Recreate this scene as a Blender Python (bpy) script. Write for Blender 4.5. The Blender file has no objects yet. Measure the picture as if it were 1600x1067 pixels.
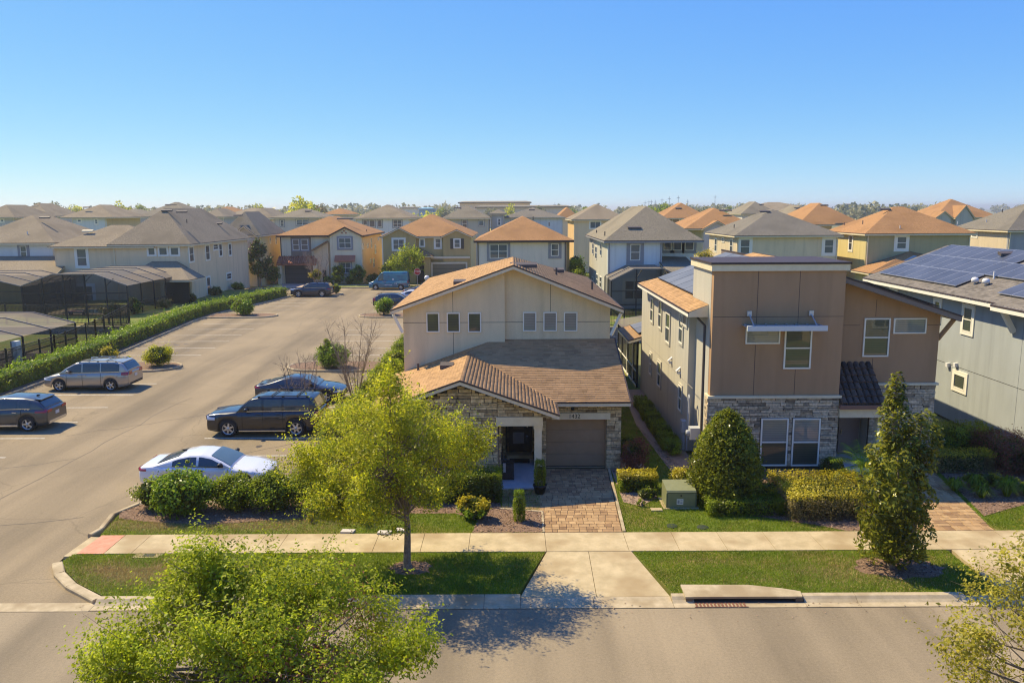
import bpy, bmesh, math, random
import numpy as np
from math import sin, cos, pi, atan, radians, sqrt
from mathutils import Vector, Matrix
S = bpy.context.scene
COL = S.collection
rnd = random.Random(7)
# ------------------------------------------------------------------ camera
CAM_H, CAM_F, CAM_P, CAM_R = 10.6, 1244.0, atan(205/1244), .005
cf = Vector((0, cos(CAM_P), -sin(CAM_P))); cu0 = Vector((0, sin(CAM_P), cos(CAM_P)))
cr = cos(CAM_R)*Vector((1, 0, 0)) - sin(CAM_R)*cu0
cu = cos(CAM_R)*cu0 + sin(CAM_R)*Vector((1, 0, 0))
cd = bpy.data.cameras.new('camera'); cam = bpy.data.objects.new('camera', cd); COL.objects.link(cam)
cd.sensor_width = 36; cd.lens = CAM_F/1600*36; cd.clip_start = .1; cd.clip_end = 12000
cam.matrix_world = Matrix(((cr.x, cu.x, -cf.x, 0), (cr.y, cu.y, -cf.y, 0), (cr.z, cu.z, -cf.z, CAM_H), (0, 0, 0, 1)))
S.camera = cam
# ------------------------------------------------------------------ sky, sun, exposure
SUN_TRAVEL = Vector((.70, -.45, -1.0)).normalized()
W = bpy.data.worlds.new('World'); S.world = W; W.use_nodes = True
nt = W.node_tree; nt.nodes.clear()
sky = nt.nodes.new('ShaderNodeTexSky'); sky.sky_type = 'NISHITA'; sky.sun_disc = False
sky.sun_elevation = math.asin(-SUN_TRAVEL.z); sky.sun_rotation = math.atan2(-SUN_TRAVEL.x, -SUN_TRAVEL.y)
sky.air_density = .7; sky.dust_density = 0; sky.ozone_density = 6; sky.altitude = 1000
bg = nt.nodes.new('ShaderNodeBackground'); bg.inputs[1].default_value = .070
wo = nt.nodes.new('ShaderNodeOutputWorld')
sp = nt.nodes.new('ShaderNodeSeparateColor'); cb = nt.nodes.new('ShaderNodeCombineColor'); nt.links.new(sky.outputs[0], sp.inputs[0])
for k, (g, c) in enumerate(((.92, .83), (.62, 1.56), (.05, 5.4))):      # a deep blue sky graded like the photograph's, the same all round
    pw = nt.nodes.new('ShaderNodeMath'); pw.operation = 'POWER'; pw.inputs[1].default_value = g; nt.links.new(sp.outputs[k], pw.inputs[0])
    ml = nt.nodes.new('ShaderNodeMath'); ml.operation = 'MULTIPLY'; ml.inputs[1].default_value = c; nt.links.new(pw.outputs[0], ml.inputs[0]); nt.links.new(ml.outputs[0], cb.inputs[k])
nt.links.new(cb.outputs[0], bg.inputs[0]); nt.links.new(bg.outputs[0], wo.inputs[0])
sl = bpy.data.lights.new('sun', 'SUN'); sl.energy = 2.95; sl.angle = radians(.5); sl.color = (1, .85, .56)
so = bpy.data.objects.new('sun', sl); COL.objects.link(so); so.location = (-40, 40, 60)
so.rotation_euler = SUN_TRAVEL.to_track_quat('-Z', 'Y').to_euler()
S.view_settings.view_transform = 'Standard'; S.view_settings.look = 'None'
S.view_settings.exposure = 1.26; S.view_settings.gamma = 1
S.render.engine = 'CYCLES'; S.cycles.max_bounces = 8; S.cycles.diffuse_bounces = 5; S.cycles.transmission_bounces = 6
S.cycles.transparent_max_bounces = 16; S.cycles.caustics_reflective = False; S.cycles.caustics_refractive = False
S.cycles.use_denoising = True; S.cycles.denoising_prefilter = 'ACCURATE'; S.cycles.filter_width = 1.15

# a pixel of the surveyed photograph turned into a place on a real plane of the site
def ray(px, py): return cf + (px-800)/CAM_F*cr - (py-533.5)/CAM_F*cu
def G(px, py, z=0.):
    d = ray(px, py); t = (z-CAM_H)/d.z; return (d.x*t, d.y*t)
def V(px, py, Y):
    d = ray(px, py); t = Y/d.y; return (d.x*t, CAM_H+d.z*t)
def XV(px, py, X):
    d = ray(px, py); t = X/d.x; return (d.y*t, CAM_H+d.z*t)

# ------------------------------------------------------------------ materials
MATS = {}
def lin(c):
    if isinstance(c, (int, float)): return (c, c, c, 1)
    return (c[0], c[1], c[2], 1)
def mat(name, c1, c2=None, scale=8., rough=.8, bump=0., bscale=80., metal=0., spec=.4, coat=0., c3=None, big=.6, stretch=None, island=0, objrand=0, transl=0., detail=4, contrast=(.35, .65)):
    """principled with two-tone noise in world space, optional per-piece variation and fine bump"""
    if name in MATS: return MATS[name]
    m = bpy.data.materials.new(name); m.use_nodes = True; MATS[name] = m
    t = m.node_tree; N, L = t.nodes, t.links
    b = N['Principled BSDF']; b.inputs['Roughness'].default_value = rough; b.inputs['Metallic'].default_value = metal
    b.inputs['Specular IOR Level'].default_value = spec
    b.inputs['Coat Weight'].default_value = coat; b.inputs['Coat Roughness'].default_value = .04
    geo = N.new('ShaderNodeNewGeometry'); vec = geo.outputs['Position']
    if stretch:
        mp = N.new('ShaderNodeMapping'); mp.inputs['Scale'].default_value = stretch
        L.new(vec, mp.inputs[0]); svec = mp.outputs[0]
    else: svec = vec
    out = None
    if c2 is None: b.inputs['Base Color'].default_value = lin(c1)
    else:
        if island or objrand:
            if island: fac = geo.outputs['Random Per Island']
            else:
                oi = N.new('ShaderNodeObjectInfo'); fac = oi.outputs['Random']
            cr_ = N.new('ShaderNodeValToRGB'); cols = [c1, c2] + ([c3] if c3 is not None else [])
            cr_.color_ramp.elements[0].color = lin(cols[0]); cr_.color_ramp.elements[1].color = lin(cols[-1])
            if len(cols) == 3:
                e = cr_.color_ramp.elements.new(.5); e.color = lin(cols[1])
            L.new(fac, cr_.inputs[0]); out = cr_.outputs[0]
            nz = N.new('ShaderNodeTexNoise'); nz.inputs['Scale'].default_value = scale; nz.inputs['Detail'].default_value = detail
            L.new(svec, nz.inputs['Vector'])
            mr = N.new('ShaderNodeMapRange'); mr.inputs[1].default_value = .3; mr.inputs[2].default_value = .7
            mr.inputs[3].default_value = 1-big*.5; mr.inputs[4].default_value = 1+big*.5; L.new(nz.outputs[0], mr.inputs[0])
            vm = N.new('ShaderNodeVectorMath'); vm.operation = 'SCALE'
            L.new(out, vm.inputs[0]); L.new(mr.outputs[0], vm.inputs['Scale']); out = vm.outputs[0]
        else:
            nz = N.new('ShaderNodeTexNoise'); nz.inputs['Scale'].default_value = scale; nz.inputs['Detail'].default_value = detail
            nz.inputs['Roughness'].default_value = .65; L.new(svec, nz.inputs['Vector'])
            cr_ = N.new('ShaderNodeValToRGB'); cr_.color_ramp.elements[0].position = contrast[0]; cr_.color_ramp.elements[1].position = contrast[1]
            cr_.color_ramp.elements[0].color = lin(c1); cr_.color_ramp.elements[1].color = lin(c2); L.new(nz.outputs[0], cr_.inputs[0])
            out = cr_.outputs[0]
            if c3 is not None:
                n2 = N.new('ShaderNodeTexNoise'); n2.inputs['Scale'].default_value = big; n2.inputs['Detail'].default_value = 3
                L.new(svec, n2.inputs['Vector'])
                r2 = N.new('ShaderNodeValToRGB'); r2.color_ramp.elements[0].position = .48; r2.color_ramp.elements[1].position = .66
                mx = N.new('ShaderNodeMixRGB'); L.new(n2.outputs[0], r2.inputs[0]); L.new(r2.outputs[0], mx.inputs[0])
                L.new(out, mx.inputs[1]); mx.inputs[2].default_value = lin(c3); out = mx.outputs[0]
        L.new(out, b.inputs['Base Color'])
    if bump:
        nb = N.new('ShaderNodeTexNoise'); nb.inputs['Scale'].default_value = bscale; nb.inputs['Detail'].default_value = 3
        L.new(vec, nb.inputs['Vector']); bp = N.new('ShaderNodeBump'); bp.inputs['Strength'].default_value = bump; bp.inputs['Distance'].default_value = .02
        L.new(nb.outputs[0], bp.inputs['Height']); L.new(bp.outputs[0], b.inputs['Normal'])
    if transl:
        tr = N.new('ShaderNodeBsdfTranslucent'); ms = N.new('ShaderNodeMixShader'); ms.inputs[0].default_value = transl
        if out is not None: L.new(out, tr.inputs[0])
        else: tr.inputs[0].default_value = lin(c1)
        L.new(b.outputs[0], ms.inputs[1]); L.new(tr.outputs[0], ms.inputs[2]); L.new(ms.outputs[0], N['Material Output'].inputs[0])
    return m
def screen_mat(name, col, alpha):
    if name in MATS: return MATS[name]
    m = bpy.data.materials.new(name); m.use_nodes = True; MATS[name] = m
    N, L = m.node_tree.nodes, m.node_tree.links; b = N['Principled BSDF']
    b.inputs['Base Color'].default_value = lin(col); b.inputs['Roughness'].default_value = .9; b.inputs['Specular IOR Level'].default_value = .1
    tr = N.new('ShaderNodeBsdfTransparent'); ms = N.new('ShaderNodeMixShader'); ms.inputs[0].default_value = alpha
    L.new(tr.outputs[0], ms.inputs[1]); L.new(b.outputs[0], ms.inputs[2]); L.new(ms.outputs[0], N['Material Output'].inputs[0])
    return m
def glass_mat(name, col, blinds=0., col2=None):
    """window pane: dim room or blinds behind a glossy sheet"""
    if name in MATS: return MATS[name]
    m = bpy.data.materials.new(name); m.use_nodes = True; MATS[name] = m
    N, L = m.node_tree.nodes, m.node_tree.links; b = N['Principled BSDF']
    b.inputs['Roughness'].default_value = .35; b.inputs['Specular IOR Level'].default_value = .5
    b.inputs['Coat Weight'].default_value = 1; b.inputs['Coat Roughness'].default_value = .015; b.inputs['Coat IOR'].default_value = 1.6
    geo = N.new('ShaderNodeNewGeometry')
    nz = N.new('ShaderNodeTexNoise'); nz.inputs['Scale'].default_value = 1.3; L.new(geo.outputs['Position'], nz.inputs['Vector'])
    mx = N.new('ShaderNodeMixRGB'); mx.inputs[1].default_value = lin(col); mx.inputs[2].default_value = lin(col2 or tuple(c*1.6 for c in col)); L.new(nz.outputs[0], mx.inputs[0])
    out = mx.outputs[0]
    if blinds:
        wv = N.new('ShaderNodeTexWave'); wv.bands_direction = 'Z'; wv.inputs['Scale'].default_value = 4.2; wv.inputs['Distortion'].default_value = 0
        L.new(geo.outputs['Position'], wv.inputs['Vector'])
        m2 = N.new('ShaderNodeMixRGB'); m2.blend_type = 'MULTIPLY'; m2.inputs[0].default_value = blinds
        L.new(out, m2.inputs[1]); L.new(wv.outputs[0], m2.inputs[2]); out = m2.outputs[0]
    L.new(out, b.inputs['Base Color'])
    return m

# ------------------------------------------------------------------ objects
WLOC = {}
def tagp(o, label=None, cat=None, group=None, kind=None):
    if label: o['label'] = label
    if cat: o['category'] = cat
    if group: o['group'] = group
    if kind: o['kind'] = kind
    return o
def thing(name, label, cat, loc=(0, 0, 0), group=None):
    o = bpy.data.objects.new(name, None); o.empty_display_size = .3; COL.objects.link(o); o.location = loc
    WLOC[o.name] = Vector(loc); return tagp(o, label, cat, group)
def link(name, me, parent=None, loc=None):
    o = bpy.data.objects.new(name, me); COL.objects.link(o)
    if parent is not None:
        o.parent = parent; WLOC[o.name] = WLOC.get(parent.name, Vector((0, 0, 0)))
        if loc is not None: o.location = Vector(loc)-WLOC[parent.name]
    else:
        if loc is not None: o.location = loc
        WLOC[o.name] = Vector(loc if loc is not None else (0, 0, 0))
    return o
def piece(name, me, parent, loc, scale=(1, 1, 1), rotz=0):
    o = bpy.data.objects.new(name, me); COL.objects.link(o); o.parent = parent
    o.location = Vector(loc)-WLOC[parent.name]; o.scale = scale; o.rotation_euler = (0, 0, rotz); return o
def copy_tree(o, parent=None):
    c = o.copy(); COL.objects.link(c)
    if parent is not None: c.parent = parent
    WLOC[c.name] = WLOC.get(o.name, Vector((0, 0, 0)))
    for ch in list(o.children): copy_tree(ch, c)
    return c
class MB:
    """collects polygons, then links them as ONE mesh object (world coordinates, re-based on the parent's place)"""
    def __init__(s): s.v = []; s.f = []; s.mi = []; s.sm = []
    def face(s, pts, mi=0, sm=False):
        n = len(s.v); s.v += [tuple(p) for p in pts]; s.f.append(list(range(n, n+len(pts)))); s.mi.append(mi); s.sm.append(sm)
    def grid(s, rows, mi=0, sm=True, close=False):
        n = len(s.v); w = len(rows[0])
        for r in rows: s.v += [tuple(p) for p in r]
        for i in range(len(rows)-1):
            for j in range(w if close else w-1):
                k = (j+1) % w
                s.f.append([n+i*w+j, n+i*w+k, n+(i+1)*w+k, n+(i+1)*w+j]); s.mi.append(mi); s.sm.append(sm)
    def box(s, x0, x1, y0, y1, z0, z1, mi=0):
        n = len(s.v); s.v += [(x, y, z) for z in (z0, z1) for x, y in ((x0, y0), (x1, y0), (x1, y1), (x0, y1))]
        for q in ((3, 2, 1, 0), (4, 5, 6, 7), (0, 1, 5, 4), (1, 2, 6, 5), (2, 3, 7, 6), (3, 0, 4, 7)):
            s.f.append([n+i for i in q]); s.mi.append(mi); s.sm.append(False)
    def prism(s, pts, d, mi=0):
        """polygon pts (3d) extruded by vector d"""
        d = Vector(d); a = [Vector(p) for p in pts]; b = [p+d for p in a]
        nrm = Vector((0, 0, 0))
        for i in range(len(a)): nrm += a[i].cross(a[(i+1) % len(a)])
        if nrm.dot(d) > 0: a, b = b, a
        # a now faces away along its normal
        s.face(a, mi); s.face(b[::-1], mi)
        for i in range(len(a)):
            j = (i+1) % len(a); s.face([a[j], a[i], b[i], b[j]], mi)
    def tube(s, p, q, r0, r1=None, n=8, mi=0, caps=True, sm=True):
        p = Vector(p); q = Vector(q); r1 = r0 if r1 is None else r1
        d = (q-p); 
        if d.length < 1e-6: return
        d.normalize(); a = d.orthogonal().normalized(); b = d.cross(a)
        A = [p+r0*(cos(2*pi*i/n)*a+sin(2*pi*i/n)*b) for i in range(n)]; B = [q+r1*(cos(2*pi*i/n)*a+sin(2*pi*i/n)*b) for i in range(n)]
        s.grid([A, B], mi, sm, True)
        if caps: s.face(A[::-1], mi); s.face(B, mi)
    def path(s, pts, r, n=6, mi=0, rad=None):
        for i in range(len(pts)-1):
            s.tube(pts[i], pts[i+1], rad[i] if rad else r, rad[i+1] if rad else r, n, mi)
    def bar(s, p, q, w, h, mi=0):
        """rectangular bar between two points, w across horizontally, h in the other direction"""
        p = Vector(p); q = Vector(q); d = (q-p).normalized(); up = Vector((0, 0, 1)) if abs(d.z) < .95 else Vector((0, 1, 0))
        a = d.cross(up).normalized()*w/2; b = a.cross(d).normalized()*h/2
        A = [p-a-b, p+a-b, p+a+b, p-a+b]; B = [v+(q-p) for v in A]
        s.face(A[::-1] if True else A, mi); s.face(B, mi)
        for i in range(4): s.face([A[i], A[(i+1) % 4], B[(i+1) % 4], B[i]], mi)
    def lathe(s, c, prof, n=12, mi=0, sm=True):
        s.grid([[(c[0]+r*cos(2*pi*i/n), c[1]+r*sin(2*pi*i/n), c[2]+z) for i in range(n)] for r, z in prof], mi, sm, True)
    def wbox(s, w, u0, u1, z0, z1, d0, d1, mi=0):
        """box on a wall frame w=(origin,u,n): u along the wall, z up, d outward"""
        o, u, n = w
        pts = [o+u*u0+n*d0, o+u*u1+n*d0, o+u*u1+n*d1, o+u*u0+n*d1]
        k = len(s.v); s.v += [(p.x, p.y, z) for z in (z0, z1) for p in pts]
        for q in ((3, 2, 1, 0), (4, 5, 6, 7), (0, 1, 5, 4), (1, 2, 6, 5), (2, 3, 7, 6), (3, 0, 4, 7)):
            s.f.append([k+i for i in q]); s.mi.append(mi); s.sm.append(False)
    def mesh(s, name, mats, off=Vector((0, 0, 0)), fix=True):
        me = bpy.data.meshes.new(name)
        me.from_pydata([(v[0]-off.x, v[1]-off.y, v[2]-off.z) for v in s.v], [], s.f)
        for m in (mats if isinstance(mats, (list, tuple)) else [mats]): me.materials.append(m)
        me.polygons.foreach_set('material_index', s.mi); me.polygons.foreach_set('use_smooth', s.sm)
        if fix:
            bm = bmesh.new(); bm.from_mesh(me); bmesh.ops.recalc_face_normals(bm, faces=bm.faces); bm.to_mesh(me); bm.free()
        me.update(); return me
    def build(s, name, mats, parent=None, kind=None, label=None, fix=True, weld=False, loc=None):
        off = WLOC[parent.name] if parent is not None else (Vector(loc) if loc is not None else Vector((0, 0, 0)))
        me = s.mesh(name, mats, off, fix and not weld)
        if weld:
            bm = bmesh.new(); bm.from_mesh(me); bmesh.ops.remove_doubles(bm, verts=bm.verts, dist=1e-4)
            bmesh.ops.recalc_face_normals(bm, faces=bm.faces); bm.to_mesh(me); bm.free()
        o = link(name, me, parent, None if parent is not None else loc)
        tagp(o, label, None, None, kind); return o
def np_mesh(name, verts, faces, mats, smooth=False):
    me = bpy.data.meshes.new(name); nv, nf, k = len(verts), len(faces), faces.shape[1]
    me.vertices.add(nv); me.vertices.foreach_set('co', np.ascontiguousarray(verts, dtype=np.float32).ravel())
    me.loops.add(nf*k); me.loops.foreach_set('vertex_index', np.ascontiguousarray(faces, dtype=np.int32).ravel())
    me.polygons.add(nf); me.polygons.foreach_set('loop_start', np.arange(0, nf*k, k, dtype=np.int32))
    try: me.polygons.foreach_set('loop_total', np.full(nf, k, dtype=np.int32))
    except Exception: pass
    for m in (mats if isinstance(mats, (list, tuple)) else [mats]): me.materials.append(m)
    me.update(calc_edges=True); me.validate(); return me
def unit_stone(name, m, seed, bev=.06, jit=.05):
    """chamfered, slightly uneven block, 1 x 1 x 1, its back on y=+.5"""
    r = random.Random(seed); b = MB()
    def c(x, y, z): return (x+r.uniform(-jit, jit)*.5, y, z+r.uniform(-jit, jit))
    back = [c(-.5, .5, -.5), c(.5, .5, -.5), c(.5, .5, .5), c(-.5, .5, .5)]
    front = [(p[0]*(1-bev), -.5+r.uniform(0, .25), p[2]*(1-2.2*bev)) for p in back]
    mid = [(p[0], -.2, p[2]) for p in back]
    b.grid([back, mid, front], 0, False, True); b.face(front)
    return b.mesh(name, m)
def text_obj(name, txt, size, m, parent, loc, rot, depth=.006):
    cu_ = bpy.data.curves.new(name, 'FONT'); cu_.body = txt; cu_.size = size; cu_.extrude = depth; cu_.align_x = 'CENTER'; cu_.align_y = 'CENTER'
    cu_.materials.append(m); t = bpy.data.objects.new(name, cu_); COL.objects.link(t); dg = bpy.context.evaluated_depsgraph_get()
    me = bpy.data.meshes.new_from_object(t.evaluated_get(dg)); bpy.data.objects.remove(t); bpy.data.curves.remove(cu_)
    if not me.materials: me.materials.append(m)
    o = bpy.data.objects.new(name, me); COL.objects.link(o); o.parent = parent
    o.location = Vector(loc)-WLOC[parent.name]; o.rotation_euler = rot; return o
# ------------------------------------------------------------------ foliage
def leaf_arrays(pts, size, rs, up=.5, out=None, aspect=.5, svar=.45):
    n = len(pts); nr = rs.normal(size=(n, 3)); nr[:, 2] += up*1.5
    if out is not None: nr += out*1.2
    nr /= np.linalg.norm(nr, axis=1)[:, None]+1e-9
    t = rs.normal(size=(n, 3)); t -= nr*np.sum(t*nr, axis=1)[:, None]; t /= np.linalg.norm(t, axis=1)[:, None]+1e-9
    b = np.cross(nr, t); s = (size*(1+rs.uniform(-svar, svar, n)))[:, None]
    fold = nr*s*.18
    v = np.stack([pts-t*s*.5, pts+b*s*aspect*.5+fold, pts+t*s*.5, pts-b*s*aspect*.5+fold], axis=1).reshape(-1, 3)
    f = np.arange(4*n, dtype=np.int32).reshape(n, 4); return v, f
def in_ball(rs, n, shell=.0):
    d = rs.normal(size=(n, 3)); d /= np.linalg.norm(d, axis=1)[:, None]
    r = (shell**3+(1-shell**3)*rs.uniform(0, 1, n))**(1/3.); return d*r[:, None]
# ================================================================== the setting
m_ground = mat('field_grass', (.14, .15, .045), (.22, .20, .065), .02, .95, c3=(.20, .16, .055), big=.004)
m_yfield = mat('dry_field', (.36, .27, .05), (.42, .33, .08), .05, .95)
def asphalt_mat(name, a, b, stain):
    m = mat(name, a, b, 55., .85, .35, 160., contrast=(.3, .7)); t = m.node_tree; N, L = t.nodes, t.links; bs = N['Principled BSDF']
    src = bs.inputs['Base Color'].links[0].from_socket; geo = N.new('ShaderNodeNewGeometry')
    for sc, lo, hi, s0, s1 in (((.5, .035, 1), .42, .70, 1., .60), ((.22, .2, .2), .38, .68, 1.07, .86), ((2.6, 1.6, 1), .60, .82, 1., .9), ((14, 14, 14), .3, .7, .9, 1.1)):
        mp = N.new('ShaderNodeMapping'); mp.inputs['Scale'].default_value = sc; L.new(geo.outputs['Position'], mp.inputs[0])
        if name == 'street_asphalt' and sc[0] == .55: mp.inputs['Scale'].default_value = (.05, .5, 1)
        nz = N.new('ShaderNodeTexNoise'); nz.inputs['Scale'].default_value = 1; nz.inputs['Detail'].default_value = 5; L.new(mp.outputs[0], nz.inputs['Vector'])
        mr = N.new('ShaderNodeMapRange'); mr.inputs[1].default_value = lo; mr.inputs[2].default_value = hi; mr.inputs[3].default_value = s0; mr.inputs[4].default_value = s1
        L.new(nz.outputs[0], mr.inputs[0]); vm = N.new('ShaderNodeVectorMath'); vm.operation = 'SCALE'; L.new(src, vm.inputs[0]); L.new(mr.outputs[0], vm.inputs['Scale']); src = vm.outputs[0]
    if stain:   # hairline cracks
        vo = N.new('ShaderNodeTexVoronoi'); vo.feature = 'DISTANCE_TO_EDGE'; vo.inputs['Scale'].default_value = .16
        n3 = N.new('ShaderNodeTexNoise'); n3.inputs['Scale'].default_value = .9; n3.inputs['Detail'].default_value = 5; L.new(geo.outputs['Position'], n3.inputs['Vector'])
        va = N.new('ShaderNodeMixRGB'); va.blend_type = 'ADD'; va.inputs[0].default_value = .8; L.new(geo.outputs['Position'], va.inputs[1]); L.new(n3.outputs['Color'], va.inputs[2]); L.new(va.outputs[0], vo.inputs['Vector'])
        lt = N.new('ShaderNodeMapRange'); lt.inputs[1].default_value = .002; lt.inputs[2].default_value = .006; lt.inputs[3].default_value = .84; lt.inputs[4].default_value = 1.; L.new(vo.outputs['Distance'], lt.inputs[0])
        vm = N.new('ShaderNodeVectorMath'); vm.operation = 'SCALE'; L.new(src, vm.inputs[0]); L.new(lt.outputs[0], vm.inputs['Scale']); src = vm.outputs[0]
    L.new(src, bs.inputs['Base Color']); return m
m_lot = asphalt_mat('lot_asphalt', (.223, .168, .092), (.327, .248, .138), True)
m_street = asphalt_mat('street_asphalt', (.235, .182, .108), (.365, .288, .172), False)
m_conc = mat('concrete', (.415, .325, .17), (.55, .435, .24), 2.2, .85, .25, 60., c3=(.36, .262, .128), big=.7)
m_kerb = mat('kerb_concrete', (.39, .31, .175), (.52, .42, .255), 3., .85, .25, 60., c3=(.32, .24, .128), big=.9)
m_joint = mat('joint_dark', (.10, .085, .065))
m_red = mat('tactile_red', (.52, .22, .12), (.60, .30, .18), 4., .8)
m_paint = mat('line_paint', (.62, .58, .48), (.36, .31, .235), 9., .7, contrast=(.42, .66))
m_mulch = mat('mulch', (.13, .075, .042), (.30, .19, .115), 22., .95, 1.0, 45., contrast=(.3, .7))
m_sand = mat('pale_mulch', (.24, .16, .10), (.42, .30, .20), 20., .95, .8, 45.)
m_lawn = mat('lawn_soil', (.10, .14, .010), (.16, .19, .018), 9., .95, .5, 60., c3=(.22, .17, .04), big=.55)

def sheet(name, pts, z, m, kind='structure', thick=0., parent=None):
    b = MB()
    if thick: b.prism([(x, y, z-thick) for x, y in pts], (0, 0, thick))
    else: b.face([(x, y, z) for x, y in pts])
    return b.build(name, m, parent, kind)
sheet('ground', [(-7000, -200), (7000, -200), (7000, 9000), (-7000, 9000)], -.05, m_ground)
sheet('street', [(-300, 12.3), (300, 12.3), (300, 20.05), (-300, 20.05)], .0, m_street)
lot_pts = [(-23, 20.42), (-11.5, 20.42), (-12.64, 21.29), (-13.46, 22.1), (-13.95, 22.88), (-14.0, 23.5), (-13.9, 24.5), (-13.85, 25.3), (-14.15, 26.7), (-13.7, 27.75),
           (-8.7, 27.75), (-8.7, 103.2), (-26.5, 103.2), (-27.6, 101), (-28.4, 95.2), (-30.8, 83), (-31, 76.5), (-30.4, 69), (-29.5, 58), (-29.5, 30), (-24, 27)]
sheet('parking_lot', lot_pts, .004, m_lot)
sheet('cross_road', [(-300, 103.2), (300, 103.2), (300, 110.6), (-300, 110.6)], .004, m_lot)
# lawns (each a sheet on its own soil)
sheet('near_verge_lawn', [(-300, -60), (300, -60), (300, 12.0), (-300, 12.0)], .1, m_lawn, thick=.14)
sheet('near_sidewalk', [(-300, 7.6), (300, 7.6), (300, 9.1), (-300, 9.1)], .106, m_conc)
near_lawns = [
    ('verge_lawn', [(-11.3, 20.62), (.12, 20.62), (1.0, 23.38), (-13.7, 23.38), (-13.75, 22.9), (-13.2, 22.15), (-12.45, 21.4)]),
    ('verge_lawn', [(4.42, 20.62), (13.5, 20.62), (13.5, 23.38), (3.72, 23.38)]),
    ('front_lawn', [(-13.6, 24.87), (1.0, 24.87), (1.0, 28.9), (-5, 29.4), (-5, 36), (-8.4, 36), (-8.4, 27.6), (-13.4, 27.6), (-13.85, 26.6)]),
    ('side_lawn', [(3.64, 24.87), (13.3, 24.87), (13.6, 31.2), (7.6, 31.4), (7.6, 64), (4.45, 64), (4.45, 31.5), (3.95, 31.5)]),
    ('far_front_lawn', [(15.95, 24.87), (40, 24.87), (40, 33), (17.3, 33)])]
for n, p in near_lawns: sheet(n, p, .1, m_lawn, thick=.14)
sheet('side_yard_lawn', [(-8.4, 36.2), (-5, 36.2), (-5, 62.9), (-8.4, 62.9)], .1, m_lawn, thick=.14)
sheet('raised_lawn', [(-8.2, 64.2), (60, 64.2), (60, 102), (-8.2, 102)], 1.2, m_lawn, thick=1.25)
sheet('raised_lawn', [(-90, 69.5), (-33.4, 69.5), (-33.4, 82), (-31.2, 96), (-31.0, 101.5), (-90, 101.5)], .75, m_lawn, thick=.8)
sheet('left_yard_lawn', [(-90, 24), (-30.9, 24), (-30.9, 58), (-32, 69.4), (-90, 69.4)], .08, m_lawn, thick=.12)
sheet('far_verge_lawn', [(-300, 110.9), (300, 110.9), (300, 113.2), (-300, 113.2)], .1, m_lawn, thick=.14)
sheet('far_yard_lawn', [(-300, 114.8), (300, 114.8), (300, 180), (-300, 180)], .1, m_lawn, thick=.14)
for k, (x0, x1, y0, y1) in enumerate(((-190, -60, 430, 640), (-75, -35, 330, 700), (-60, 20, 420, 900), (22, 60, 330, 520), (-560, -330, 620, 900))):
    sheet('dry_field', [(x0, y0), (x1, y0), (x1*1.1, y1), (x0*1.1, y1)], -.02, m_yfield)
# kerbs: sections with open joints
def sweep(parent, pts, w=.17, h=.14, z0=0., name='kerb_section', m=None, seg=3.0, close=False):
    P = [Vector((x, y, 0)) for x, y in pts]
    if close: P.append(P[0])
    b = MB(); acc = 0.
    for i in range(len(P)-1):
        p, q = P[i], P[i+1]; L = (q-p).length; n = max(1, round(L/seg))
        for k in range(n):
            a = p.lerp(q, k/n); c = p.lerp(q, (k+1)/n); d = (c-a).normalized(); nn = Vector((-d.y, d.x, 0))
            g = .008 if L > 1.2 else -.012
            a2, c2 = a+d*g, c-d*g
            prof = [(-w/2, z0-.1), (-w/2, z0+h-.03), (-w/2+.03, z0+h), (w/2-.03, z0+h), (w/2, z0+h-.03), (w/2, z0-.1)]
            A = [a2+nn*t+Vector((0, 0, z)) for t, z in prof]; B = [c2+nn*t+Vector((0, 0, z)) for t, z in prof]
            s = MB() if L > 1.2 else b
            s.grid([A, B], 0, False, True); s.face(A[::-1]); s.face(B)
            if L > 1.2: s.build(name, m or m_kerb, parent)
    if b.f: b.build(name, m or m_kerb, parent)
def structure(name, loc=(0, 0, 0)):
    o = bpy.data.objects.new(name, None); COL.objects.link(o); o.location = loc; WLOC[o.name] = Vector(loc); o['kind'] = 'structure'; return o
kerb = structure('kerb')
sweep(kerb, [(-11.45, 20.5), (-12.64, 21.34), (-13.4, 22.1), (-13.85, 22.8)], .3, .12)
sweep(kerb, [(-13.95, 24.9), (-13.85, 25.4), (-14.1, 26.7), (-13.65, 27.75), (-8.6, 27.75)], .18)
sweep(kerb, [(-8.6, 27.85), (-8.6, 103)], .18)
sweep(kerb, [(-29.6, 30), (-29.6, 57), (-30.5, 68.5), (-31.1, 77), (-30.9, 82.8), (-28.5, 95.2), (-27.7, 101), (-26.6, 103.1)], .18)
sweep(kerb, [(-300, 110.75), (-60, 110.75)], .3, seg=40); sweep(kerb, [(-60, 110.75), (20, 110.75)], .3, seg=4); sweep(kerb, [(20, 110.75), (300, 110.75)], .3, seg=40)
gut = structure('gutter')
xs = [-60, -45, -30, -22, -17.6, -11.45, -9.8, -6.8, -3.8, -.8, .2, 2.2, 4.35, 4.95, 7.95, 9.4, 12.4, 15.4, 18.4, 24, 36, 60]
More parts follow.
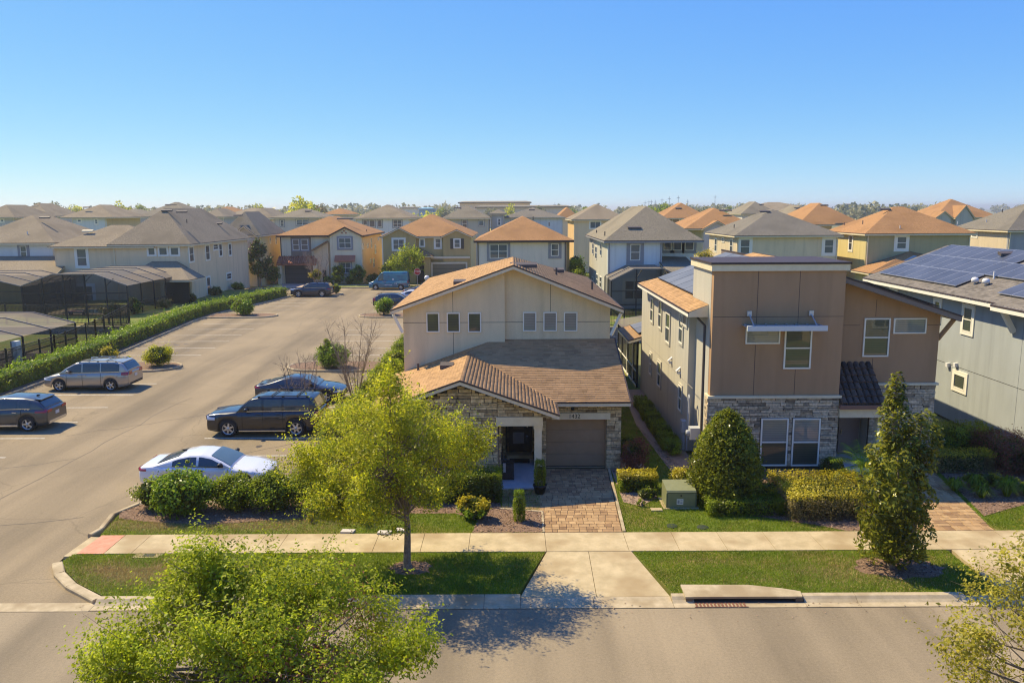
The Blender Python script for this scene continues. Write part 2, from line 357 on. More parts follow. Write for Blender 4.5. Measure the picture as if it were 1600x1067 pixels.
for a, c in zip(xs[:-1], xs[1:]):
    b = MB(); j = .006
    low = c < -11.4 or (.1 < a < 4.3) or 13.2 < (a+c)/2 < 17.5
    drain = abs(a-4.95) < .01
    if drain: prof = [(20.02, -.1), (20.02, .008), (20.28, .006), (20.28, -.1)]
    elif low: prof = [(20.02, -.1), (20.02, .012), (20.42, .012), (20.6, .035), (20.6, -.1)]
    else: prof = [(20.02, -.1), (20.02, .012), (20.26, .010), (20.36, .06), (20.44, .125), (20.6, .13), (20.6, -.1)]
    if c <= -11.4: prof = [(19.98, -.1), (19.98, .012), (20.45, .012), (20.45, -.1)]
    A = [(a+j, y, z) for y, z in prof]; B = [(c-j, y, z) for y, z in prof]
    b.grid([A, B], 0, False, True); b.face(A); b.face(B); b.build('gutter_section', m_kerb, gut)
b = MB(); b.box(-60, 60, 20.0, 20.6, -.06, .0); b.build('bedding', m_joint, gut)
# sidewalk slabs
sw = structure('sidewalk')
def slab(parent, pts, z, m=m_conc, name='slab', th=.12): 
    b = MB(); b.prism([(x, y, z-th) for x, y in pts], (0, 0, th)); return b.build(name, m, parent)
xs = [-12.75, -11.9, -10.4, -8.9, -7.4, -5.9, -4.4, -2.9, -1.4, 1.04]+[3.62, 5.2, 6.7, 8.2, 9.7, 11.2, 12.7, 13.42, 15.8]+[17.3+1.5*k for k in range(9)]
for a, c in zip(xs[:-1], xs[1:]):
    j = .007
    for y0, y1 in ((23.40, 24.85),): slab(sw, [(a+j, y0), (c-j, y0), (c-j, y1), (a+j, y1)], .125)
slab(sw, [(-13.98, 23.35), (-13.62, 23.35), (-13.55, 24.8), (-13.9, 24.85)], .06)
slab(sw, [(-13.60, 23.40), (-12.77, 23.40), (-12.77, 24.83), (-13.53, 24.83)], .12, m_red, 'tactile_slab')
slab(sw, [(-11.72, 23.1), (-10.95, 23.1), (-10.95, 23.385), (-11.72, 23.385)], .12, m_conc, 'meter_pad')
b = MB(); b.box(-11.45, -11.1, 23.18, 23.36, .12, .128); b.build('meter_lid', mat('iron', (.06, .055, .05), rough=.6, metal=.3), sw)
b = MB(); b.box(-13.9, 32, 23.38, 24.86, -.02, .05); b.build('bedding', m_joint, sw)
sw2 = structure('far_sidewalk')
for k in range(40): a = -75+k*2.5; slab(sw2, [(a+.01, 113.25), (a+2.49, 113.25), (a+2.49, 114.75), (a+.01, 114.75)], .12)
for k, (x0, x1) in enumerate(((-33.5, -28.2), (-10.5, -4.5), (-52, -46))):
    sheet('far_driveway', [(x0, 110.92), (x1, 110.92), (x1, 119.2), (x0, 119.2)], .13, mat('far_paver', (.42, .30, .21), (.55, .42, .31), 3.), thick=.1)
# concrete aprons
ap = structure('driveway_apron')
for q in ([(.20, 20.61), (2.3, 20.61), (2.34, 23.38), (1.05, 23.38)], [(2.316, 20.61), (4.34, 20.61), (3.68, 23.38), (2.356, 23.38)]):
    b = MB(); top = [(x, y, .035+(y-20.6)/2.78*.085) for x, y in q]; b.prism([(x, y, z-.12) for x, y, z in top], (0, 0, .12)); b.build('slab', m_conc, ap)
slab(ap, [(13.55, 20.62), (17.2, 20.62), (16.9, 23.38), (13.65, 23.38)], .118)
# storm drain inlet with its grate
si = thing('storm_drain', 'concrete kerb inlet top with a rusty grate in the gutter', 'storm drain', (6.4, 20.6, 0))
b = MB(); b.prism([(4.7, 20.32, .165), (7.9, 20.32, .165), (7.95, 20.62, .165), (7.5, 20.8, .165), (6.6, 21.02, .165), (4.72, 21.05, .165)], (0, 0, -.06)); b.build('lid_slab', m_kerb, si)
b = MB(); b.box(4.72, 7.9, 20.62, 20.8, -.1, .118); b.box(4.72, 4.9, 20.31, 20.62, -.1, .118); b.box(7.72, 7.92, 20.31, 20.62, -.1, .118); b.build('throat', mat('throat', (.12, .09, .06)), si)
b = MB()
for k in range(14): b.box(4.95+k*.1, 5.0+k*.1, 20.05, 20.27, .01, .022)
b.box(4.9, 6.35, 20.03, 20.05, .0, .024); b.box(4.9, 6.35, 20.27, 20.29, .0, .024); b.build('grate', mat('rust', (.16, .06, .03), (.24, .11, .06), 30., .8), si)
# parking stripes
pl = structure('parking_lines')
def stripe(x0, x1, y, dy=0., w=.1):
    b = MB(); b.face([(x0, y-w/2, .009), (x1, y+dy-w/2, .009), (x1, y+dy+w/2, .009), (x0, y+w/2, .009)]); b.build('stripe', m_paint, pl)
for y in (30.6, 33.66, 36.64, 39.54, 42.65, 45.72, 48.74): stripe(-28.6, -22.25, y)
for y in (58.7, 61.8, 65.1, 68.4, 71.9, 75.6): stripe(-29.6, -23.3+(58.7-y)*.02, y)
for y in (86.5, 89.6, 92.7, 95.8, 98.9): stripe(-27.8, -24, y)
for y in (30.9, 33.74, 36.5, 39.5, 42.5, 45.5, 48.4): stripe(-14.6, -8.9, y)
for y in (58.4, 61.3, 64.8, 68.2, 71.3, 74.5): stripe(-14.8, -8.9, y)
for y in (85.6, 88.8, 92, 95.2): stripe(-15.0, -8.9, y)
# islands
def island(name, pts, z=.11):
    o = structure(name); sweep(o, pts, .16, .14, close=True, seg=2.5)
    b = MB(); b.prism([(x, y, .0) for x, y in pts], (0, 0, z)); b.build('mulch_bed', m_mulch, o); return o
def bullet(x0, x1, y0, y1, side, n=9):
    r = (y1-y0)/2; cy = (y0+y1)/2
    if side < 0: return [(x1, y0), (x1, y1)]+[(x0+r*1.25-r*1.25*sin(pi*k/n), cy+r*cos(pi*k/n)) for k in range(n+1)]
    return [(x0, y1), (x0, y0)]+[(x1-r*1.25+r*1.25*sin(pi*k/n), cy-r*cos(pi*k/n)) for k in range(n+1)]
island('parking_island', bullet(-29.45, -22.9, 52.4, 55.5, 1)); island('parking_island', bullet(-31, -24.1, 79.6, 82.6, 1))
island('parking_island', bullet(-27.7, -21.8, 100.9, 103.6, 1))
island('parking_island', bullet(-15.4, -8.75, 52.2, 55.5, -1)); island('parking_island', bullet(-15.6, -8.75, 79.2, 82.4, -1))
# mulch beds
def blob(cx, cy, rx, ry, n=22, jit=.08, seed=0):
    r = random.Random(seed); return [(cx+rx*cos(2*pi*k/n)*(1+r.uniform(-jit, jit)), cy+ry*sin(2*pi*k/n)*(1+r.uniform(-jit, jit))) for k in range(n)]
beds = [('mulch_bed', [(-13.7, 26.3), (-12.6, 26.0), (-10.6, 25.7), (-9.3, 25.9), (-7.2, 26.3), (-6.4, 27.0), (-6.2, 36), (-8.45, 36), (-8.45, 27.64), (-13.5, 27.64), (-13.9, 26.8)], m_mulch),
        ('mulch_bed', [(-1.35, 24.9), (1.02, 24.9), (1.14, 26.75), (-.42, 27.1), (-.55, 29.4), (-5.0, 29.4), (-6.6, 27.1), (-6.2, 26.6), (-2.0, 26.6), (-1.2, 25.9)], m_mulch),
        ('mulch_bed', [(4.02, 27.6), (4.6, 27.2), (5.3, 28.0), (5.6, 30.2), (5.3, 33.5), (4.47, 33.5), (4.47, 31.5), (4.02, 31.4)], m_sand),
        ('mulch_bed', [(6.5, 29.5), (7.2, 27.9), (7.6, 27.5), (7.6, 46), (6.5, 46), (6.1, 38)], m_sand),
        ('mulch_bed', [(6.9, 27.7), (8.2, 26.3), (10.2, 25.4), (11.0, 24.9), (13.3, 24.9), (13.6, 31.1), (7.6, 31.3)], m_mulch),
        ('mulch_bed', [(16.25, 26.1), (17.2, 26.6), (18.4, 27.2), (22, 27.6), (22, 36), (17.5, 34), (17.3, 31.3)], m_mulch),
        ('tree_ring', blob(-3.05, 22.3, .62, .5, seed=1, jit=.16), m_mulch), ('tree_ring', blob(11.35, 22.15, 1.3, .68, seed=2, jit=.16), m_mulch),
        ('hedge_bed', [(-31.3, 40), (-29.75, 40), (-29.75, 57), (-30.7, 68.5), (-31.25, 77), (-31.05, 82.8), (-28.7, 95), (-28, 101), (-29.4, 101), (-30.4, 95), (-32.8, 83), (-33, 77), (-32.4, 68.5), (-31.4, 57)], m_mulch),
        ('hedge_bed', [(-8.45, 36.1), (-6.9, 36.1), (-6.9, 100), (-8.45, 100)], m_mulch)]
for k, (n, p, m) in enumerate(beds): sheet(n, p, .113+.0035*(k % 3), m)
# loose bark on the beds that lie near
rs = np.random.RandomState(3)
def inside(px, py, poly):
    r = np.zeros(len(px), bool); n = len(poly)
    for i in range(n):
        x0, y0 = poly[i]; x1, y1 = poly[(i+1) % n]
        c = ((y0 > py) != (y1 > py)) & (px < (x1-x0)*(py-y0)/((y1-y0) if y1 != y0 else 1e-9)+x0); r ^= c
    return r
def sample_poly(poly, dens, rs):
    a = np.array(poly); lo, hi = a.min(0), a.max(0); n = int((hi-lo).prod()*dens)
    p = rs.uniform(lo, hi, (n, 2)); return p[inside(p[:, 0], p[:, 1], poly)]
ch = []
for n, p, m in beds[:8]: ch.append(sample_poly([(x, y) for x, y in p if y < 40] , 130, rs))
ch = np.concatenate(ch); v, f = leaf_arrays(np.c_[ch, np.full(len(ch), .135)], .075, rs, 2.5, None, .45)
m_chip = mat('bark_chips', (.07, .035, .02), (.40, .28, .18), 8., .95, c3=(.2, .11, .06), island=1, big=.3)
tagp(link('bark_mulch', np_mesh('bark_mulch', v, f, m_chip)), 'loose brown bark chips on the planting beds', 'mulch', None, 'stuff')
# grass blades
def grass(name, polys, dens, h, w, label, excl, dry_spots, seed=5):
    rs = np.random.RandomState(seed); pts = np.concatenate([sample_poly(p, dens, rs) for p in polys])
    for e in excl: pts = pts[~inside(pts[:, 0], pts[:, 1], e)]
    d = np.zeros(len(pts))
    for (cx, cy, rx, ry, a) in dry_spots: d = np.maximum(d, a*np.exp(-((pts[:, 0]-cx)/rx)**2-((pts[:, 1]-cy)/ry)**2))
    wob = .5+.25*np.sin(pts[:, 0]*3.1+np.sin(pts[:, 1]*2.3)*2)+.25*np.sin(pts[:, 1]*4.7+pts[:, 0]*1.3)
    dry = rs.uniform(0, 1, len(pts)) < d*(.55+.6*wob)
    ang = rs.uniform(0, 2*pi, len(pts)); hh = h*rs.uniform(.6, 1.25, len(pts)); ln = rs.normal(0, .55, (len(pts), 2))*hh[:, None]
    base = np.c_[pts, np.full(len(pts), .1)]; dx = np.c_[np.cos(ang), np.sin(ang), np.zeros(len(pts))]*w/2
    tip = np.c_[pts+ln, .1+hh]
    v = np.stack([base-dx, base+dx, tip], 1).reshape(-1, 3)
    idx = np.arange(len(pts)); f = np.stack([3*idx, 3*idx+1, 3*idx+2], 1).astype(np.int32)
    me = np_mesh(name, v, f, [m_blade, m_dry]); me.polygons.foreach_set('material_index', dry.astype(np.int32)); me.update()
    return tagp(link(name, me), label, 'grass', None, 'stuff')
m_blade = mat('grass_blade', (.12, .21, .006), (.23, .31, .014), 1.4, .6, c3=(.28, .32, .022), big=.5, island=1, transl=.45, spec=.25)
m_dry = mat('dry_blade', (.38, .27, .09), (.56, .41, .16), 3., .8, island=1, transl=.2, big=.4)
excl = [p for n, p, m in beds]
spots = [(-10.7, 22.0, 2.6, .8, 1.5), (-7.5, 22.2, 2, .5, .8), (-12, 25.8, 1.8, .6, 1.6), (-8.6, 25.75, 3.0, .6, 1.6), (-5.6, 27.2, 1.2, 1.2, .9), (10.2, 21.9, 2.2, 1.0, .75), (8, 21.5, 2, .5, .35), (5, 52, 2, 12, 1.1), (6.5, 22.6, 5, .3, .25)]
grass('grass', [p for n, p in near_lawns[:2]], 2100, .055, .016, 'short green lawn grass of the verges between street and sidewalk', excl, spots)
grass('grass', [near_lawns[2][1], [(3.64, 24.87), (13.3, 24.87), (13.6, 31.2), (7.6, 31.4), (7.6, 46), (4.45, 46), (4.45, 31.5), (3.95, 31.5)], [(15.95, 24.87), (24, 24.87), (24, 30), (17.3, 33)]], 1300, .06, .018,
      'green front lawn grass with brown patches before the houses', excl, spots, 6)
# fallen leaves and grit on the street edge
p = np.c_[rs.uniform(-12, 14, 260), 20.3-np.abs(rs.normal(0, .5, 260)), np.full(260, .02)]
v, f = leaf_arrays(p, .05, rs, 3., None, .5); tagp(link('leaf_litter', np_mesh('leaf_litter', v, f, m_chip)), 'scattered dry leaves lying along the gutter', 'leaves', None, 'stuff')
# pavers
def pavers(name, poly, row, seed, m, limit=300, holes=()):
    o = structure(name); r = random.Random(seed); me = [unit_paver('paver', m, k) for k in range(6)]
    y0 = min(p[1] for p in poly); y1 = max(p[1] for p in poly); L = []; y = y0
    while y < y1-.05:
        hrow = row*r.choice((.8, 1, 1, 1.25)); ym = y+hrow/2
        xi = []
        for i in range(len(poly)):
            a, c = poly[i], poly[(i+1) % len(poly)]
            if (a[1] > ym) != (c[1] > ym): xi.append(a[0]+(c[0]-a[0])*(ym-a[1])/(c[1]-a[1]))
        xi.sort()
        for xa, xb in zip(xi[::2], xi[1::2]):
            x = xa
            while x < xb-.03:
                w = row*r.choice((.7, 1, 1, 1.5)); w = min(w, xb-x)
                if xb-(x+w) < .07: w = xb-x
                L.append((x+w/2, ym, w, hrow)); x += w
        y += hrow
    L.sort(key=lambda t: t[1]); b = MB()
    for k, (x, y, w, h) in enumerate(L):
        z = .106+r.uniform(-.003, .004)
        if k < limit: piece('paver', r.choice(me), o, (x, y, z), (w-.016, h-.016, 1))
        else: b.box(x-w/2+.008, x+w/2-.008, y-h/2+.008, y+h/2-.008, z-.04, z+.02)
    if b.f: b.build('paver_infill', mat('paver_i', (.23, .13, .058), (.44, .285, .13), 3., .85, .3, 60., c3=(.35, .21, .09), island=1), o, 'stuff')
    b = MB(); b.face([(x, y, .102) for x, y in poly]); b.build('joint_sand', mat('joint_sand', (.16, .12, .085)), o); return o
def unit_paver(name, m, seed):
    b = MB(); e = .04; z0, z1, z2 = -.04, .012, .02
    def ring(k, z): return [(-.5+k, -.5+k, z), (.5-k, -.5+k, z), (.5-k, .5-k, z), (-.5+k, .5-k, z)]
    b.grid([ring(0, z0), ring(0, z1), ring(e, z2)], 0, False, True); b.face(ring(e, z2)); return b.mesh(name, m)
m_paver = mat('paver', (.23, .13, .058), (.44, .285, .13), 5., .85, .3, 60., c3=(.35, .21, .09), objrand=1, big=.35)
pavers('paver_driveway', [(1.06, 24.88), (3.60, 24.88), (3.88, 31.45), (.92, 31.45), (.92, 29.02), (-.4, 29.02), (-.4, 27.12), (1.1, 26.8)], .245, 4, m_paver)
pavers('paver_path', [(13.4, 24.88), (15.85, 24.88), (17.1, 31.3), (14.6, 31.3)], .3, 9, m_paver)
b = MB(); b.prism([(3.62, 24.9, .03), (3.72, 24.9, .03), (4.0, 31.4, .03), (3.9, 31.4, .03)], (0, 0, .12)); b.build('driveway_edging', m_kerb, None, 'structure')
b = MB(); b.prism([(-.5, 27.0, .03), (1.0, 26.68, .03), (1.08, 26.76, .03), (-.42, 27.08, .03)], (0, 0, .11)); b.prism([(.97, 24.9, .03), (1.05, 24.9, .03), (1.07, 26.68, .03), (1.0, 26.68, .03)], (0, 0, .11)); b.build('driveway_edging', m_kerb, None, 'structure')
# ================================================================== house kit
def stucco(name, c, var=.08, bump=.14):
    c = tuple(c); new = name not in MATS
    m = mat(name, tuple(x*(1-var) for x in c), tuple(x*(1+var*.5) for x in c), .9, .9, bump, 45., stretch=(1, 1, .35), spec=.2, detail=6)
    if new:     # rain streaks and splash dirt
        N, L = m.node_tree.nodes, m.node_tree.links; bs = N['Principled BSDF']; src = bs.inputs['Base Color'].links[0].from_socket; geo = N.new('ShaderNodeNewGeometry')
        for sc_, lo, hi, s0, s1 in (((2.6, 2.6, .12), .50, .80, 1., .84), ((30, 30, 30), .3, .7, .95, 1.05)):
            mp = N.new('ShaderNodeMapping'); mp.inputs['Scale'].default_value = sc_; L.new(geo.outputs['Position'], mp.inputs[0])
            nz = N.new('ShaderNodeTexNoise'); nz.inputs['Scale'].default_value = 1; nz.inputs['Detail'].default_value = 5; L.new(mp.outputs[0], nz.inputs['Vector'])
            mr = N.new('ShaderNodeMapRange'); mr.inputs[1].default_value = lo; mr.inputs[2].default_value = hi; mr.inputs[3].default_value = s0; mr.inputs[4].default_value = s1; L.new(nz.outputs[0], mr.inputs[0])
            vm = N.new('ShaderNodeVectorMath'); vm.operation = 'SCALE'; L.new(src, vm.inputs[0]); L.new(mr.outputs[0], vm.inputs['Scale']); src = vm.outputs[0]
        L.new(src, bs.inputs['Base Color'])
    return m
def shingle_mat(name, c, var=.28):
    c = np.array(c); return mat(name, tuple(c*(1-var)), tuple(c*(1+var)), 9., .92, .5, 26., c3=tuple(c*(.82)), big=.35, spec=.15, detail=5)
def shingle_piece_mat(name, c, var=.25):
    c = np.array(c); return mat(name, tuple(c*(1-var)), tuple(c*(1+var)), 1.2, .92, .4, 60., c3=tuple(c), big=.25, island=1, spec=.15)
m_white = mat('white_frame', (.86, .80, .64), rough=.5)
m_cream = mat('cream_trim', (.72, .60, .37), (.78, .67, .43), 3., .7)
m_tan_trim = mat('tan_trim', (.30, .27, .21), (.34, .31, .25), 3., .8)
m_grey_trim = mat('grey_trim', (.27, .26, .25), (.30, .29, .28), 3., .8)
m_drip = mat('drip_edge', (.055, .035, .028), rough=.6)
m_soffit = mat('soffit', (.45, .42, .36), rough=.8)
m_black = mat('black_metal', (.015, .015, .016), rough=.45)
m_vent = mat('vent_metal', (.10, .08, .065), rough=.6)
m_pvc = mat('pvc_pipe', (.7, .68, .63), rough=.5)
m_groove = mat('joint_groove', (.035, .03, .026), rough=1.)  # dark line colour of wall joints and garage door grooves
g_dark = glass_mat('glass_dark', (.022, .026, .028), 0)
g_blind = glass_mat('glass_blinds', (.20, .205, .17), .35)
g_green = glass_mat('glass_green_reflect', (.055, .065, .04), .35)  # green of mirrored foliage put into the pane colour
g_teal = glass_mat('glass_far', (.045, .07, .075), 0)
UX, UY, UZ = Vector((1, 0, 0)), Vector((0, 1, 0)), Vector((0, 0, 1))
def front(Y): return (Vector((0, Y, 0)), UX, -UY)           # wall facing the street, u = x
def leftw(X): return (Vector((X, 0, 0)), UY, -UX)           # wall facing west, u = y
def rightw(X): return (Vector((X, 0, 0)), UY, UX)           # wall facing east, u = y
def window(root, w, u0, u1, z0, z1, style='dh', trim=0., tm=None, fm=None, glass=None, fr=.055, sill=False, lowglass=None, tb=None):
    """frame (part) > panes, trim (sub-parts)"""
    fm = fm or m_white; glass = glass or g_dark; b = MB()
    b.wbox(w, u0, u1, z0, z0+fr, 0, .06); b.wbox(w, u0, u1, z1-fr, z1, 0, .06)
    b.wbox(w, u0, u0+fr, z0+fr, z1-fr, 0, .06); b.wbox(w, u1-fr, u1, z0+fr, z1-fr, 0, .06)
    us, zs = [u0+fr, u1-fr], [z0+fr, z1-fr]
    if style in ('dh', '2x2'): zs = [zs[0], (z0+z1)/2, zs[1]]
    if style in ('2x2', 'slider'): us = [us[0], (u0+u1)/2, us[1]]
    if style == 'triple': us = [us[0], u0+(u1-u0)/3, u0+(u1-u0)*2/3, us[1]]
    hb = fr*.42
    if len(zs) == 3: b.wbox(w, us[0], us[-1], zs[1]-hb, zs[1]+hb, .002, .055)
    for uu in us[1:-1]: b.wbox(w, uu-hb, uu+hb, z0+fr, z1-fr, .001, .057)
    fo = b.build('window', fm, root, fix=False)
    for i in range(len(us)-1):
        for k in range(len(zs)-1):
            p = MB(); p.wbox(w, us[i], us[i+1], zs[k], zs[k+1], -.02, .022)
            p.build('pane', (lowglass if (lowglass and k == 0 and len(zs) == 3) else glass), fo, fix=False)
    if trim:
        t = MB(); T = trim; tb = T if tb is None else tb
        t.wbox(w, u0-T, u1+T, z1, z1+T, 0, .05); t.wbox(w, u0-T, u1+T, z0-tb, z0, 0, .05)
        t.wbox(w, u0-T, u0, z0, z1, 0, .05); t.wbox(w, u1, u1+T, z0, z1, 0, .05)
        t.build('trim', tm or m_white, fo, fix=False)
    elif sill:
        t = MB(); t.wbox(w, u0-.05, u1+.05, z0-.1, z0, 0, .09); t.build('sill', tm or m_white, fo, fix=False)
    return fo
def roof_slab(name, planes, m, parent, th=.14, drip=None):
    """planes: list of 3d polygons; tops plus undersides and open edges closed"""
    b = MB()
    for p in planes: b.face(p)
    top = b.build(name, m, parent, weld=False)
    return top
def poly_edges_outer(planes):
    def k(p): return (round(p[0], 3), round(p[1], 3), round(p[2], 3))
    E = {}
    for p in planes:
        for i in range(len(p)):
            a, c = k(p[i]), k(p[(i+1) % len(p)])
            if (c, a) in E: del E[(c, a)]
            else: E[(a, c)] = 1
    return list(E)
def make_roof(root, planes, mroof, mfascia=None, th=.2, drip=True, skip=None, shingles=None, soffit=True):
    """roof (part) > fascia, soffit, drip_edge (sub-parts)"""
    mfascia = mfascia or m_cream; b = MB()
    # make all planes face up
    P = []
    for p in planes:
        p = [Vector(q) for q in p]; n = Vector((0, 0, 0))
        for i in range(len(p)): n += p[i].cross(p[(i+1) % len(p)])
        P.append(p if n.z > 0 else p[::-1])
    for p in P: b.face(p)
    ro = b.build('roof', mroof, root, fix=False)
    edges = [e for e in poly_edges_outer(P) if not (skip and skip(e))]
    f, d, s = MB(), MB(), MB()
    for a, c in edges:
        a, c = Vector(a), Vector(c); L = (c-a); n = Vector((L.y, -L.x, 0))
        if n.length < 1e-6: continue
        n.normalize()
        q = [a+n*.005-UZ*.045, c+n*.005-UZ*.045, c+n*.005-UZ*th, a+n*.005-UZ*th]
        f.prism(q, -n*.03)
        q = [a+n*.025+UZ*.012, c+n*.025+UZ*.012, c+n*.025-UZ*.05, a+n*.025-UZ*.05]
        d.prism(q, -n*.06)
    if soffit:
        for p in P: s.face([q-UZ*(th-.01) for q in p][::-1])
        s.build('soffit', m_soffit, ro, fix=False)
    if f.f: f.build('fascia', mfascia, ro)
    if drip and d.f: d.build('drip_edge', m_drip, ro)
    if shingles is not None:
        for p in P: shingle_field(ro, p, shingles)
    return ro
def shingle_field(root, poly, m, expo=.145, tab=.30, seed=[0]):
    """every shingle tab of a convex roof plane as a thin wedge, joined"""
    seed[0] += 1; rs = random.Random(seed[0]); p = [Vector(q) for q in poly]; n = Vector((0, 0, 0))
    for i in range(len(p)): n += p[i].cross(p[(i+1) % len(p)])
    n.normalize()
    if n.z < 0: n = -n
    dn = Vector((0, 0, -1)); dn = (dn-n*dn.dot(n)).normalized(); u = dn.cross(n).normalized(); o = p[0]
    Q = [((q-o).dot(u), (q-o).dot(dn)) for q in p]
    v0 = min(q[1] for q in Q); v1 = max(q[1] for q in Q)
    def span(v):
        xs = []
        for i in range(len(Q)):
            a, c = Q[i], Q[(i+1) % len(Q)]
            if (a[1]-v)*(c[1]-v) < 0: xs.append(a[0]+(c[0]-a[0])*(v-a[1])/(c[1]-a[1]))
            elif a[1] == v: xs.append(a[0])
        return (min(xs), max(xs)) if len(xs) >= 2 else None
    V_, F_ = [], []; v = v1; row = 0
    while v > v0+.03:
        va = max(v-expo, v0+.001); sa, sb = span(va+.0005), span(v-.0005)
        if sa and sb:
            x = min(sa[0], sb[0])-rs.uniform(0, tab)
            while x < max(sa[1], sb[1]):
                w = tab*rs.choice((.6, .8, 1, 1.2)); x2 = x+w-.007
                tl, tr = max(x, sa[0]), min(x2, sa[1]); bl, br = max(x, sb[0]), min(x2, sb[1])
                if tr > tl or br > bl:
                    tr = max(tr, tl); br = max(br, bl)
                    lift = rs.choice((.006, .006, .011)); k = len(V_); cut = rs.choice((0, 0, .012))
                    for uu, vv, hh in ((tl, va, .003), (tr, va, .003), (br, v-cut, lift), (bl, v-cut, lift), (br, v-cut, .0), (bl, v-cut, .0)):
                        V_.append(o+u*uu+dn*vv+n*hh)
                    F_ += [(k, k+1, k+2, k+3), (k+3, k+2, k+4, k+5)]
                x += w
        v -= expo; row += 1
    if not F_: return
    off = WLOC[root.name]; vv = np.array([(q.x-off.x, q.y-off.y, q.z-off.z) for q in V_]); ff = np.array(F_, np.int32)
    # winding so that faces look up
    a, c, d = V_[F_[0][0]], V_[F_[0][1]], V_[F_[0][2]]
    if (c-a).cross(d-a).dot(n) < 0: ff = ff[:, ::-1]
    tagp(link('shingles', np_mesh('shingles', vv, ff, m), root), None, None, None, 'stuff')
def hip_planes(x0, x1, y0, y1, ze, za, inset=None):
    w, d = x1-x0, y1-y0
    if w <= d:
        i = w/2 if inset is None else inset; r0, r1 = (x0+w/2, y0+i, za), (x0+w/2, y1-i, za)
        if r1[1]-r0[1] < .05: r1 = (r0[0], r0[1]+.05, za)
        return [[(x0, y0, ze), (x1, y0, ze), r0], [(x1, y0, ze), (x1, y1, ze), r1, r0], [(x1, y1, ze), (x0, y1, ze), r1], [(x0, y1, ze), (x0, y0, ze), r0, r1]]
    i = d/2 if inset is None else inset; r0, r1 = (x0+i, y0+d/2, za), (x1-i, y0+d/2, za)
    return [[(x0, y0, ze), (x1, y0, ze), r1, r0], [(x1, y0, ze), (x1, y1, ze), r1], [(x1, y1, ze), (x0, y1, ze), r0, r1], [(x0, y1, ze), (x0, y0, ze), r0]]
def gable_planes_y(x0, x1, y0, y1, ze, za):
    xm = (x0+x1)/2; return [[(x0, y0, ze), (xm, y0, za), (xm, y1, za), (x0, y1, ze)], [(x1, y0, ze), (x1, y1, ze), (xm, y1, za), (xm, y0, za)]]
def roof_vents(root, spots, m=None):
    for (x, y, z, k) in spots:
        b = MB()
        if k == 'box': b.prism([(x-.28, y-.2, z-.06), (x+.28, y-.2, z-.06), (x+.28, y+.2, z+.02), (x-.28, y+.2, z+.02)], (0, 0, .17)); b.build('roof_vent', m or m_vent, root)
        elif k == 'ridge': b.prism([(x-.62, y-.16, z-.05), (x+.62, y-.16, z-.05), (x+.62, y+.16, z+.05), (x-.62, y+.16, z+.05)], (0, 0, .15)); b.build('roof_vent', m or m_vent, root)
        else: b.tube((x, y, z-.1), (x, y, z+.32), .055, n=8); b.build('vent_pipe', m_pvc if k == 'pvc' else m_vent, root)
def plane_z(poly, x, y):
    a, b, c = Vector(poly[0]), Vector(poly[1]), Vector(poly[2]); n = (b-a).cross(c-a); return a.z-(n.x*(x-a.x)+n.y*(y-a.y))/n.z
STONES = {}
def stone_wall(root, w, regions, seed, mo, ms, rowh=.125, wid=(.22, .62), limit=300, prio=None, depth=.06, backing=None):
    """coursed ledge stone: pieces on the wall regions (u0,u1,z0,z1) or (poly); nearest `limit` are parts, the rest one stuff part"""
    r = random.Random(seed); o, u, n = w; L = []
    for reg in regions:
        if isinstance(reg[0], tuple): poly = list(reg)
        else: poly = [(reg[0], reg[2]), (reg[1], reg[2]), (reg[1], reg[3]), (reg[0], reg[3])]
        z = min(p[1] for p in poly); zt = max(p[1] for p in poly)
        while z < zt-.03:
            h = min(rowh*r.choice((.7, .9, 1.0, 1.25)), zt-z)
            if zt-(z+h) < .05: h = zt-z
            zm = z+h/2; xi = []
            for i in range(len(poly)):
                a, c = poly[i], poly[(i+1) % len(poly)]
                if (a[1] > zm) != (c[1] > zm): xi.append(a[0]+(c[0]-a[0])*(zm-a[1])/(c[1]-a[1]))
            xi.sort()
            for xa, xb in zip(xi[::2], xi[1::2]):
                x = xa
                while x < xb-.02:
                    ww = min(r.uniform(*wid), xb-x)
                    if xb-(x+ww) < .1: ww = xb-x
                    L.append((x+ww/2, zm, ww, h)); x += ww
            z += h
    if prio: L.sort(key=prio)
    key = mo.name
    if key not in STONES: STONES[key] = [unit_stone('stone', mo, k) for k in range(8)]
    rot = math.atan2(u.y, u.x); flip = (Vector((u.y, -u.x, 0))).dot(n) < 0
    b = MB()
    for k, (x, zm, ww, h) in enumerate(L):
        d = depth*r.uniform(.6, 1.35); p = o+u*x+n*(d/2-.01); g = .014
        if k < limit:
            piece('stone', r.choice(STONES[key]), root, (p.x, p.y, zm), (max(ww-g, .02), d, max(h-g, .02)), rot+(pi if flip else 0))
        else: b.wbox(w, x-ww/2+g/2, x+ww/2-g/2, zm-h/2+g/2, zm+h/2-g/2, -.01, d)
    if b.f: b.build('stone_infill', ms, root, 'stuff')
def joints(root, w, lines, d=.004, t=.022, m=None):
    b = MB()
    for (u0, z0, u1, z1) in lines:
        if abs(u0-u1) < 1e-6: b.wbox(w, u0-t/2, u0+t/2, z0, z1, -.01, d)
        else: b.wbox(w, u0, u1, z0-t/2, z0+t/2, -.01, d)
    b.build('control_joint', m or m_groove, root, fix=False)
def kicker(root, p, q, m, t=.13):
    b = MB(); b.bar(p, q, t, t); b.build('eave_brace', m, root)
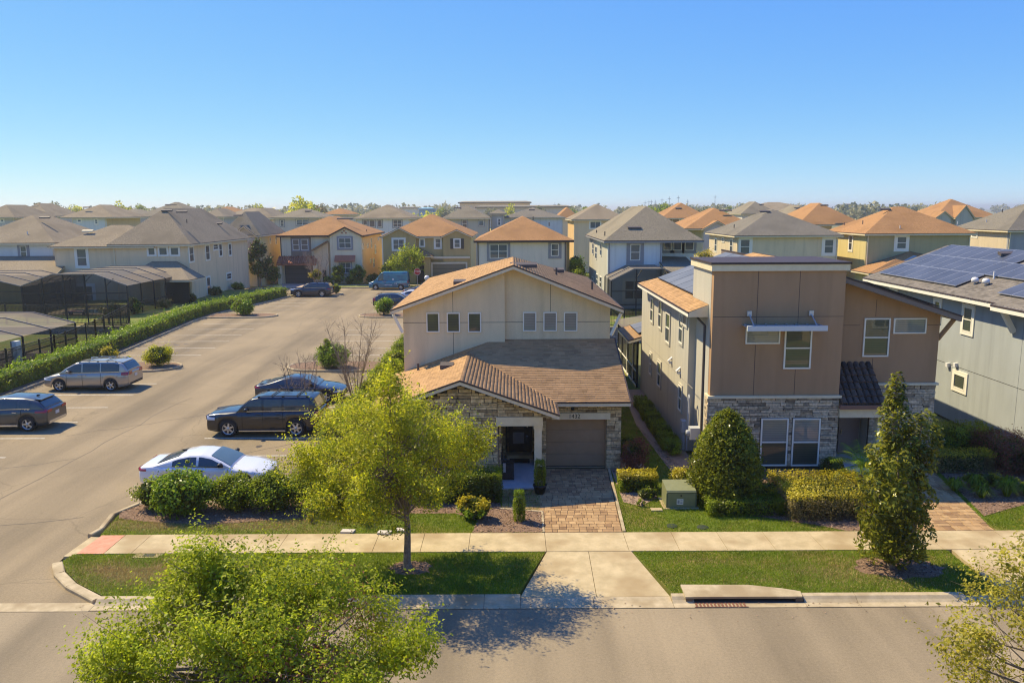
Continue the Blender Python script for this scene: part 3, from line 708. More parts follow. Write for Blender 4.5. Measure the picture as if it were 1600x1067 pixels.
def solar(root, o, ux, vy, n, cols, rows, cw, rh, gap=.02, lift=.12, m=None, skip=(), fm=None):
    """each panel: frame + cells; o corner on the roof plane, ux along, vy up-slope, n normal (unit vectors)"""
    for i in range(cols):
        for j in range(rows):
            if (i, j) in skip: continue
            a = o+ux*(i*(cw+gap))+vy*(j*(rh+gap))+n*lift
            b = MB(); q = [a, a+ux*cw, a+ux*cw+vy*rh, a+vy*rh]; b.prism(q, -n*.04, 1)
            e = .028; q2 = [a+ux*e+vy*e+n*.003, a+ux*(cw-e)+vy*e+n*.003, a+ux*(cw-e)+vy*(rh-e)+n*.003, a+ux*e+vy*(rh-e)+n*.003]; b.face(q2, 0)
            b.build('solar_panel', [m, fm or m_panelframe], root)
    b = MB(); W_, H_ = cols*(cw+gap), rows*(rh+gap)
    for j in range(rows*2):
        q = o+vy*(H_*(j+.5)/(rows*2))+n*.055; b.bar(q+ux*.1, q+ux*(W_-.1), .05, .06)
    b.build('panel_rail', m_panelframe, root)
def cell_mat(name, c):
    m = mat(name, c, rough=.4, spec=.25); N, L = m.node_tree.nodes, m.node_tree.links
    geo = N.new('ShaderNodeNewGeometry'); mp = N.new('ShaderNodeMapping'); L.new(geo.outputs['Position'], mp.inputs[0])
    nz = N.new('ShaderNodeTexNoise'); nz.inputs['Scale'].default_value = .8; L.new(mp.outputs[0], nz.inputs['Vector'])
    cr_ = N.new('ShaderNodeValToRGB'); cr_.color_ramp.elements[0].color = lin(tuple(x*.6 for x in c)); cr_.color_ramp.elements[1].color = lin(tuple(x*1.6 for x in c))
    L.new(nz.outputs[0], cr_.inputs[0]); L.new(cr_.outputs[0], N['Principled BSDF'].inputs['Base Color']); return m
m_panelframe = mat('panel_frame', (.03, .03, .033), rough=.4, metal=.5)
m_cellB = cell_mat('cells_grey', (.15, .15, .145)); m_cellC = cell_mat('cells_blue', (.07, .078, .10))
m_panel_light = mat('panel_frame_light', (.45, .46, .47), rough=.4, metal=.6)

# ================================================================== the house in the middle
c_greige = (.80, .63, .365)
mA = stucco('stucco_greige', c_greige); mA_sh = shingle_mat('roof_brown', (.35, .212, .10)); mA_tab = shingle_piece_mat('shingle_brown', (.40, .24, .112), .17)
mA_st = mat('ledgestone_buff', (.23, .155, .07), (.70, .53, .28), 9., .9, .6, 30., c3=(.47, .35, .175), objrand=1, big=.7)
mA_st2 = mat('ledgestone_buff_i', (.23, .155, .07), (.70, .53, .28), 9., .9, .6, 30., c3=(.47, .35, .175), island=1, big=.7)
m_mortar = mat('mortar', (.055, .045, .035), rough=1.)
m_fasc = mat('fascia_tan', (.70, .57, .36), (.76, .63, .41), 3., .7)
A = thing('house', 'beige house with brown shingle roofs, a stone porch gable and one garage door', 'house', (-.2, 34, 0))
zt = lambda x: 8.18-.375*abs(x-.07)-.12
b = MB()
b.prism([(-4.95, 35.9, .05), (-.32, 35.9, .05), (-.32, 35.9, zt(-.32)), (-4.95, 35.9, zt(-4.95))], (0, 1.5, 0)); b.box(-4.949, 4.499, 41.0, 51.6, .05, 6.0); b.box(-4.951, -.33, 37.4, 41, .05, 6.0)
b.prism([(-.319, 36.15, .05), (4.5, 36.15, .05), (4.5, 36.15, zt(4.5)), (.07, 36.15, zt(.07)), (-.319, 36.15, zt(-.319))], (0, 4.8, 0))
b.build('upper_wall', mA, A)
b = MB()   # ground floor: garage box, porch side walls
b.box(1.1, 1.38, 31.55, 36.14, .05, 2.86); b.box(3.84, 4.42, 31.55, 36.14, .05, 2.86); b.box(1.38, 3.84, 31.55, 36.14, 2.2, 2.86); b.box(1.38, 3.84, 31.85, 36.14, .05, 2.2)
b.prism([(-4.95, 29.5, .05), (-.55, 29.5, .05), (-.55, 29.5, 3.62), (-1.95, 29.5, 4.10), (-4.95, 29.5, 3.05)], (0, .3, 0))
b.prism([(-.549, 29.5, 2.58), (1.12, 29.5, 2.58), (1.12, 29.5, 3.05), (-.549, 29.5, 3.62)], (0, .3, 0))
b.box(-4.95, -4.7, 29.81, 35.9, .05, 3.0); b.box(-.75, -.551, 29.81, 33.2, .05, 3.1); b.box(-.75, 1.099, 33.2, 33.4, .05, 3.1)
b.build('lower_wall', mA, A)
b = MB(); b.box(1.08, 1.379, 31.50, 31.548, .1, 2.84); b.box(3.841, 4.44, 31.5, 31.548, .1, 2.84); b.box(1.38, 3.84, 31.5, 31.548, 2.46, 2.84)
b.prism([(-4.97, 29.44, .1), (-.57, 29.44, .1), (-.57, 29.44, 3.60), (-1.95, 29.44, 4.06), (-4.97, 29.44, 3.0)], (0, .058, 0)); b.prism([(-.569, 29.44, 2.86), (1.1, 29.44, 2.86), (1.1, 29.44, 3.02), (-.569, 29.44, 3.58)], (0, .058, 0))
b.box(-.549, -.51, 29.6, 33.19, .1, 2.5); b.box(-.5, .1, 33.16, 33.199, .1, 2.6); b.box(1.06, 1.08, 31.5, 33.2, .1, 2.6); b.build('veneer_backing', m_mortar, A)
stone_wall(A, front(31.5), [(1.08, 1.38, .1, 2.84), (3.84, 4.44, .1, 2.84), (1.38, 3.84, 2.47, 2.84)], 1, mA_st, mA_st2, limit=110, wid=(.2, .5))
stone_wall(A, front(29.44), [((-4.97, .1), (-.57, .1), (-.57, 3.58), (-1.95, 4.04), (-4.97, 2.98)), ((-.57, 2.86), (1.1, 2.86), (1.1, 3.0), (-.57, 3.56))], 2, mA_st, mA_st2, limit=185, prio=lambda t: -t[0]-.25*t[1], wid=(.22, .62))
stone_wall(A, (Vector((-.51, 0, 0)), UY, UX), [(29.6, 33.1, .1, 2.5)], 3, mA_st, mA_st2, limit=0)
stone_wall(A, front(33.16), [(-.45, -.18, .1, 2.5), (.86, 1.06, .1, 2.5)], 4, mA_st, mA_st2, limit=0)
# garage door: four panels with grooves
m_gar = mat('garage_brown', (.34, .225, .12), (.37, .25, .14), 3., .6)
b = MB()
for k in range(4): b.box(1.40, 3.82, 31.78, 31.83, .13+.515*k, .13+.515*k+.505)
for k in range(4):
    for i in range(4): b.box(1.47+.6*i, 1.96+.6*i, 31.768, 31.78, .22+.515*k, .55+.515*k)
gd = b.build('garage_door', m_gar, A); b = MB(); b.box(1.40, 3.82, 31.77, 31.84, .105, .13); b.build('seal', m_black, gd)
b = MB(); b.box(1.385, 3.835, 31.60, 31.70, .105, .112); b.build('threshold', m_conc, gd)
b = MB(); b.box(1.60, 3.98, 31.40, 31.499, 2.2, 2.47); hb = b.build('garage_header', m_cream, A)
text_obj('house_number', '1432', .24, m_black, A, (2.52, 31.395, 2.335), (pi/2, 0, 0), .01)
b = MB(); b.lathe((2.45, 31.42, 2.62), [(.0, .1), (.06, .09), (.07, 0), (.05, -.05), (0, -.06)], 10); b.box(2.43, 2.47, 31.42, 31.5, 2.66, 2.7); b.build('wall_light', m_black, A)
# porch column, beam, slab, door
b = MB(); b.box(.84, 1.12, 29.46, 29.74, .15, 2.45); b.box(.81, 1.15, 29.43, 29.77, 2.36, 2.5); b.box(.82, 1.14, 29.44, 29.76, .15, .3); b.build('porch_column', m_cream, A)
b = MB(); b.box(-.62, 1.16, 29.36, 29.8, 2.5, 2.85); b.build('porch_beam', m_cream, A)
b = MB(); b.box(-.55, .9, 29.0, 33.2, -.02, .17); b.build('porch_slab', mat('porch_concrete', (.42, .43, .42), (.5, .5, .49), 4., .7), A)
b = MB(); b.box(-.25, .85, 32.6, 33.2, .17, .33); b.build('door_step', m_conc, A)
m_door = mat('door_dark', (.018, .014, .012), rough=.35)
b = MB(); b.box(-.2, .75, 33.10, 33.15, .33, 2.45); dr = b.build('front_door', m_door, A)
b = MB(); b.box(.02, .5, 33.085, 33.099, 1.35, 2.3); b.build('glass', glass_mat('door_glass', (.06, .035, .02)), dr)
b = MB(); b.box(.02, .5, 33.085, 33.099, .7, 1.2); b.build('glass', glass_mat('door_glass2', (.12, .12, .12)), dr)
b = MB()
for z in (1.45, 1.05): b.tube((.64, 33.03, z), (.64, 33.1, z), .035, n=8)
b.build('handle', mat('chrome', (.7, .68, .62), rough=.2, metal=1), dr)
b = MB(); b.box(-.3, -.2, 33.08, 33.15, .33, 2.55); b.box(.75, .85, 33.08, 33.15, .33, 2.55); b.box(-.3, .85, 33.08, 33.15, 2.45, 2.55); b.build('frame', m_door, dr)
# lower roof
M_ = (-1.95, 35.0, 4.36); ap_ = (-1.95, 29.0, 4.36)
low = [[(1.76, 31.0, 3.02), (4.74, 31.0, 3.02), (4.74, 36.15, 4.75), (-.85, 36.15, 4.745), M_],
       [ap_, (1.76, 29.0, 3.02), (1.76, 31.0, 3.02), M_],
       [(-5.5, 29.0, 3.11), ap_, M_, (-1.95, 36.15, 4.36), (-5.5, 36.15, 3.11)], [M_, (-.85, 36.15, 4.745), (-1.95, 36.15, 4.36)]]
make_roof(A, low, mA_sh, m_fasc, .18, shingles=mA_tab, skip=lambda e: abs(e[0][1]-36.15) < .02 and abs(e[1][1]-36.15) < .02)
# upper roof: front gable, hip behind
e0, e1 = (-5.42, 35.35, 6.22), (5.0, 35.35, 6.22); r0, r1 = (.07, 35.35, 8.2), (.07, 41.6, 8.2)
up_planes = [[e0, r0, r1, (-5.42, 38.3, 6.22)], [r0, e1, (5.0, 52.6, 6.22), r1], [r1, (5.0, 52.6, 6.22), (-5.42, 52.6, 6.22)], [r1, (-5.42, 52.6, 6.22), (-5.42, 38.3, 6.22)]]
make_roof(A, up_planes, mA_sh, m_fasc, .19, shingles=mA_tab)
roof_vents(A, [(-2.75, 33.0, 4.08, 'box'), (-4.2, 34.9, 3.56, 'pipe'), (.55, 36.9, 8.02, 'ridge'), (2.3, 41, 7.35, 'pipe'), (2.6, 44, 7.25, 'box'), (4.1, 40.5, 6.68, 'pipe'), (-2.4, 36.7, 7.27, 'box')])
kicker(A, (-5.35, 35.62, 5.98), (-4.97, 35.75, 5.15), m_white, .12); kicker(A, (4.92, 35.62, 5.98), (4.53, 35.9, 4.95), m_white, .12)
for px in (666, 698, 731):
    (x0, z1), (x1, z0) = V(px, 488.5, 35.9), V(px+21, 519, 35.9); window(A, front(35.9), x0, x1, z0, z1, 'fixed', fr=.05, glass=g_green)
for px in (817, 849, 881):
    (x0, z1), (x1, z0) = V(px, 487.5, 36.15), V(px+21, 517.5, 36.15); window(A, front(36.15), x0, x1, z0, z1, 'fixed', fr=.05, glass=g_blind)
xj = V(708, 504, 35.9); joints(A, front(35.9), [(xj[0], 3.9, xj[0], 5.1), (xj[0], 6.02, xj[0], 7.02), (-4.95, xj[1], -.33, xj[1])], m=mat('groove_soft', (.15, .13, .10)))
xj = V(860, 503, 36.15); joints(A, front(36.15), [(xj[0], 5.98, xj[0], 7.4), (-.3, xj[1], 4.48, xj[1])], m=MATS['groove_soft'])
# things on the porch
pc = thing('porch_chair', 'dark wicker armchair at the stone side of the porch', 'armchair', (-.28, 30.3, .17))
m_wick = mat('wicker', (.018, .014, .012), (.045, .035, .03), 40., .7)
b = MB(); b.box(-.46, .02, 29.98, 30.5, .42, .56); b.build('seat', m_wick, pc)
b = MB(); b.box(-.5, -.38, 29.98, 30.9, .42, 1.25); b.build('backrest', m_wick, pc)
for y in (29.95, 30.5): b = MB(); b.box(-.46, .05, y-.05, y+.02, .19, .8); b.build('armrest', m_wick, pc)
b = MB(); b.box(-.37, -.27, 29.88, 29.93, .5, .86); b.build('cushion', mat('cushion', (.5, .45, .38)), pc)
o = MB(); o.box(-.12, .72, 32.05, 32.58, .171, .19); o = o.build('door_mat', mat('rubber', (.012, .012, .012), rough=.9), None, loc=(.3, 32.3, .17)); tagp(o, 'black rubber mat before the porch door step', 'mat')

# ================================================================== the brown house on the right
mBr = stucco('stucco_brown', (.43, .262, .135), .08, .14); mBw = stucco('stucco_white', (.51, .475, .375), .06)
mB_sh = MATS['roof_brown']; mB_st = mat('ledgestone_grey', (.18, .14, .088), (.68, .54, .34), 9., .9, .6, 30., c3=(.39, .31, .20), objrand=1, big=.7)
mB_st2 = mat('ledgestone_grey_i', (.18, .14, .088), (.68, .54, .34), 9., .9, .6, 30., c3=(.39, .31, .20), island=1, big=.7)
B = thing('house', 'modern brown stucco house with a flat topped tower, grey stone base and white west wall', 'house', (12.5, 33, 0))
b = MB(); b.box(7.96, 13.16, 31.3, 31.62, 3.16, 8.2); b.build('tower_wall', mBr, B)
b = MB(); b.box(7.95, 13.15, 31.621, 34.8, .05, 8.2); b.box(7.97, 13.14, 31.36, 31.62, .05, 3.16); b.box(7.65, 13.1, 34.0, 46.5, .05, 6.42); b.box(13.1, 17.7, 35.0, 46.5, .05, 6.2); b.build('west_wall', mBw, B)
b = MB(); b.box(13.161, 13.6, 32.6, 35, 2.7, 7.7); b.prism([(13.6, 32.6, 3.36), (17.71, 32.6, 3.36), (17.71, 32.6, 6.25), (13.6, 32.6, 7.62)], (0, 2.5, 0)); b.build('east_wall', mBr, B)
b = MB(); b.box(15.0, 17.69, 32.65, 35, .05, 3.36); b.box(13.16, 15.0, 33.3, 35, .05, 3.3); b.build('entry_wall', mBw, B)
# parapet
b = MB(); b.box(7.84, 13.26, 31.2, 34.9, 8.2, 8.46); pr = b.build('parapet', m_cream, B); b = MB(); b.box(7.8, 13.3, 31.16, 34.94, 8.46, 8.54); b.build('cap_flashing', m_drip, pr)
# stone base
b = MB(); b.box(7.93, 13.17, 31.28, 31.359, .1, 3.1); b.build('veneer_backing', m_mortar, B); b = MB(); b.box(7.925, 7.949, 31.36, 31.75, .1, 3.1); b.build('veneer_backing', m_mortar, B); b = MB(); b.box(15.02, 17.72, 32.57, 32.649, .1, 3.3); b.build('veneer_backing', m_mortar, B); b = MB(); b.box(13.18, 14.02, 33.21, 33.299, .1, 2.7); b.build('veneer_backing', m_mortar, B)
lowwins = []
for px in (1189, 1238.5):
    (x0, z1), (x1, z0) = V(px, 653, 31.28), V(px+39, 727, 31.28); lowwins.append((x0, x1, z0, z1))
R = []; xs_ = [7.93]+[v for w in lowwins for v in (w[0]-.02, w[1]+.02)]+[13.17]
z0, z1 = lowwins[0][2]-.02, lowwins[0][3]+.02
for a, c in ((xs_[0], xs_[1]), (xs_[2], xs_[3]), (xs_[4], xs_[5])): R.append((a, c, max(z0, .12), z1))
R += [(7.93, 13.17, z1, 3.08)]
stone_wall(B, front(31.28), R, 11, mB_st, mB_st2, rowh=.105, limit=225, prio=lambda t: -t[1], wid=(.2, .62))
stone_wall(B, leftw(7.925), [(31.26, 31.78, .1, 3.08)], 12, mB_st, mB_st2, rowh=.105, limit=0, wid=(.14, .3))
stone_wall(B, front(32.57), [(15.02, 17.72, .1, 3.3)], 13, mB_st, mB_st2, rowh=.105, limit=75, prio=lambda t: -t[1])
stone_wall(B, front(33.21), [(13.2, 14.0, .1, 2.7)], 14, mB_st, mB_st2, rowh=.105, limit=0)
b = MB(); b.box(7.86, 13.24, 31.18, 31.4, 3.09, 3.19); b.box(7.86, 7.95, 31.4, 31.8, 3.09, 3.19); b.build('stone_ledge', m_cream, B)
b = MB(); b.box(14.9, 17.8, 32.47, 32.7, 3.31, 3.40); b.build('stone_ledge', m_cream, B)
for (x0, x1, z0, z1) in lowwins: window(B, front(31.26), x0, x1, z0, z1, 'dh', fr=.06, glass=g_blind, lowglass=g_green)
# tower windows and steel awning
(x0, z1), (x1, z0) = V(1165.5, 511, 31.3), V(1218, 537, 31.3); window(B, front(31.3), x0, x1, z0, z1, 'fixed', fr=.055, glass=g_blind)
(x0, z1), (x1, z0) = V(1226.5, 511, 31.3), V(1265.5, 576, 31.3); window(B, front(31.3), x0, x1, z0, z1, 'dh', fr=.06, glass=g_green)
aw = MB(); aw.box(9.15, 12.15, 30.5, 31.3, 6.03, 6.07); m_steel = mat('galvanised', (.50, .52, .52), (.58, .6, .6), 6., .4, metal=.6)
for k in range(8): aw.box(9.2+k*.41, 9.26+k*.41, 30.5, 31.29, 6.07, 6.11)
ao = aw.build('steel_awning', m_steel, B); b = MB(); b.box(9.1, 12.2, 30.4, 30.5, 5.94, 6.14); b.build('fascia', mat('awning_white', (.62, .63, .6), rough=.45), ao)
for x in (9.4, 11.85):
    b = MB(); b.tube((x, 30.6, 6.12), (x, 31.28, 6.5), .03, n=6); b.box(x-.09, x+.09, 31.22, 31.3, 6.42, 6.62); b.build('tie_rod', m_steel, ao)
j1, j2 = V(1184, 460, 31.3)[0], V(1249, 460, 31.3)[0]; zj = V(1180, 495, 31.3)[1]
joints(B, front(31.3), [(j1, 3.2, j1, 5.25), (j1, 6.1, j1, 8.2), (j2, 3.2, j2, 4.25), (j2, 6.1, j2, 8.2), (7.97, zj, 13.15, zj)], m=mat('groove_brown', (.13, .085, .055)))
# east wing windows
(x0, z1), (x1, z0) = V(1350.5, 497, 32.6), V(1387, 557, 32.6); window(B, front(32.6), x0, x1, z0, z1, 'dh', fr=.06, glass=g_green)
(x0, z1), (x1, z0) = V(1396.5, 497, 32.6), V(1446, 521, 32.6); window(B, front(32.6), x0, x1, z0, z1, 'fixed', fr=.055, glass=g_blind)
j1 = V(1370, 470, 32.6)[0]; zj = V(1370, 508, 32.6)[1]; joints(B, front(32.6), [(j1, 6.2, j1, 6.9), (j1, 3.4, j1, 4.45), (13.2, zj, 14.4, zj), (17.2, zj, 17.7, zj)], m=MATS['groove_brown'])
# roofs of the brown house
c0, c1 = (7.12, 31.9, 6.5), (7.12, 44.6, 6.5); rB0, rB1 = (12.3, 34.6, 8.42), (12.3, 40.6, 8.42)
westp = [c0, (7.94, 31.9, 6.804), (7.94, 34.85, 6.804), (12.3, 34.85, 8.42), rB1, (7.12, 44.9, 6.5)]
rfB = make_roof(B, [westp, [rB1, (18.0, 46.9, 6.3), (7.12, 44.9, 6.5)]], mB_sh, m_white, .2, shingles=mA_tab, skip=lambda e: e[0][1] < 34.9 and e[1][1] < 34.9 and abs(e[0][0]-e[1][0]) < 4.5 and max(e[0][0], e[1][0]) > 7.5)
b = MB(); b.prism([(7.13, 31.9, 6.3), (7.95, 31.9, 6.3), (7.95, 31.9, 6.8), (7.13, 31.9, 6.48)], (0, .06, 0)); b.build('eave_end', m_cream, rfB)
east = [[(13.17, 31.9, 7.98), (18.2, 31.9, 6.30), (18.2, 46.9, 6.30), (12.3, 46.9, 8.27), (12.3, 35, 8.27), (13.17, 35, 7.98)]]
make_roof(B, east, mB_sh, mat('bronze_fascia', (.21, .16, .125), rough=.6), .24, skip=lambda e: abs(e[0][0]-13.17) < .01 and abs(e[1][0]-13.17) < .01)
ux = Vector((0, 1, 0)); vy = Vector((5.18, 0, 1.92)).normalized(); nn = Vector((-1.92, 0, 5.18)).normalized()
solar(B, Vector((8.0, 33.6, 6.826)), ux, vy, nn, 6, 2, 1.62, 1.95, m=m_cellB, skip=((0, 1),))
vy = Vector((-5.03, 0, 1.68)).normalized(); nn = Vector((1.68, 0, 5.03)).normalized()
solar(B, Vector((17.6, 32.6, 6.50)), ux, vy, nn, 7, 2, 1.65, 1.6, m=m_cellB)
b = MB(); b.prism([(12.3, 40.2, 8.38), (13.2, 40.2, 8.1), (13.2, 43.8, 8.1), (12.3, 43.8, 8.38)], (0, 0, .2)); 
roof_vents(B, [(10.4, 43.0, 7.6, 'pipe')])
kicker(B, (18.05, 32.2, 6.12), (17.74, 32.75, 5.2), mBr, .14)
# entry: tiled roof, beam, door
mt = mat('barrel_tile', (.05, .036, .028), (.13, .085, .055), 6., .8, .5, 40., c3=(.08, .055, .04), objrand=1, big=.5)
def tile_mesh():
    b = MB(); rows = []
    for t in (0, 1): rows.append([(.5*cos(a)*(.92 if t else 1), t, .42*sin(a)+(.12 if t == 0 else 0)) for a in [pi*k/6 for k in range(7)]])
    b.grid(rows, 0, True); b.grid([[(.5*cos(a)*.86, 0, .42*sin(a)*.7) for a in [pi*k/6 for k in range(7)]], rows[0]], 0, False); return b.mesh('tile', mt)
tm_ = tile_mesh(); a0 = Vector((13.17, 31.0, 2.86)); sl_ = Vector((0, 1.6, 1.38)); slu = sl_.normalized(); L_ = sl_.length
b = MB(); b.face([(13.17, 31.0, 2.84), (15.0, 31.0, 2.84), (14.9, 32.6, 4.2), (13.17, 32.6, 4.2)]); b.face([(15.0, 31.0, 2.84), (15.0, 32.6, 2.84), (14.9, 32.6, 4.2)]); er = b.build('entry_roof', mt, B)
nr_, nc_ = 6, 7
for i in range(nr_):
    for k in range(nc_):
        p = a0+slu*(L_/nr_*i)+UX*(.13+k*.255); o = piece('tile', tm_, er, p, (.24, L_/nr_*1.12, .24)); o.rotation_euler = (math.atan2(slu.z, slu.y)-.06, 0, rnd.uniform(-.02, .02))
b = MB(); b.box(13.12, 15.02, 30.95, 31.12, 2.68, 2.84); b.build('gutter_board', mat('rust_fascia', (.24, .13, .085)), B)
b = MB(); b.box(13.17, 15.05, 31.1, 31.4, 2.3, 2.68); b.build('entry_beam', m_cream, B)
b = MB(); b.box(14.05, 14.92, 33.2, 33.29, .17, 2.6); dB = b.build('front_door', mat('door_brown', (.26, .19, .15), rough=.5), B); b = MB(); b.box(14.12, 14.17, 33.14, 33.2, 1.05, 1.25); b.build('handle', MATS['chrome'], dB)
b = MB(); b.box(14.75, 15.05, 31.15, 31.45, .15, 2.3); b.build('entry_post', m_cream, B)
b = MB(); b.box(13.2, 15.0, 31.2, 33.3, .0, .16); b.build('entry_slab', MATS['porch_concrete'], B)
# west wall: narrow windows, conduit, meter, spout, vents
wl = leftw(7.65)
for (p0, p1, q0, q1, st, gl) in ((1017.5, 1021.5, 466, 503, 'dh', g_dark), (1030, 1034.5, 470, 513, 'dh', g_dark), (1041, 1047.5, 489, 536, 'dh', g_green), (1062, 1068, 490, 537, 'dh', g_green), (1015.5, 1018.5, 552, 585, 'dh', g_dark), (1028, 1033, 565, 604, 'dh', g_dark), (1061, 1066, 602, 642, 'dh', g_dark)):
    y0 = XV(p1, (q0+q1)/2, 7.65)[0]; y1 = XV(p0, (q0+q1)/2, 7.65)[0]; pm = (p0+p1)/2; zt_ = XV(pm, q0, 7.65)[1]; zb_ = XV(pm, q1, 7.65)[1]
    window(B, wl, y0, max(y1, y0+.55), zb_, min(zt_, 6.1), st, trim=.09, tm=mBw, glass=gl, fr=.05)
window(B, wl, 34.3, 35.5, 5.55, 6.1, 'fixed', trim=.08, tm=mBw, glass=g_green, fr=.05)
joints(B, wl, [(33.0, 3.1, 46.4, 3.1)], m=mat('groove_pale', (.33, .30, .25)))
for px, py in ((1048, 564), (1061, 580)):
    y, z = XV(px, py, 7.6); b = MB(); b.prism([(7.46, y-.1, z-.02), (7.46, y+.1, z-.02), (7.66, y+.1, z+.16), (7.66, y-.1, z+.16)], (0, 0, .05)); b.box(7.52, 7.65, y-.1, y+.1, z-.12, z-.02); b.build('wall_vent', m_pvc, B)
b = MB(); y = 34.0
b.path([(7.6, 33.05, 6.45), (7.58, 32.6, 6.42), (7.62, 32.35, 6.2), (7.9, 32.3, 5.9), (7.9, 32.3, 1.2)], .045, 6)
b.build('downspout', mat('spout', (.10, .085, .075), rough=.6), B)
b = MB(); b.box(7.5, 7.94, 32.5, 32.9, 1.0, 1.5); b.lathe((7.45, 32.7, 1.25), [(0, -.12), (.1, -.1), (.1, .1), (0, .12)], 10); b.build('electric_meter', mat('meter_grey', (.45, .46, .46), rough=.5), B)
b = MB(); b.path([(7.6, 33.3, 1.1), (7.6, 33.3, 2.6), (7.62, 33.45, 2.72), (7.62, 33.6, 2.6), (7.62, 33.6, .2)], .04, 6); b.build('conduit', MATS['meter_grey'], B)
b = MB(); b.box(7.42, 7.64, 33.8, 34.2, .95, 1.45); b.box(7.5, 7.6, 33.95, 34.05, .1, .95); b.build('utility_box', MATS['meter_grey'], B)
# screened lanai behind, with its own small roof
m_scr = screen_mat('insect_screen', (.045, .042, .038), .60); m_scr2 = screen_mat('roof_screen', (.25, .21, .155), .66)
ln = thing('screen_porch', 'dark screened porch with a little brown roof behind the white west wall', 'porch', (7.4, 50, 0))
b = MB(); b.box(7.45, 7.47, 46.6, 55, .2, 2.9); b.build('screen', m_scr, ln)
for y in (46.6, 48.2, 50.6, 53, 55): b = MB(); b.box(7.40, 7.52, y-.06, y+.06, .1, 2.95); b.build('post', m_white if y > 48 and y < 51 else m_black, ln)
b = MB(); b.box(7.40, 7.5, 46.6, 55, .1, .2); b.box(7.41, 7.5, 46.6, 55, 1.0, 1.06); b.build('rail', m_white, ln)
make_roof(ln, [[(6.9, 46.4, 2.98), (6.9, 51.2, 2.98), (12, 51.2, 4.4), (12, 46.6, 4.4)]], mB_sh, m_white, .2)
vy = Vector((5.1, 0, 1.42)).normalized(); nn = Vector((-1.42, 0, 5.1)).normalized()
solar(ln, Vector((7.6, 47.2, 3.18)), UY, vy, nn, 2, 1, 1.7, 1.6, m=m_cellB)
b = MB(); b.face([(7.2, 51.3, 3.0), (7.2, 56, 2.9), (12, 56, 3.6), (12, 51.3, 4.1)]); b.build('roof_screen', m_scr2, ln)

# ================================================================== the grey house at the right edge
mC = stucco('stucco_bluegrey', (.385, .405, .38), .08); mC_sh = shingle_mat('roof_greybrown', (.15, .135, .118)); mC_tab = shingle_piece_mat('shingle_greybrown', (.175, .155, .132))
Ch = thing('house', 'blue grey stucco house at the right edge with blue solar panels on its roof', 'house', (26, 40, 0))
b = MB(); b.box(22.1, 31, 30.5, 48.2, .05, 6.3); b.prism([(22.1, 48.2, 6.3), (31, 48.2, 6.3), (26.5, 48.2, 8.1)], (0, -.3, 0)); b.build('wall', mC, Ch)
cw = [(21.5, 35.2, 6.42), (21.5, 48.7, 6.42), (26.5, 48.7, 8.36), (26.5, 29.5, 8.36), (21.3, 29.5, 6.34), (21.3, 35.2, 6.34)]
make_roof(Ch, [cw, [(26.5, 29.5, 8.36), (26.5, 48.7, 8.36), (31.6, 48.7, 6.4), (31.6, 29.5, 6.4)]], mC_sh, m_white, .24, shingles=mC_tab)
ux = Vector((0, 1, 0)); vy = Vector((5, 0, 1.94)).normalized(); nn = Vector((-1.94, 0, 5)).normalized()
o0 = Vector((21.5, 0, 6.42))
solar(Ch, o0+vy*.7+UY*39.6, ux, vy, nn, 8, 3, 1.03, 1.5, m=m_cellC, fm=m_panel_light); solar(Ch, o0+vy*2.22+UY*35.4, ux, vy, nn, 4, 1, 1.03, 1.5, m=m_cellC, fm=m_panel_light); solar(Ch, o0+vy*.7+UY*33.0, ux, vy, nn, 3, 1, 1.03, 1.5, m=m_cellC, fm=m_panel_light)
def onC(px, py, up=.0):
    # place on the west slope seen through this pixel
    d = ray(px, py); p0 = Vector((21.5, 0, 6.42)); c = Vector((0, 0, CAM_H)); t = (p0-c).dot(nn)/d.dot(nn); return c+d*t
for px, py in ((1523, 444), (1540, 446)):
    p = onC(px, py); b = MB(); b.lathe(p+Vector((0, 0, -.05)), [(.05, 0), (.05, .15), (.17, .15), (.17, .3), (.1, .38), (0, .4)], 10); b.build('turbine_vent', m_pvc, Ch)
p = onC(1553, 436); b = MB(); b.tube(p, p+UZ*.35, .05); b.build('vent_pipe', m_pvc, Ch)
p = onC(1580, 399); roof_vents(Ch, [(p.x, p.y, p.z, 'ridge')])
wc = leftw(22.1)
for (pa, pb, qa, qb, st) in ((1506, 1520, 480, 519, 'dh'), (1491, 1509, 585, 608, 'fixed'), (1461, 1469, 470, 500, 'dh')):
    y1 = XV(pa, (qa+qb)/2, 22.1)[0]; y0 = XV(pb, (qa+qb)/2, 22.1)[0]; pm = (pa+pb)/2; zt_, zb_ = XV(pm, qa, 22.1)[1], XV(pm, qb, 22.1)[1]
    window(Ch, wc, y0, y1, zb_, min(zt_, 6.0), st, trim=.17, glass=g_green, fr=.05)
window(Ch, wc, 45.5, 46.2, 4.4, 5.9, 'dh', trim=.17, glass=g_green)
joints(Ch, wc, [(30.6, 2.82, 48.1, 2.82)]); joints(Ch, wc, [(34.0, .2, 34.0, 6.2)], m=mat('groove_grey', (.19, .205, .215)))
for px, py in ((1480, 570), (1492, 570)):
    y, z = XV(px, py, 22); b = MB(); b.box(21.95, 22.1, y-.1, y+.1, z-.1, z+.1); b.build('wall_vent', m_pvc, Ch)
kicker(Ch, (21.5, 34.6, 6.15), (22.06, 34.6, 5.2), m_white, .2)

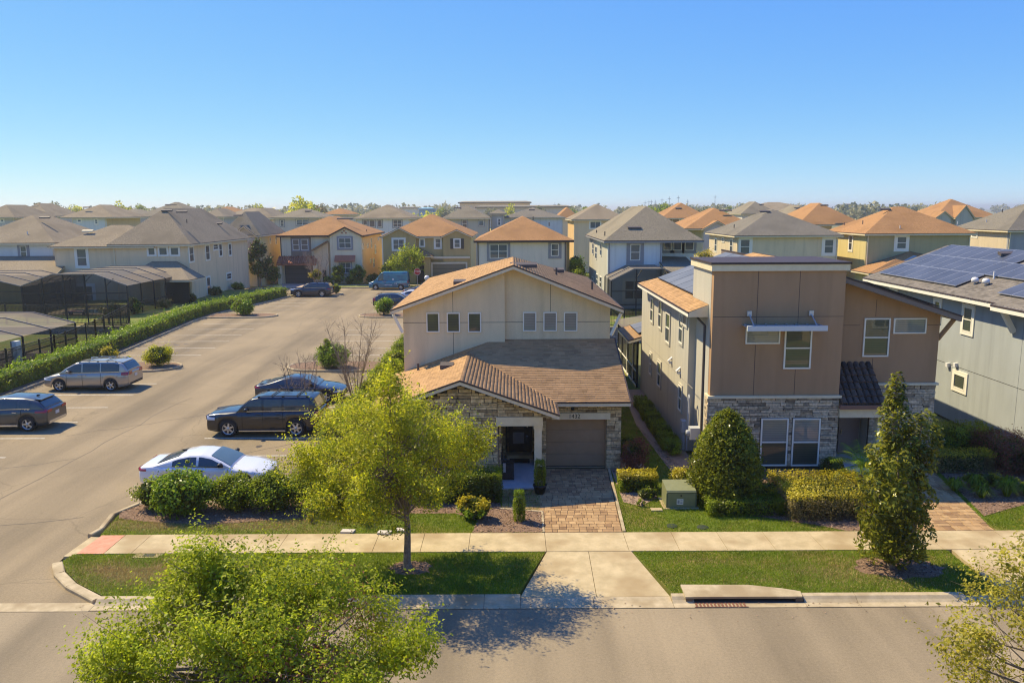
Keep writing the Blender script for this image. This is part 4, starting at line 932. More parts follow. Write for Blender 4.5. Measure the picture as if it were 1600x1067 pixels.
# transformer box and utility lids on the lawn
tb_ = thing('transformer_box', 'olive green utility transformer box on the lawn beside the paver driveway', 'utility box', (6.0, 27.4, .1))
m_ol = mat('utility_green', (.20, .205, .09), (.23, .235, .11), 5., .55)
b = MB(); x0, x1, y0, y1 = 5.47, 6.52, 27.0, 27.95
prof = [(0, .12), (0, .68), (.05, .75), (.95, .85), (.95, .12)]
b.prism([(x0, y0+a, z) for a, z in prof], (x1-x0, 0, 0)); cab = b.build('cabinet', m_ol, tb_)
b = MB(); b.box(x0-.012, x0+.03, y0-.006, y0+.02, .14, .66); b.box(x1-.03, x1+.012, y0-.006, y0+.02, .14, .66); b.box(x0+.02, x1-.02, y0-.012, y0+.02, .67, .71); b.build('door_rim', mat('utility_green2', (.10, .12, .065)), tb_)
b = MB(); b.box(5.83, 6.06, y0-.008, y0, .25, .45); sg = b.build('warning_label', m_white, tb_)
b = MB(); b.box(5.85, 5.93, y0-.012, y0-.008, .29, .42)
for k in range(3): b.box(5.95, 6.04, y0-.012, y0-.008, .29+.05*k, .32+.05*k)
b.build('print', mat('print_grey', (.3, .3, .28)), tb_)
b = MB(); b.tube((5.98, y0-.02, .58), (5.98, y0+.01, .58), .03); b.build('lock', m_black, tb_)
b = MB(); b.box(5.35, 6.62, 26.9, 28.05, .06, .13); b.build('concrete_pad', m_conc, tb_)
for k, (px, py, s, c) in enumerate(((1030, 797, .28, 'con'), (1050, 822, .3, 'hole'), (1098, 824, .3, 'hole'))):
    x, y = G(px, py, .1); b = MB()
    if c == 'con': b.box(x-.3, x+.1, y-.12, y+.12, .1, .15); o = b.build('paving_stone', m_conc, None, loc=(x, y, .1)); tagp(o, 'pale concrete block lying on the grass left of the transformer box', 'stone')
    else:
        b.lathe((x, y, .1), [(0, .035), (.17, .035), (.2, .02), (.2, 0)], 14); o = b.build('sprinkler_cover', mat('valve_green', (.03, .04, .02)), None, loc=(x, y, .1)); tagp(o, ('round sunken valve cover in the lawn nearest the driveway', 'round sunken valve cover in the lawn below the transformer box')[k-1], 'valve cover')
for k, (px, py) in enumerate(((543, 832), (600, 834), (628, 830))):
    x, y = G(px, py, .1); b = MB(); b.prism([(x-.22, y-.1, .1), (x+.2, y-.13, .1), (x+.25, y+.1, .1), (x-.18, y+.14, .1)], (0, 0, .08)); o = b.build('garden_stone', mat('pale_stone', (.5, .44, .35), (.6, .54, .46), 12.), None, loc=(x, y, .1))
    tagp(o, ('pale flat stone on the lawn left of the tree trunk, alone by the leafless bush', 'pale flat stone on the lawn just left of the street tree trunk', 'pale flat stone on the lawn touching the street tree trunk')[k], 'stone', 'flat stones at the lawn edge')
# ================================================================== the houses behind
sh_br = shingle_mat('roof_orange', (.37, .20, .082)); sh_gr = shingle_mat('roof_grey', (.235, .20, .135)); sh_dk = shingle_mat('roof_slate', (.19, .168, .125)); sh_tn = shingle_mat('roof_tan', (.275, .22, .14))
def sc(n, c): return stucco('stucco_'+n, c, .05, .06)
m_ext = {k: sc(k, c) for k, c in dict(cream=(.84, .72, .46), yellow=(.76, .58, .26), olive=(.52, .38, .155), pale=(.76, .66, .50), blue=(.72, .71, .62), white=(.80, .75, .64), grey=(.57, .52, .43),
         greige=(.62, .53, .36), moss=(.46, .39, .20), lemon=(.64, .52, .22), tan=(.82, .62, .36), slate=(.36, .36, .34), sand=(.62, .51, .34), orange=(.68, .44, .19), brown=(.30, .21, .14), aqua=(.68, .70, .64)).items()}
def bgh(label, Y, pl, pr, ye, apex, depth, wf, ws, roof, z0=.1, oh=.45, wins=(), side=(), gables=(), vents=(), tm=None, fascia=None, group='two storey houses of the neighbourhood', setback=None, roofx=None, inset=None, name='house'):
    pm = (pl+pr)/2; ze = V(pm, ye, Y-oh)[1]; x0, x1 = V(pl, ye, Y)[0], V(pr, ye, Y)[0]
    rx0, rx1 = (x0-oh, x1+oh) if roofx is None else (V(roofx[0], ye, Y-oh)[0], V(roofx[1], ye, Y-oh)[0])
    w, d = rx1-rx0, depth+2*oh; ya = Y-oh+(min(w, d)/2 if inset is None else inset); za = V(apex[0], apex[1], ya)[1]
    root = thing(name, label, 'house', ((x0+x1)/2, Y+depth/2, z0), group)
    fas = fascia or m_cream; tm = tm or m_white
    if wf is ws:
        b = MB(); b.box(x0, x1, Y, Y+depth, z0-.5, ze-.12); b.build('wall', wf, root)
    else:
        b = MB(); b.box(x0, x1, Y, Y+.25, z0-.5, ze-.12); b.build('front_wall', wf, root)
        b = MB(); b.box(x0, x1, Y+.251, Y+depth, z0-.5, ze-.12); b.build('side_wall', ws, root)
    planes = hip_planes(rx0, rx1, Y-oh, Y+depth+oh, ze, za, inset)
    ro = make_roof(root, planes, roof, fas, .22)
    if setback: 
        b = MB(); sx = V(setback[0], ye, Y)[0]; b.box(min(x1, sx)+.002, max(x1, sx), Y+setback[1], Y+depth-.5, z0-.5, ze-.15); b.build('side_bay', setback[2], root)
    for wn in wins:
        a, q0, c, q1 = wn[:4]; st = wn[4] if len(wn) > 4 else 'dh'; yw = Y-(wn[6] if len(wn) > 6 else 0)
        (u0, zz1), (u1, zz0) = V(a, q0, yw), V(c, q1, yw); t = wn[5] if len(wn) > 5 else .16; zz1 = min(zz1, ze-.35) if len(wn) < 7 else zz1
        window(root, front(yw), u0, u1, zz0, zz1, st, trim=t, tm=tm, fr=.07, glass=g_teal)
    for wn in side:
        a, q0, c, q1 = wn[:4]; X = x1 if (a+c)/2 < 800 else x0; W_ = rightw(X) if (a+c)/2 < 800 else leftw(X); pmid = (a+c)/2
        ys = sorted((XV(a, (q0+q1)/2, X)[0], XV(c, (q0+q1)/2, X)[0])); zz1, zz0 = XV(pmid, q0, X)[1], XV(pmid, q1, X)[1]
        yc = (ys[0]+ys[1])/2; hw = min(max(.3, (ys[1]-ys[0])/2), .8)
        if Y+.4 < yc < Y+depth-.3: window(root, W_, yc-hw, yc+hw, zz0, min(zz1, ze-.35), 'dh', trim=(wn[4] if len(wn) > 4 else .0), tm=tm, fr=.06, glass=g_dark, sill=False)
    for gb in gables:
        a, c, apx, apy, prot = gb[:5]; gw = gb[5] if len(gb) > 5 else wf
        xa, xc = V(a, ye, Y-prot)[0], V(c, ye, Y-prot)[0]; zg = V(apx, apy, Y-prot-.3)[1]; xm = (xa+xc)/2; zw = ze-.1
        b = MB(); b.prism([(xa, Y-prot, z0-.5), (xc, Y-prot, z0-.5), (xc, Y-prot, zw), (xm, Y-prot, zg-.2), (xa, Y-prot, zw)], (0, prot-.002, 0)); b.build('gable_bay', gw, root)
        back = Y+(zg-ze)/max(.05, (za-ze))*(min(w, d)/2)+.5
        make_roof(root, gable_planes_y(xa-.35, xc+.35, Y-prot-.35, back, ze-.08, zg), roof, fas, .2)
    for xx in (x0+.12, x1-.12): b = MB(); b.box(xx-.05, xx+.05, Y-.1, Y-.005, z0-.3, ze-.2); b.build('downspout', fas, root)
    for (px, py, k) in vents:
        py = max(py, apex[1]+4.5)
        # on the slope seen through that pixel
        best = None
        for p in planes:
            n = (Vector(p[1])-Vector(p[0])).cross(Vector(p[2])-Vector(p[0])); dr = ray(px, py); dn_ = dr.dot(n)
            if abs(dn_) < 1e-6: continue
            t = (Vector(p[0])-Vector((0, 0, CAM_H))).dot(n)/dn_; q = Vector((0, 0, CAM_H))+dr*t
            if t > 0 and rx0-.1 < q.x < rx1+.1 and Y-oh-.1 < q.y < Y+depth+oh and ze-.05 < q.z < za+.1 and (best is None or t < best[0]): best = (t, q)
        if best: q = best[1]; roof_vents(root, [(q.x, q.y, q.z, k)])
    return root, (x0, x1, ze, za)
# --- far side of the cross road
H1, h1 = bgh('cream house with orange roof, clay tiles over its garage and a white gable bay', 117, 437, 565, 368, (522, 338), 18, m_ext['cream'], m_ext['yellow'], sh_br, tm=m_grey_trim, fascia=m_drip,  # yellow sides hold sunlight bounced off the next house in their colour
    wins=[(457, 374, 468, 391), (470, 374, 482, 391), (529, 372, 549, 388, '2x2', .25, .75), (531, 410, 549, 427, '2x2', .15, .75)], gables=[(515, 564, 538, 354.5, .7)],
    side=[(566, 380, 568, 390), (573, 380, 575.5, 388), (579, 372, 581, 388), (585, 382, 587.5, 397), (590, 371, 592, 376), (578, 404, 580, 412), (582.5, 403, 585, 418)], vents=[(533, 341, 'ridge'), (545, 342, 'ridge'), (573, 362, 'pipe')])
b = MB(); (u0, z1), (u1, z0) = V(445, 413, 117), V(490, 435, 117); b.box(u0, u1, 116.9, 116.99, .1, z1)
gd = b.build('garage_door', mat('garage_charcoal', (.055, .055, .058), rough=.6), H1)
b = MB()
for k in range(1, 4): b.box(u0, u1, 116.88, 116.9, .1+k*(z1-.1)/4-.02, .1+k*(z1-.1)/4+.02)
b.build('groove', m_groove, gd)
(ua, zt2), (ub, zb2) = V(431, 401, 115.6), V(494, 412, 115.6); m_clay = mat('clay_tile', (.30, .085, .04), (.46, .16, .08), 14., .8, .6, 20., c3=(.36, .12, .06), objrand=1, big=.5)
tcl = MB(); rr = [(.5*cos(a), 0, .4*sin(a)) for a in [pi*k/5 for k in range(6)]]; tcl.grid([rr, [(x*.95, 1, z*.9) for x, y, z in rr]], 0, True); tcl = tcl.mesh('tile', m_clay)
gr_ = MB(); gr_.face([(ua, 115.6, zb2), (ub, 115.6, zb2), (ub, 117, zb2+.95), (ua, 117, zb2+.95)]); gr_.box(ua, ub, 115.6, 115.75, zb2-.25, zb2-.02); gr_ = gr_.build('garage_roof', m_clay, H1)
nq = int((ub-ua)/.33)
for i in range(3):
    for k in range(nq):
        o = piece('tile', tcl, gr_, (ua+.17+k*.33, 115.6+i*.46, zb2+.02+i*.31), (.34, .6, .34)); o.rotation_euler = (math.atan2(.95, 1.4), 0, 0)
b = MB(); b.box(ua+.1, ua+.7, 115.7, 116.9, .1, zb2-.2); b.box(ub-.5, ub, 115.7, 116.9, .1, zb2-.2); b.build('garage_pier', m_ext['cream'], H1)
(u0, z1), (u1, z0) = V(523, 403, 116), V(555, 409, 116); b = MB(); b.prism([(u0, 115.6, z0), (u1, 115.6, z0), (u1, 116.25, z1+.2), (u0, 116.25, z1+.2)], (0, 0, .16)); b.build('window_hood', m_clay, H1)
(u0, z1), (u1, z0) = V(454, 371, 117), V(487, 400, 117); b = MB(); b.box(u0, u1, 116.955, 116.998, z0, z1); b.build('window_surround', mat('trim_brown', (.25, .19, .13)), H1)
(u0, z1), (u1, z0) = V(491, 392, 116.5), V(515, 438, 116.5); b = MB(); b.prism([(u0, 116.5, .1), (u1, 116.5, .1), (u1, 116.5, V(515, 379, 116.5)[1]), (u0, 116.5, z1)], (0, .45, 0)); b.build('porch_wall', m_ext['tan'], H1)
b = MB(); b.bar((u0-.3, 116.3, z1+.05), (u1, 116.3, V(515, 378, 116.5)[1]+.1), 1.0, .16); b.build('porch_roof', sh_br, H1)
(u0, z1), (u1, z0) = V(504, 422, 116.4), V(510, 438, 116.4); b = MB(); b.box(u0, u1, 116.42, 116.49, .1, z1); b.build('front_door', m_door, H1)
for px, py in ((537.5, 361), (534.5, 364), (540.5, 364)):
    x, z = V(px, py, 116.3); b = MB(); b.tube((x, 116.2, z), (x, 116.32, z), .11, n=8); b.build('gable_pipe', m_clay, H1)
H2, h2 = bgh('olive tan house with two cream edged gables behind the stop sign', 118, 598, 735, 369.5, (675, 335), 18, m_ext['olive'], m_ext['yellow'], sh_br,  # yellow side colour stands for warm bounce between the houses
    wins=[(614, 374, 632, 390, '2x2', .22, .6), (656, 374, 663, 385, 'fixed', .12), (680, 373, 688.5, 387, 'dh', .22), (709.5, 374, 719, 387, 'dh', .12, .6)], gables=[(598, 650, 624, 356, .55), (692, 735, 713, 358.5, .55)])
for a, c in ((703.5, 708.5), (720, 725)):
    (u0, z1), (u1, z0) = V(a, 373, 117.4), V(c, 389, 117.4); b = MB(); b.box(u0, u1, 117.34, 117.39, z0, z1)
    b.build('shutter', mat('shutter', (.075, .06, .04), rough=.6), H2)
(u0, z1), (u1, z0) = V(673, 401, 117.3), V(734.5, 404, 117.3); b = MB(); b.box(u0, u1, 117.2, 117.44, z0, z1); b.build('belt_course', m_cream, H2)
(u0, z1), (u1, z0) = V(676, 412.5, 117.4), V(728, 436, 117.4); b = MB(); b.box(u0-.25, u0, 117.3, 117.44, .1, z1); b.box(u1, u1+.25, 117.3, 117.44, .1, z1); b.box(u0-.25, u1+.25, 117.3, 117.44, z1, z1+.25); b.build('garage_trim', m_cream, H2)
b = MB(); b.box(u0, u1, 117.36, 117.43, .1, z1); gd = b.build('garage_door', mat('garage_olive', (.235, .19, .10), rough=.7), H2)
b = MB()
for k in range(1, 4): b.box(u0, u1, 117.345, 117.36, .1+k*(z1-.1)/4-.02, .1+k*(z1-.1)/4+.02)
b.build('groove', m_groove, gd)
b = MB(); xa, xc = V(640, 400, 116.5)[0], V(672, 400, 116.5)[0]; zt2 = V(656, 400, 116.5)[1]; b.box(xa, xa+.9, 116.5, 117.44, .1, zt2); b.box(xc-.9, xc, 116.5, 117.44, .1, zt2); b.box(xa+.9, xc-.9, 116.5, 117.44, zt2-.7, zt2); b.build('porch_wall', m_ext['olive'], H2)
make_roof(H2, [[(xa-.4, 116.1, zt2), (xc+.4, 116.1, zt2), ((xa+xc)/2, 117.8, V(656, 388, 117.8)[1])], [(xc+.4, 116.1, zt2), (xc+.4, 118, zt2), ((xa+xc)/2, 117.8, V(656, 388, 117.8)[1])], [(xa-.4, 118, zt2), (xa-.4, 116.1, zt2), ((xa+xc)/2, 117.8, V(656, 388, 117.8)[1])]], sh_br)
b = MB(); b.box(xa+1.0, xc-.9, 117.3, 117.44, .1, 2.6); b.build('front_door', m_door, H2)
H22, _ = bgh('yellow walled house with grey roof and a white gable left of the cream house', 113, 345, 404, 368, (366, 331), 12, m_ext['white'], m_ext['yellow'], sh_gr, gables=[(366, 398, 378, 353, .4)], side=[(421, 371, 423, 381), (430, 370, 432, 382)], vents=[(372, 337, 'ridge')], fascia=m_cream)
# --- left, beyond the hedge
H23, h23 = bgh('long beige house with tan shingle roof standing left behind the clipped hedge', 90, 176, 295, 382, (244, 325.5), 20, m_ext['tan'], m_ext['tan'], sh_tn, z0=.75,
    wins=[(231, 386.5, 243, 399, 'fixed', .14), (248, 386.5, 262, 399, 'fixed', .14), (266, 386.5, 280, 399, 'fixed', .14)],
    side=[(295.5, 386, 302, 409, .14), (321, 383.5, 327, 406, .14), (333, 381, 340, 390, .14), (342, 381, 346.5, 400, .14), (357, 381, 361, 399, .14), (297.5, 437, 303, 464, .14), (323, 433, 328.5, 460, .14), (354, 427, 361, 436, .14)],
    vents=[(261, 330, 'ridge'), (284, 332, 'ridge'), (340, 350, 'ridge'), (292, 347, 'pipe')])
x0_, x1_ = V(84, 385, 90.1)[0], V(222, 385, 90.1)[0]; ze_ = V(150, 385.5, 89.6)[1]; za_ = V(146, 352, 94.5)[1]
b = MB(); b.box(x0_, x1_, 90.1, 95, .3, ze_-.12); b.build('wing_wall', m_ext['tan'], H23)
make_roof(H23, hip_planes(x0_-.45, x1_+1.5, 89.65, 99.5, ze_, za_), sh_tn, m_cream); q = V(137, 362, 92.6); roof_vents(H23, [(q[0], 92.6, q[1], 'ridge')], m_cream)
(u0, z1), (u1, z0) = V(119, 389, 90.1), V(137, 416, 90.1); window(H23, front(90.1), u0, u1, z0, z1, 'dh', trim=.25, fr=.07, glass=g_teal)
(u0, z1), (u1, z0) = V(117, 447, 90.1), V(147, 474, 90.1); window(H23, front(90.1), u0, u1, z0, z1, '2x2', trim=.3, fr=.07, glass=g_teal)
pz = [V(190, 440, 86)[1], V(215, 408, 90)[1]]; xa, xc = V(188, 438, 86)[0], V(298, 432, 86)[0]
make_roof(H23, [[(xa, 85.6, 3.35), (xc, 85.6, 3.35), ((xa+xc)/2+.8, 89.9, 5.1), ((xa+xc)/2-2, 89.9, 5.1)], [(xc, 85.6, 3.35), (xc, 89.9, 3.35), ((xa+xc)/2+.8, 89.9, 5.1)], [(xa, 89.9, 3.35), (xa, 85.6, 3.35), ((xa+xc)/2-2, 89.9, 5.1)]], sh_tn)
b = MB(); b.box(V(250, 440, 86)[0], V(256, 440, 86)[0], 86, 86.5, .6, 3.2); b.build('porch_post', m_cream, H23)
b = MB(); b.box(V(257, 440, 86)[0], xc-.3, 86.1, 86.13, .75, 3.15); b.build('porch_screen', screen_mat('porch_screen', (.02, .028, .025), .86), H23)
H24, _ = bgh('white stucco house with tan roof at the left edge, behind the screened pool cages', 93, -60, 84, 380, (52, 336), 14, m_ext['blue'], m_ext['white'], sh_tn, z0=.75, wins=[(31, 384, 43, 402, 'dh', .3)], tm=m_grey_trim, vents=[(43, 366, 'pvc'), (70, 341, 'ridge')])
make_roof(H24, [[(-62, 87.6, 3.75), (-50.2, 87.6, 3.75), (-50.8, 92.9, 5.6), (-62, 92.9, 5.6)]], sh_tn); b = MB(); b.box(-62, -50.6, 88.4, 92.9, .3, 3.6); b.build('annex_wall', m_ext['yellow'], H24)
(u0, z1), (u1, z0) = V(78, 442, 88.4), V(87, 462, 88.4); window(H24, front(88.4), u0, u0+1.2, z0, z1, 'dh', trim=.2, glass=g_teal)
# --- middle, behind the beige house
H3, _ = bgh('pale grey house with orange brown hip roof directly behind the beige house', 88, 745, 885, 376, (815, 338), 15, m_ext['pale'], m_ext['moss'], sh_br, fascia=m_drip, tm=m_grey_trim, z0=1.2,
    wins=[(765, 381.5, 793, 404, '2x2', .3), (861, 381, 873, 400, 'dh', .3)], setback=(893, 3, m_ext['moss']), roofx=(740, 897), vents=[(833, 343, 'pipe'), (858, 352, 'pipe')])
H4, h4 = bgh('pale blue house with grey roof and bright white west wall behind the screened pool cage', 76, 950, 1035, 376, (1012, 322), 18, m_ext['aqua'], m_ext['white'], sh_gr, z0=1.2, fascia=m_grey_trim, tm=m_grey_trim, roofx=(944, 1100), setback=(1093, 2.2, m_ext['aqua']),  # bluish front and white side paint shade and sun onto one pale wall
    wins=[(985, 381, 1000, 407, 'dh', .35)], side=[(926, 380, 928, 398), (930.5, 385, 933, 405), (938, 380, 940.5, 400), (932, 428, 934.5, 445), (937.5, 432, 940, 450), (925, 432, 927, 446)], vents=[(991, 357, 'ridge'), (932, 364, 'pipe'), (945, 367, 'pipe')])
for a, c in ((1037, 1049.5), (1051, 1065), (1070, 1084)):
    (u0, z1), (u1, z0) = V(a, 378, 78.2), V(c, 391.5, 78.2); window(H4, front(78.2), u0, u1, z0, z1, 'fixed', trim=.25, tm=m_grey_trim, fr=.07, glass=g_dark)
make_roof(H4, [[(14.2, 72.4, 4.9), (17.2, 72.4, 4.9), (17.0, 78.1, 6.0), (14.0, 78.1, 6.1)]], sh_gr, m_cream)
(u0, z1), (u1, z0) = V(976, 438, 76), V(1005, 468, 76); window(H4, front(76), u0, u1, max(z0, 1.5), z1, '2x2', trim=.2, fr=.09, glass=g_dark)
H5, _ = bgh('grey beige house with slate hip roof and cream lit west wall behind the brown tower', 92, 1152, 1310, 368, (1212, 327), 13, m_ext['greige'], m_ext['sand'], sh_dk, z0=1.2,  # sand side is the sunlit tone put into the wall colour
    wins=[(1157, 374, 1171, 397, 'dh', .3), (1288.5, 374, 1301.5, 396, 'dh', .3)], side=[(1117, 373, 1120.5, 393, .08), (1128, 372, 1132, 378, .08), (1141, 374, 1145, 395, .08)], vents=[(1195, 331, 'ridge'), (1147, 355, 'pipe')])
H6, _ = bgh('olive house with orange brown hip roof and yellow lit west wall behind the solar roof', 90, 1355, 1517, 365, (1406, 323), 10.5, m_ext['moss'], m_ext['lemon'], sh_br, z0=1.2, wins=[(1402, 368, 1415.5, 389, 'dh', .3)], side=[(1327, 368, 1332, 391, .2)],  # lemon side wall has the sun painted into its colour
    vents=[(1383, 328, 'ridge'), (1406, 357, 'pvc'), (1319, 352, 'pipe'), (1348, 349, 'pipe')])
make_roof(H6, [[(38.2, 85.2, 3.75), (46.6, 85.2, 3.75), (46.2, 89.95, 5.5), (44.8, 89.95, 5.8)], [(38.2, 89.95, 3.75), (38.2, 85.2, 3.75), (44.8, 89.95, 5.8)]], sh_br)
b = MB(); b.box(38.8, 46, 85.9, 89.95, .8, 3.6); b.build('annex_wall', m_ext['lemon'], H6)
H7, _ = bgh('blue grey house with slate roof and cream lit west wall at the right edge', 92, 1577, 1720, 360, (1640, 318), 11, m_ext['slate'], m_ext['sand'], sh_dk, z0=1.2, side=[(1519, 364, 1527, 370, .15)], vents=[(1541, 347, 'pvc'), (1496, 350, 'pvc'), (1566, 331, 'pipe')])  # cream of the west wall includes painted sunlight
far = [
 ('distant brown roofed house with white front gables on the right horizon', 170, 1462, 1560, 340, (1520, 311), 14, 'white', 'white', sh_br, dict(gables=[(1463, 1486, 1474, 330, .6), (1494, 1520, 1507, 321, .9)])),
 ('grey house with orange roof and front gable right of the pale blue house', 122, 1098, 1185, 357, (1146, 325), 14, 'grey', 'white', sh_br, dict(gables=[(1100, 1140, 1128, 345, .5)], roofx=(1070, 1192), vents=[(1130, 327, 'ridge'), (1137, 328, 'ridge')])),  # white side on grey walls: sunlight put into the colour
 ('dark walled house with brown hip roof standing under the distant masts', 165, 1050, 1098, 341, (1063, 317), 13, 'brown', 'brown', sh_br, dict(wins=[(1062, 343, 1070, 353)], roofx=(1032, 1112), vents=[(1060, 326, 'ridge')])),
 ('orange roofed house behind the grey beige house, left of the olive one', 130, 1270, 1300, 351, (1306, 317), 14, 'orange', 'sand', sh_br, dict(roofx=(1246, 1352), vents=[(1288, 321, 'ridge')])),
 ('distant long low brown roof on the right horizon', 270, 1165, 1285, 329, (1235, 316), 22, 'tan', 'tan', sh_tn, dict()),
 ('distant grey roofed house left of the long low brown roof', 200, 1160, 1215, 334, (1187, 315), 14, 'grey', 'grey', sh_gr, dict(vents=[(1190, 320, 'ridge')])),
 ('distant house with pale grey hip roof in front of the long low brown roof', 185, 1236, 1278, 336, (1256, 321), 13, 'pale', 'pale', sh_gr, dict(vents=[(1245, 324, 'ridge')])),
 ('tan house with two stepped brown grey roofs left of the pale blue house', 135, 897, 962, 343, (946, 319), 15, 'tan', 'orange', sh_tn, dict(wins=[(922, 346, 938, 357, 'slider')], gables=(), roofx=(893, 984))),
 ('small orange roofed tan house left of the tan house with stepped roofs', 190, 874, 893, 342, (882, 324), 13, 'tan', 'tan', sh_br, dict(roofx=(868, 908))),
 ('pale blue house with dark grey hip roof behind the pale grey house', 165, 787, 880, 340, (824, 324), 13, 'aqua', 'aqua', sh_dk, dict(vents=[(831, 325, 'ridge')])),
 ('white house with tan grey hip roof behind the gables of the olive tan house', 150, 693, 762, 341, (716, 321), 14, 'white', 'white', sh_gr, dict(wins=[(722, 344, 730, 356), (748, 344, 756, 353, 'fixed')], vents=[(715, 322, 'ridge')], tm=m_grey_trim)),
 ('slim grey house wall with dark window right of the white house with tan grey roof', 160, 767, 788, 334, (800, 327), 10, 'grey', 'grey', sh_gr, dict(wins=[(778, 342, 782, 352)])),
 ('white house with brown grey hip roof between the cream and olive tan houses', 150, 556, 641, 341, (606, 320), 14, 'blue', 'white', sh_tn, dict(wins=[(567, 344, 574, 352, 'fixed'), (577, 344, 586, 355, 'fixed'), (590, 344, 597, 355, 'fixed'), (614, 344, 628, 355, '2x2')], tm=m_grey_trim)),
 ('pale grey house with grey hip roof behind the left side of the cream house', 150, 427, 500, 340, (481, 326), 13, 'grey', 'grey', sh_gr, dict(wins=[(438, 344, 444, 354), (463, 343, 482, 352, '2x2')], tm=m_grey_trim, vents=[(482, 327, 'ridge')])),
 ('cream sided house with brown roof left of the pale grey house', 160, 380, 426, 341, (412, 325), 13, 'sand', 'sand', sh_tn, dict(side=[(421, 343, 423, 348)])),
 ('distant tan roofed house at the left edge under the horizon', 150, -35, 22, 340, (8, 320), 13, 'grey', 'grey', sh_tn, dict(wins=[(1, 343, 6, 347, 'fixed')])),
 ('distant white walled house with wide tan roof and two small windows on the left', 150, 112, 165, 340, (140, 320), 14, 'blue', 'sand', sh_tn, dict(wins=[(121, 343, 127, 347, 'fixed'), (148, 342.5, 153, 350)], roofx=(92, 178), vents=[(135, 321, 'ridge')])),
 ('distant tan hip roof left of the white walled house with two small windows', 175, 12, 75, 338, (38, 318), 14, 'grey', 'grey', sh_tn, dict(vents=[(55, 322, 'ridge')])),
 ('distant grey roof rising behind the long beige house', 190, 215, 300, 338, (255, 316), 15, 'grey', 'grey', sh_gr, dict(vents=[(262, 320, 'ridge'), (272, 320, 'ridge')])),
 ('distant tan roofed white house right of the long beige house, far behind', 185, 316, 350, 339, (330, 326), 12, 'white', 'white', sh_tn, dict()),
 ('distant orange brown roof behind the yellow walled house', 215, 318, 372, 336, (335, 323), 14, 'tan', 'tan', sh_br, dict()),
 ('distant grey roof between the white walled house and the long beige house', 205, 165, 222, 338, (187, 327), 14, 'grey', 'grey', sh_gr, dict()),
 ('distant tan roof right of the yellow walled house near the horizon', 195, 355, 415, 335, (385, 325), 14, 'tan', 'tan', sh_tn, dict()),
 ('distant brown roofed house behind the cream house, by the yellow field', 210, 505, 545, 335, (515, 326), 13, 'tan', 'tan', sh_br, dict()),
]
for (lb, Y, pl, pr, ye, ap, dp, wf, ws, rf, kw) in far: bgh(lb, Y, pl, pr, ye, ap, dp, m_ext[wf], m_ext[ws], rf, group='houses further back in the neighbourhood', **kw)

# ------------------------------------------------------------------ pool cages
def cage(label, x0, x1, y0, y1, z0, zl, zh, n, cat='pool cage', roofa=.6, ridge='mid'):
    c = thing('pool_cage', label, cat, ((x0+x1)/2, (y0+y1)/2, z0)); xa, xb = x0+(x1-x0)*.3, x1-(x1-x0)*.3
    prof = [(x0, zl), (xa, zh), (xb, zh), (x1, zl)]
    zat = lambda x: np.interp(x, [p[0] for p in prof], [p[1] for p in prof])
    b = MB(); b.face([(x0, y0, z0), (x1, y0, z0), (x1, y0, zl), (xb, y0, zh), (xa, y0, zh), (x0, y0, zl)]); b.build('front_screen', m_scr, c)
    for x in (x0, x1): b = MB(); b.face([(x, y0, z0), (x, y1, z0), (x, y1, zl), (x, y0, zl)]); b.build('side_screen', m_scr, c)
    for p, q in zip(prof[:-1], prof[1:]): b = MB(); b.face([(p[0], y0, p[1]), (q[0], y0, q[1]), (q[0], y1, q[1]), (p[0], y1, p[1])]); b.build('roof_screen', m_scr2, c)
    for i in range(n+1):
        x = x0+(x1-x0)*i/n; b = MB(); b.box(x-.05, x+.05, y0-.05, y0+.05, z0, zat(x)); b.build('post', m_black, c)
        if 0 < i < n: b = MB(); b.bar((x, y0-.02, zat(x)-.8), (x+.55, y0+.5, zat(x)-.05), .06, .06); b.build('brace', m_black, c)
    m_ = max(2, int((y1-y0)/2.6))
    for i in range(m_+1):
        y = y0+(y1-y0)*i/m_; b = MB()
        for p, q in zip(prof[:-1], prof[1:]): b.bar((p[0], y, p[1]+.02), (q[0], y, q[1]+.02), .08, .1)
        b.build('roof_beam', m_scrbeam, c)
        if i: 
            for x in (x0, x1): b = MB(); b.box(x-.05, x+.05, y-.05, y+.05, z0, zl); b.build('post', m_black, c)
    for z in (z0+1.0, z0+2.2): b = MB(); b.box(x0, x1, y0-.04, y0+.04, z-.04, z+.04); b.build('rail', m_black, c)
    for x in (x0, x1): b = MB(); b.box(x-.04, x+.04, y0, y1, z0+.96, z0+1.04); b.build('rail', m_black, c)
    return c
m_scrbeam = mat('cage_beam', (.22, .19, .16), rough=.5)
cage('black framed pool cage with grey mesh roof against the long beige house', -46.9, -36.8, 76, 87.4, .75, 3.65, 4.75, 5)
cage('dark mesh pool cage at the left edge before the white stucco house', -60, -48.0, 78, 87.5, .75, 3.4, 4.3, 4)
nc = cage('near pool cage with grey mesh roof at the left edge beside the hedge', -44, -33.5, 50.5, 60.5, .1, 2.25, 3.05, 5)
b = MB(); b.box(-33.6, -33.2, 52.6, 53.1, .1, 2.1); b.build('white_post', m_white, nc)
b = MB(); b.face([(-46, 44, 2.7), (-33.1, 44, 2.1), (-33.1, 50.4, 2.1), (-46, 50.4, 2.9)]); b.box(-46, -33.12, 50.2, 50.45, 1.75, 2.05); b.build('lanai_roof', sh_gr, nc); b = MB(); b.box(-45.5, -33.55, 44, 60.4, .02, .115); b.build('deck', mat('deck_brown', (.16, .125, .085), (.22, .175, .12), 2.), nc)
cage('pool cage with tan mesh roof in front of the pale blue house', 8.9, 15.6, 71, 75.9, 1.2, 4.35, 5.35, 3)
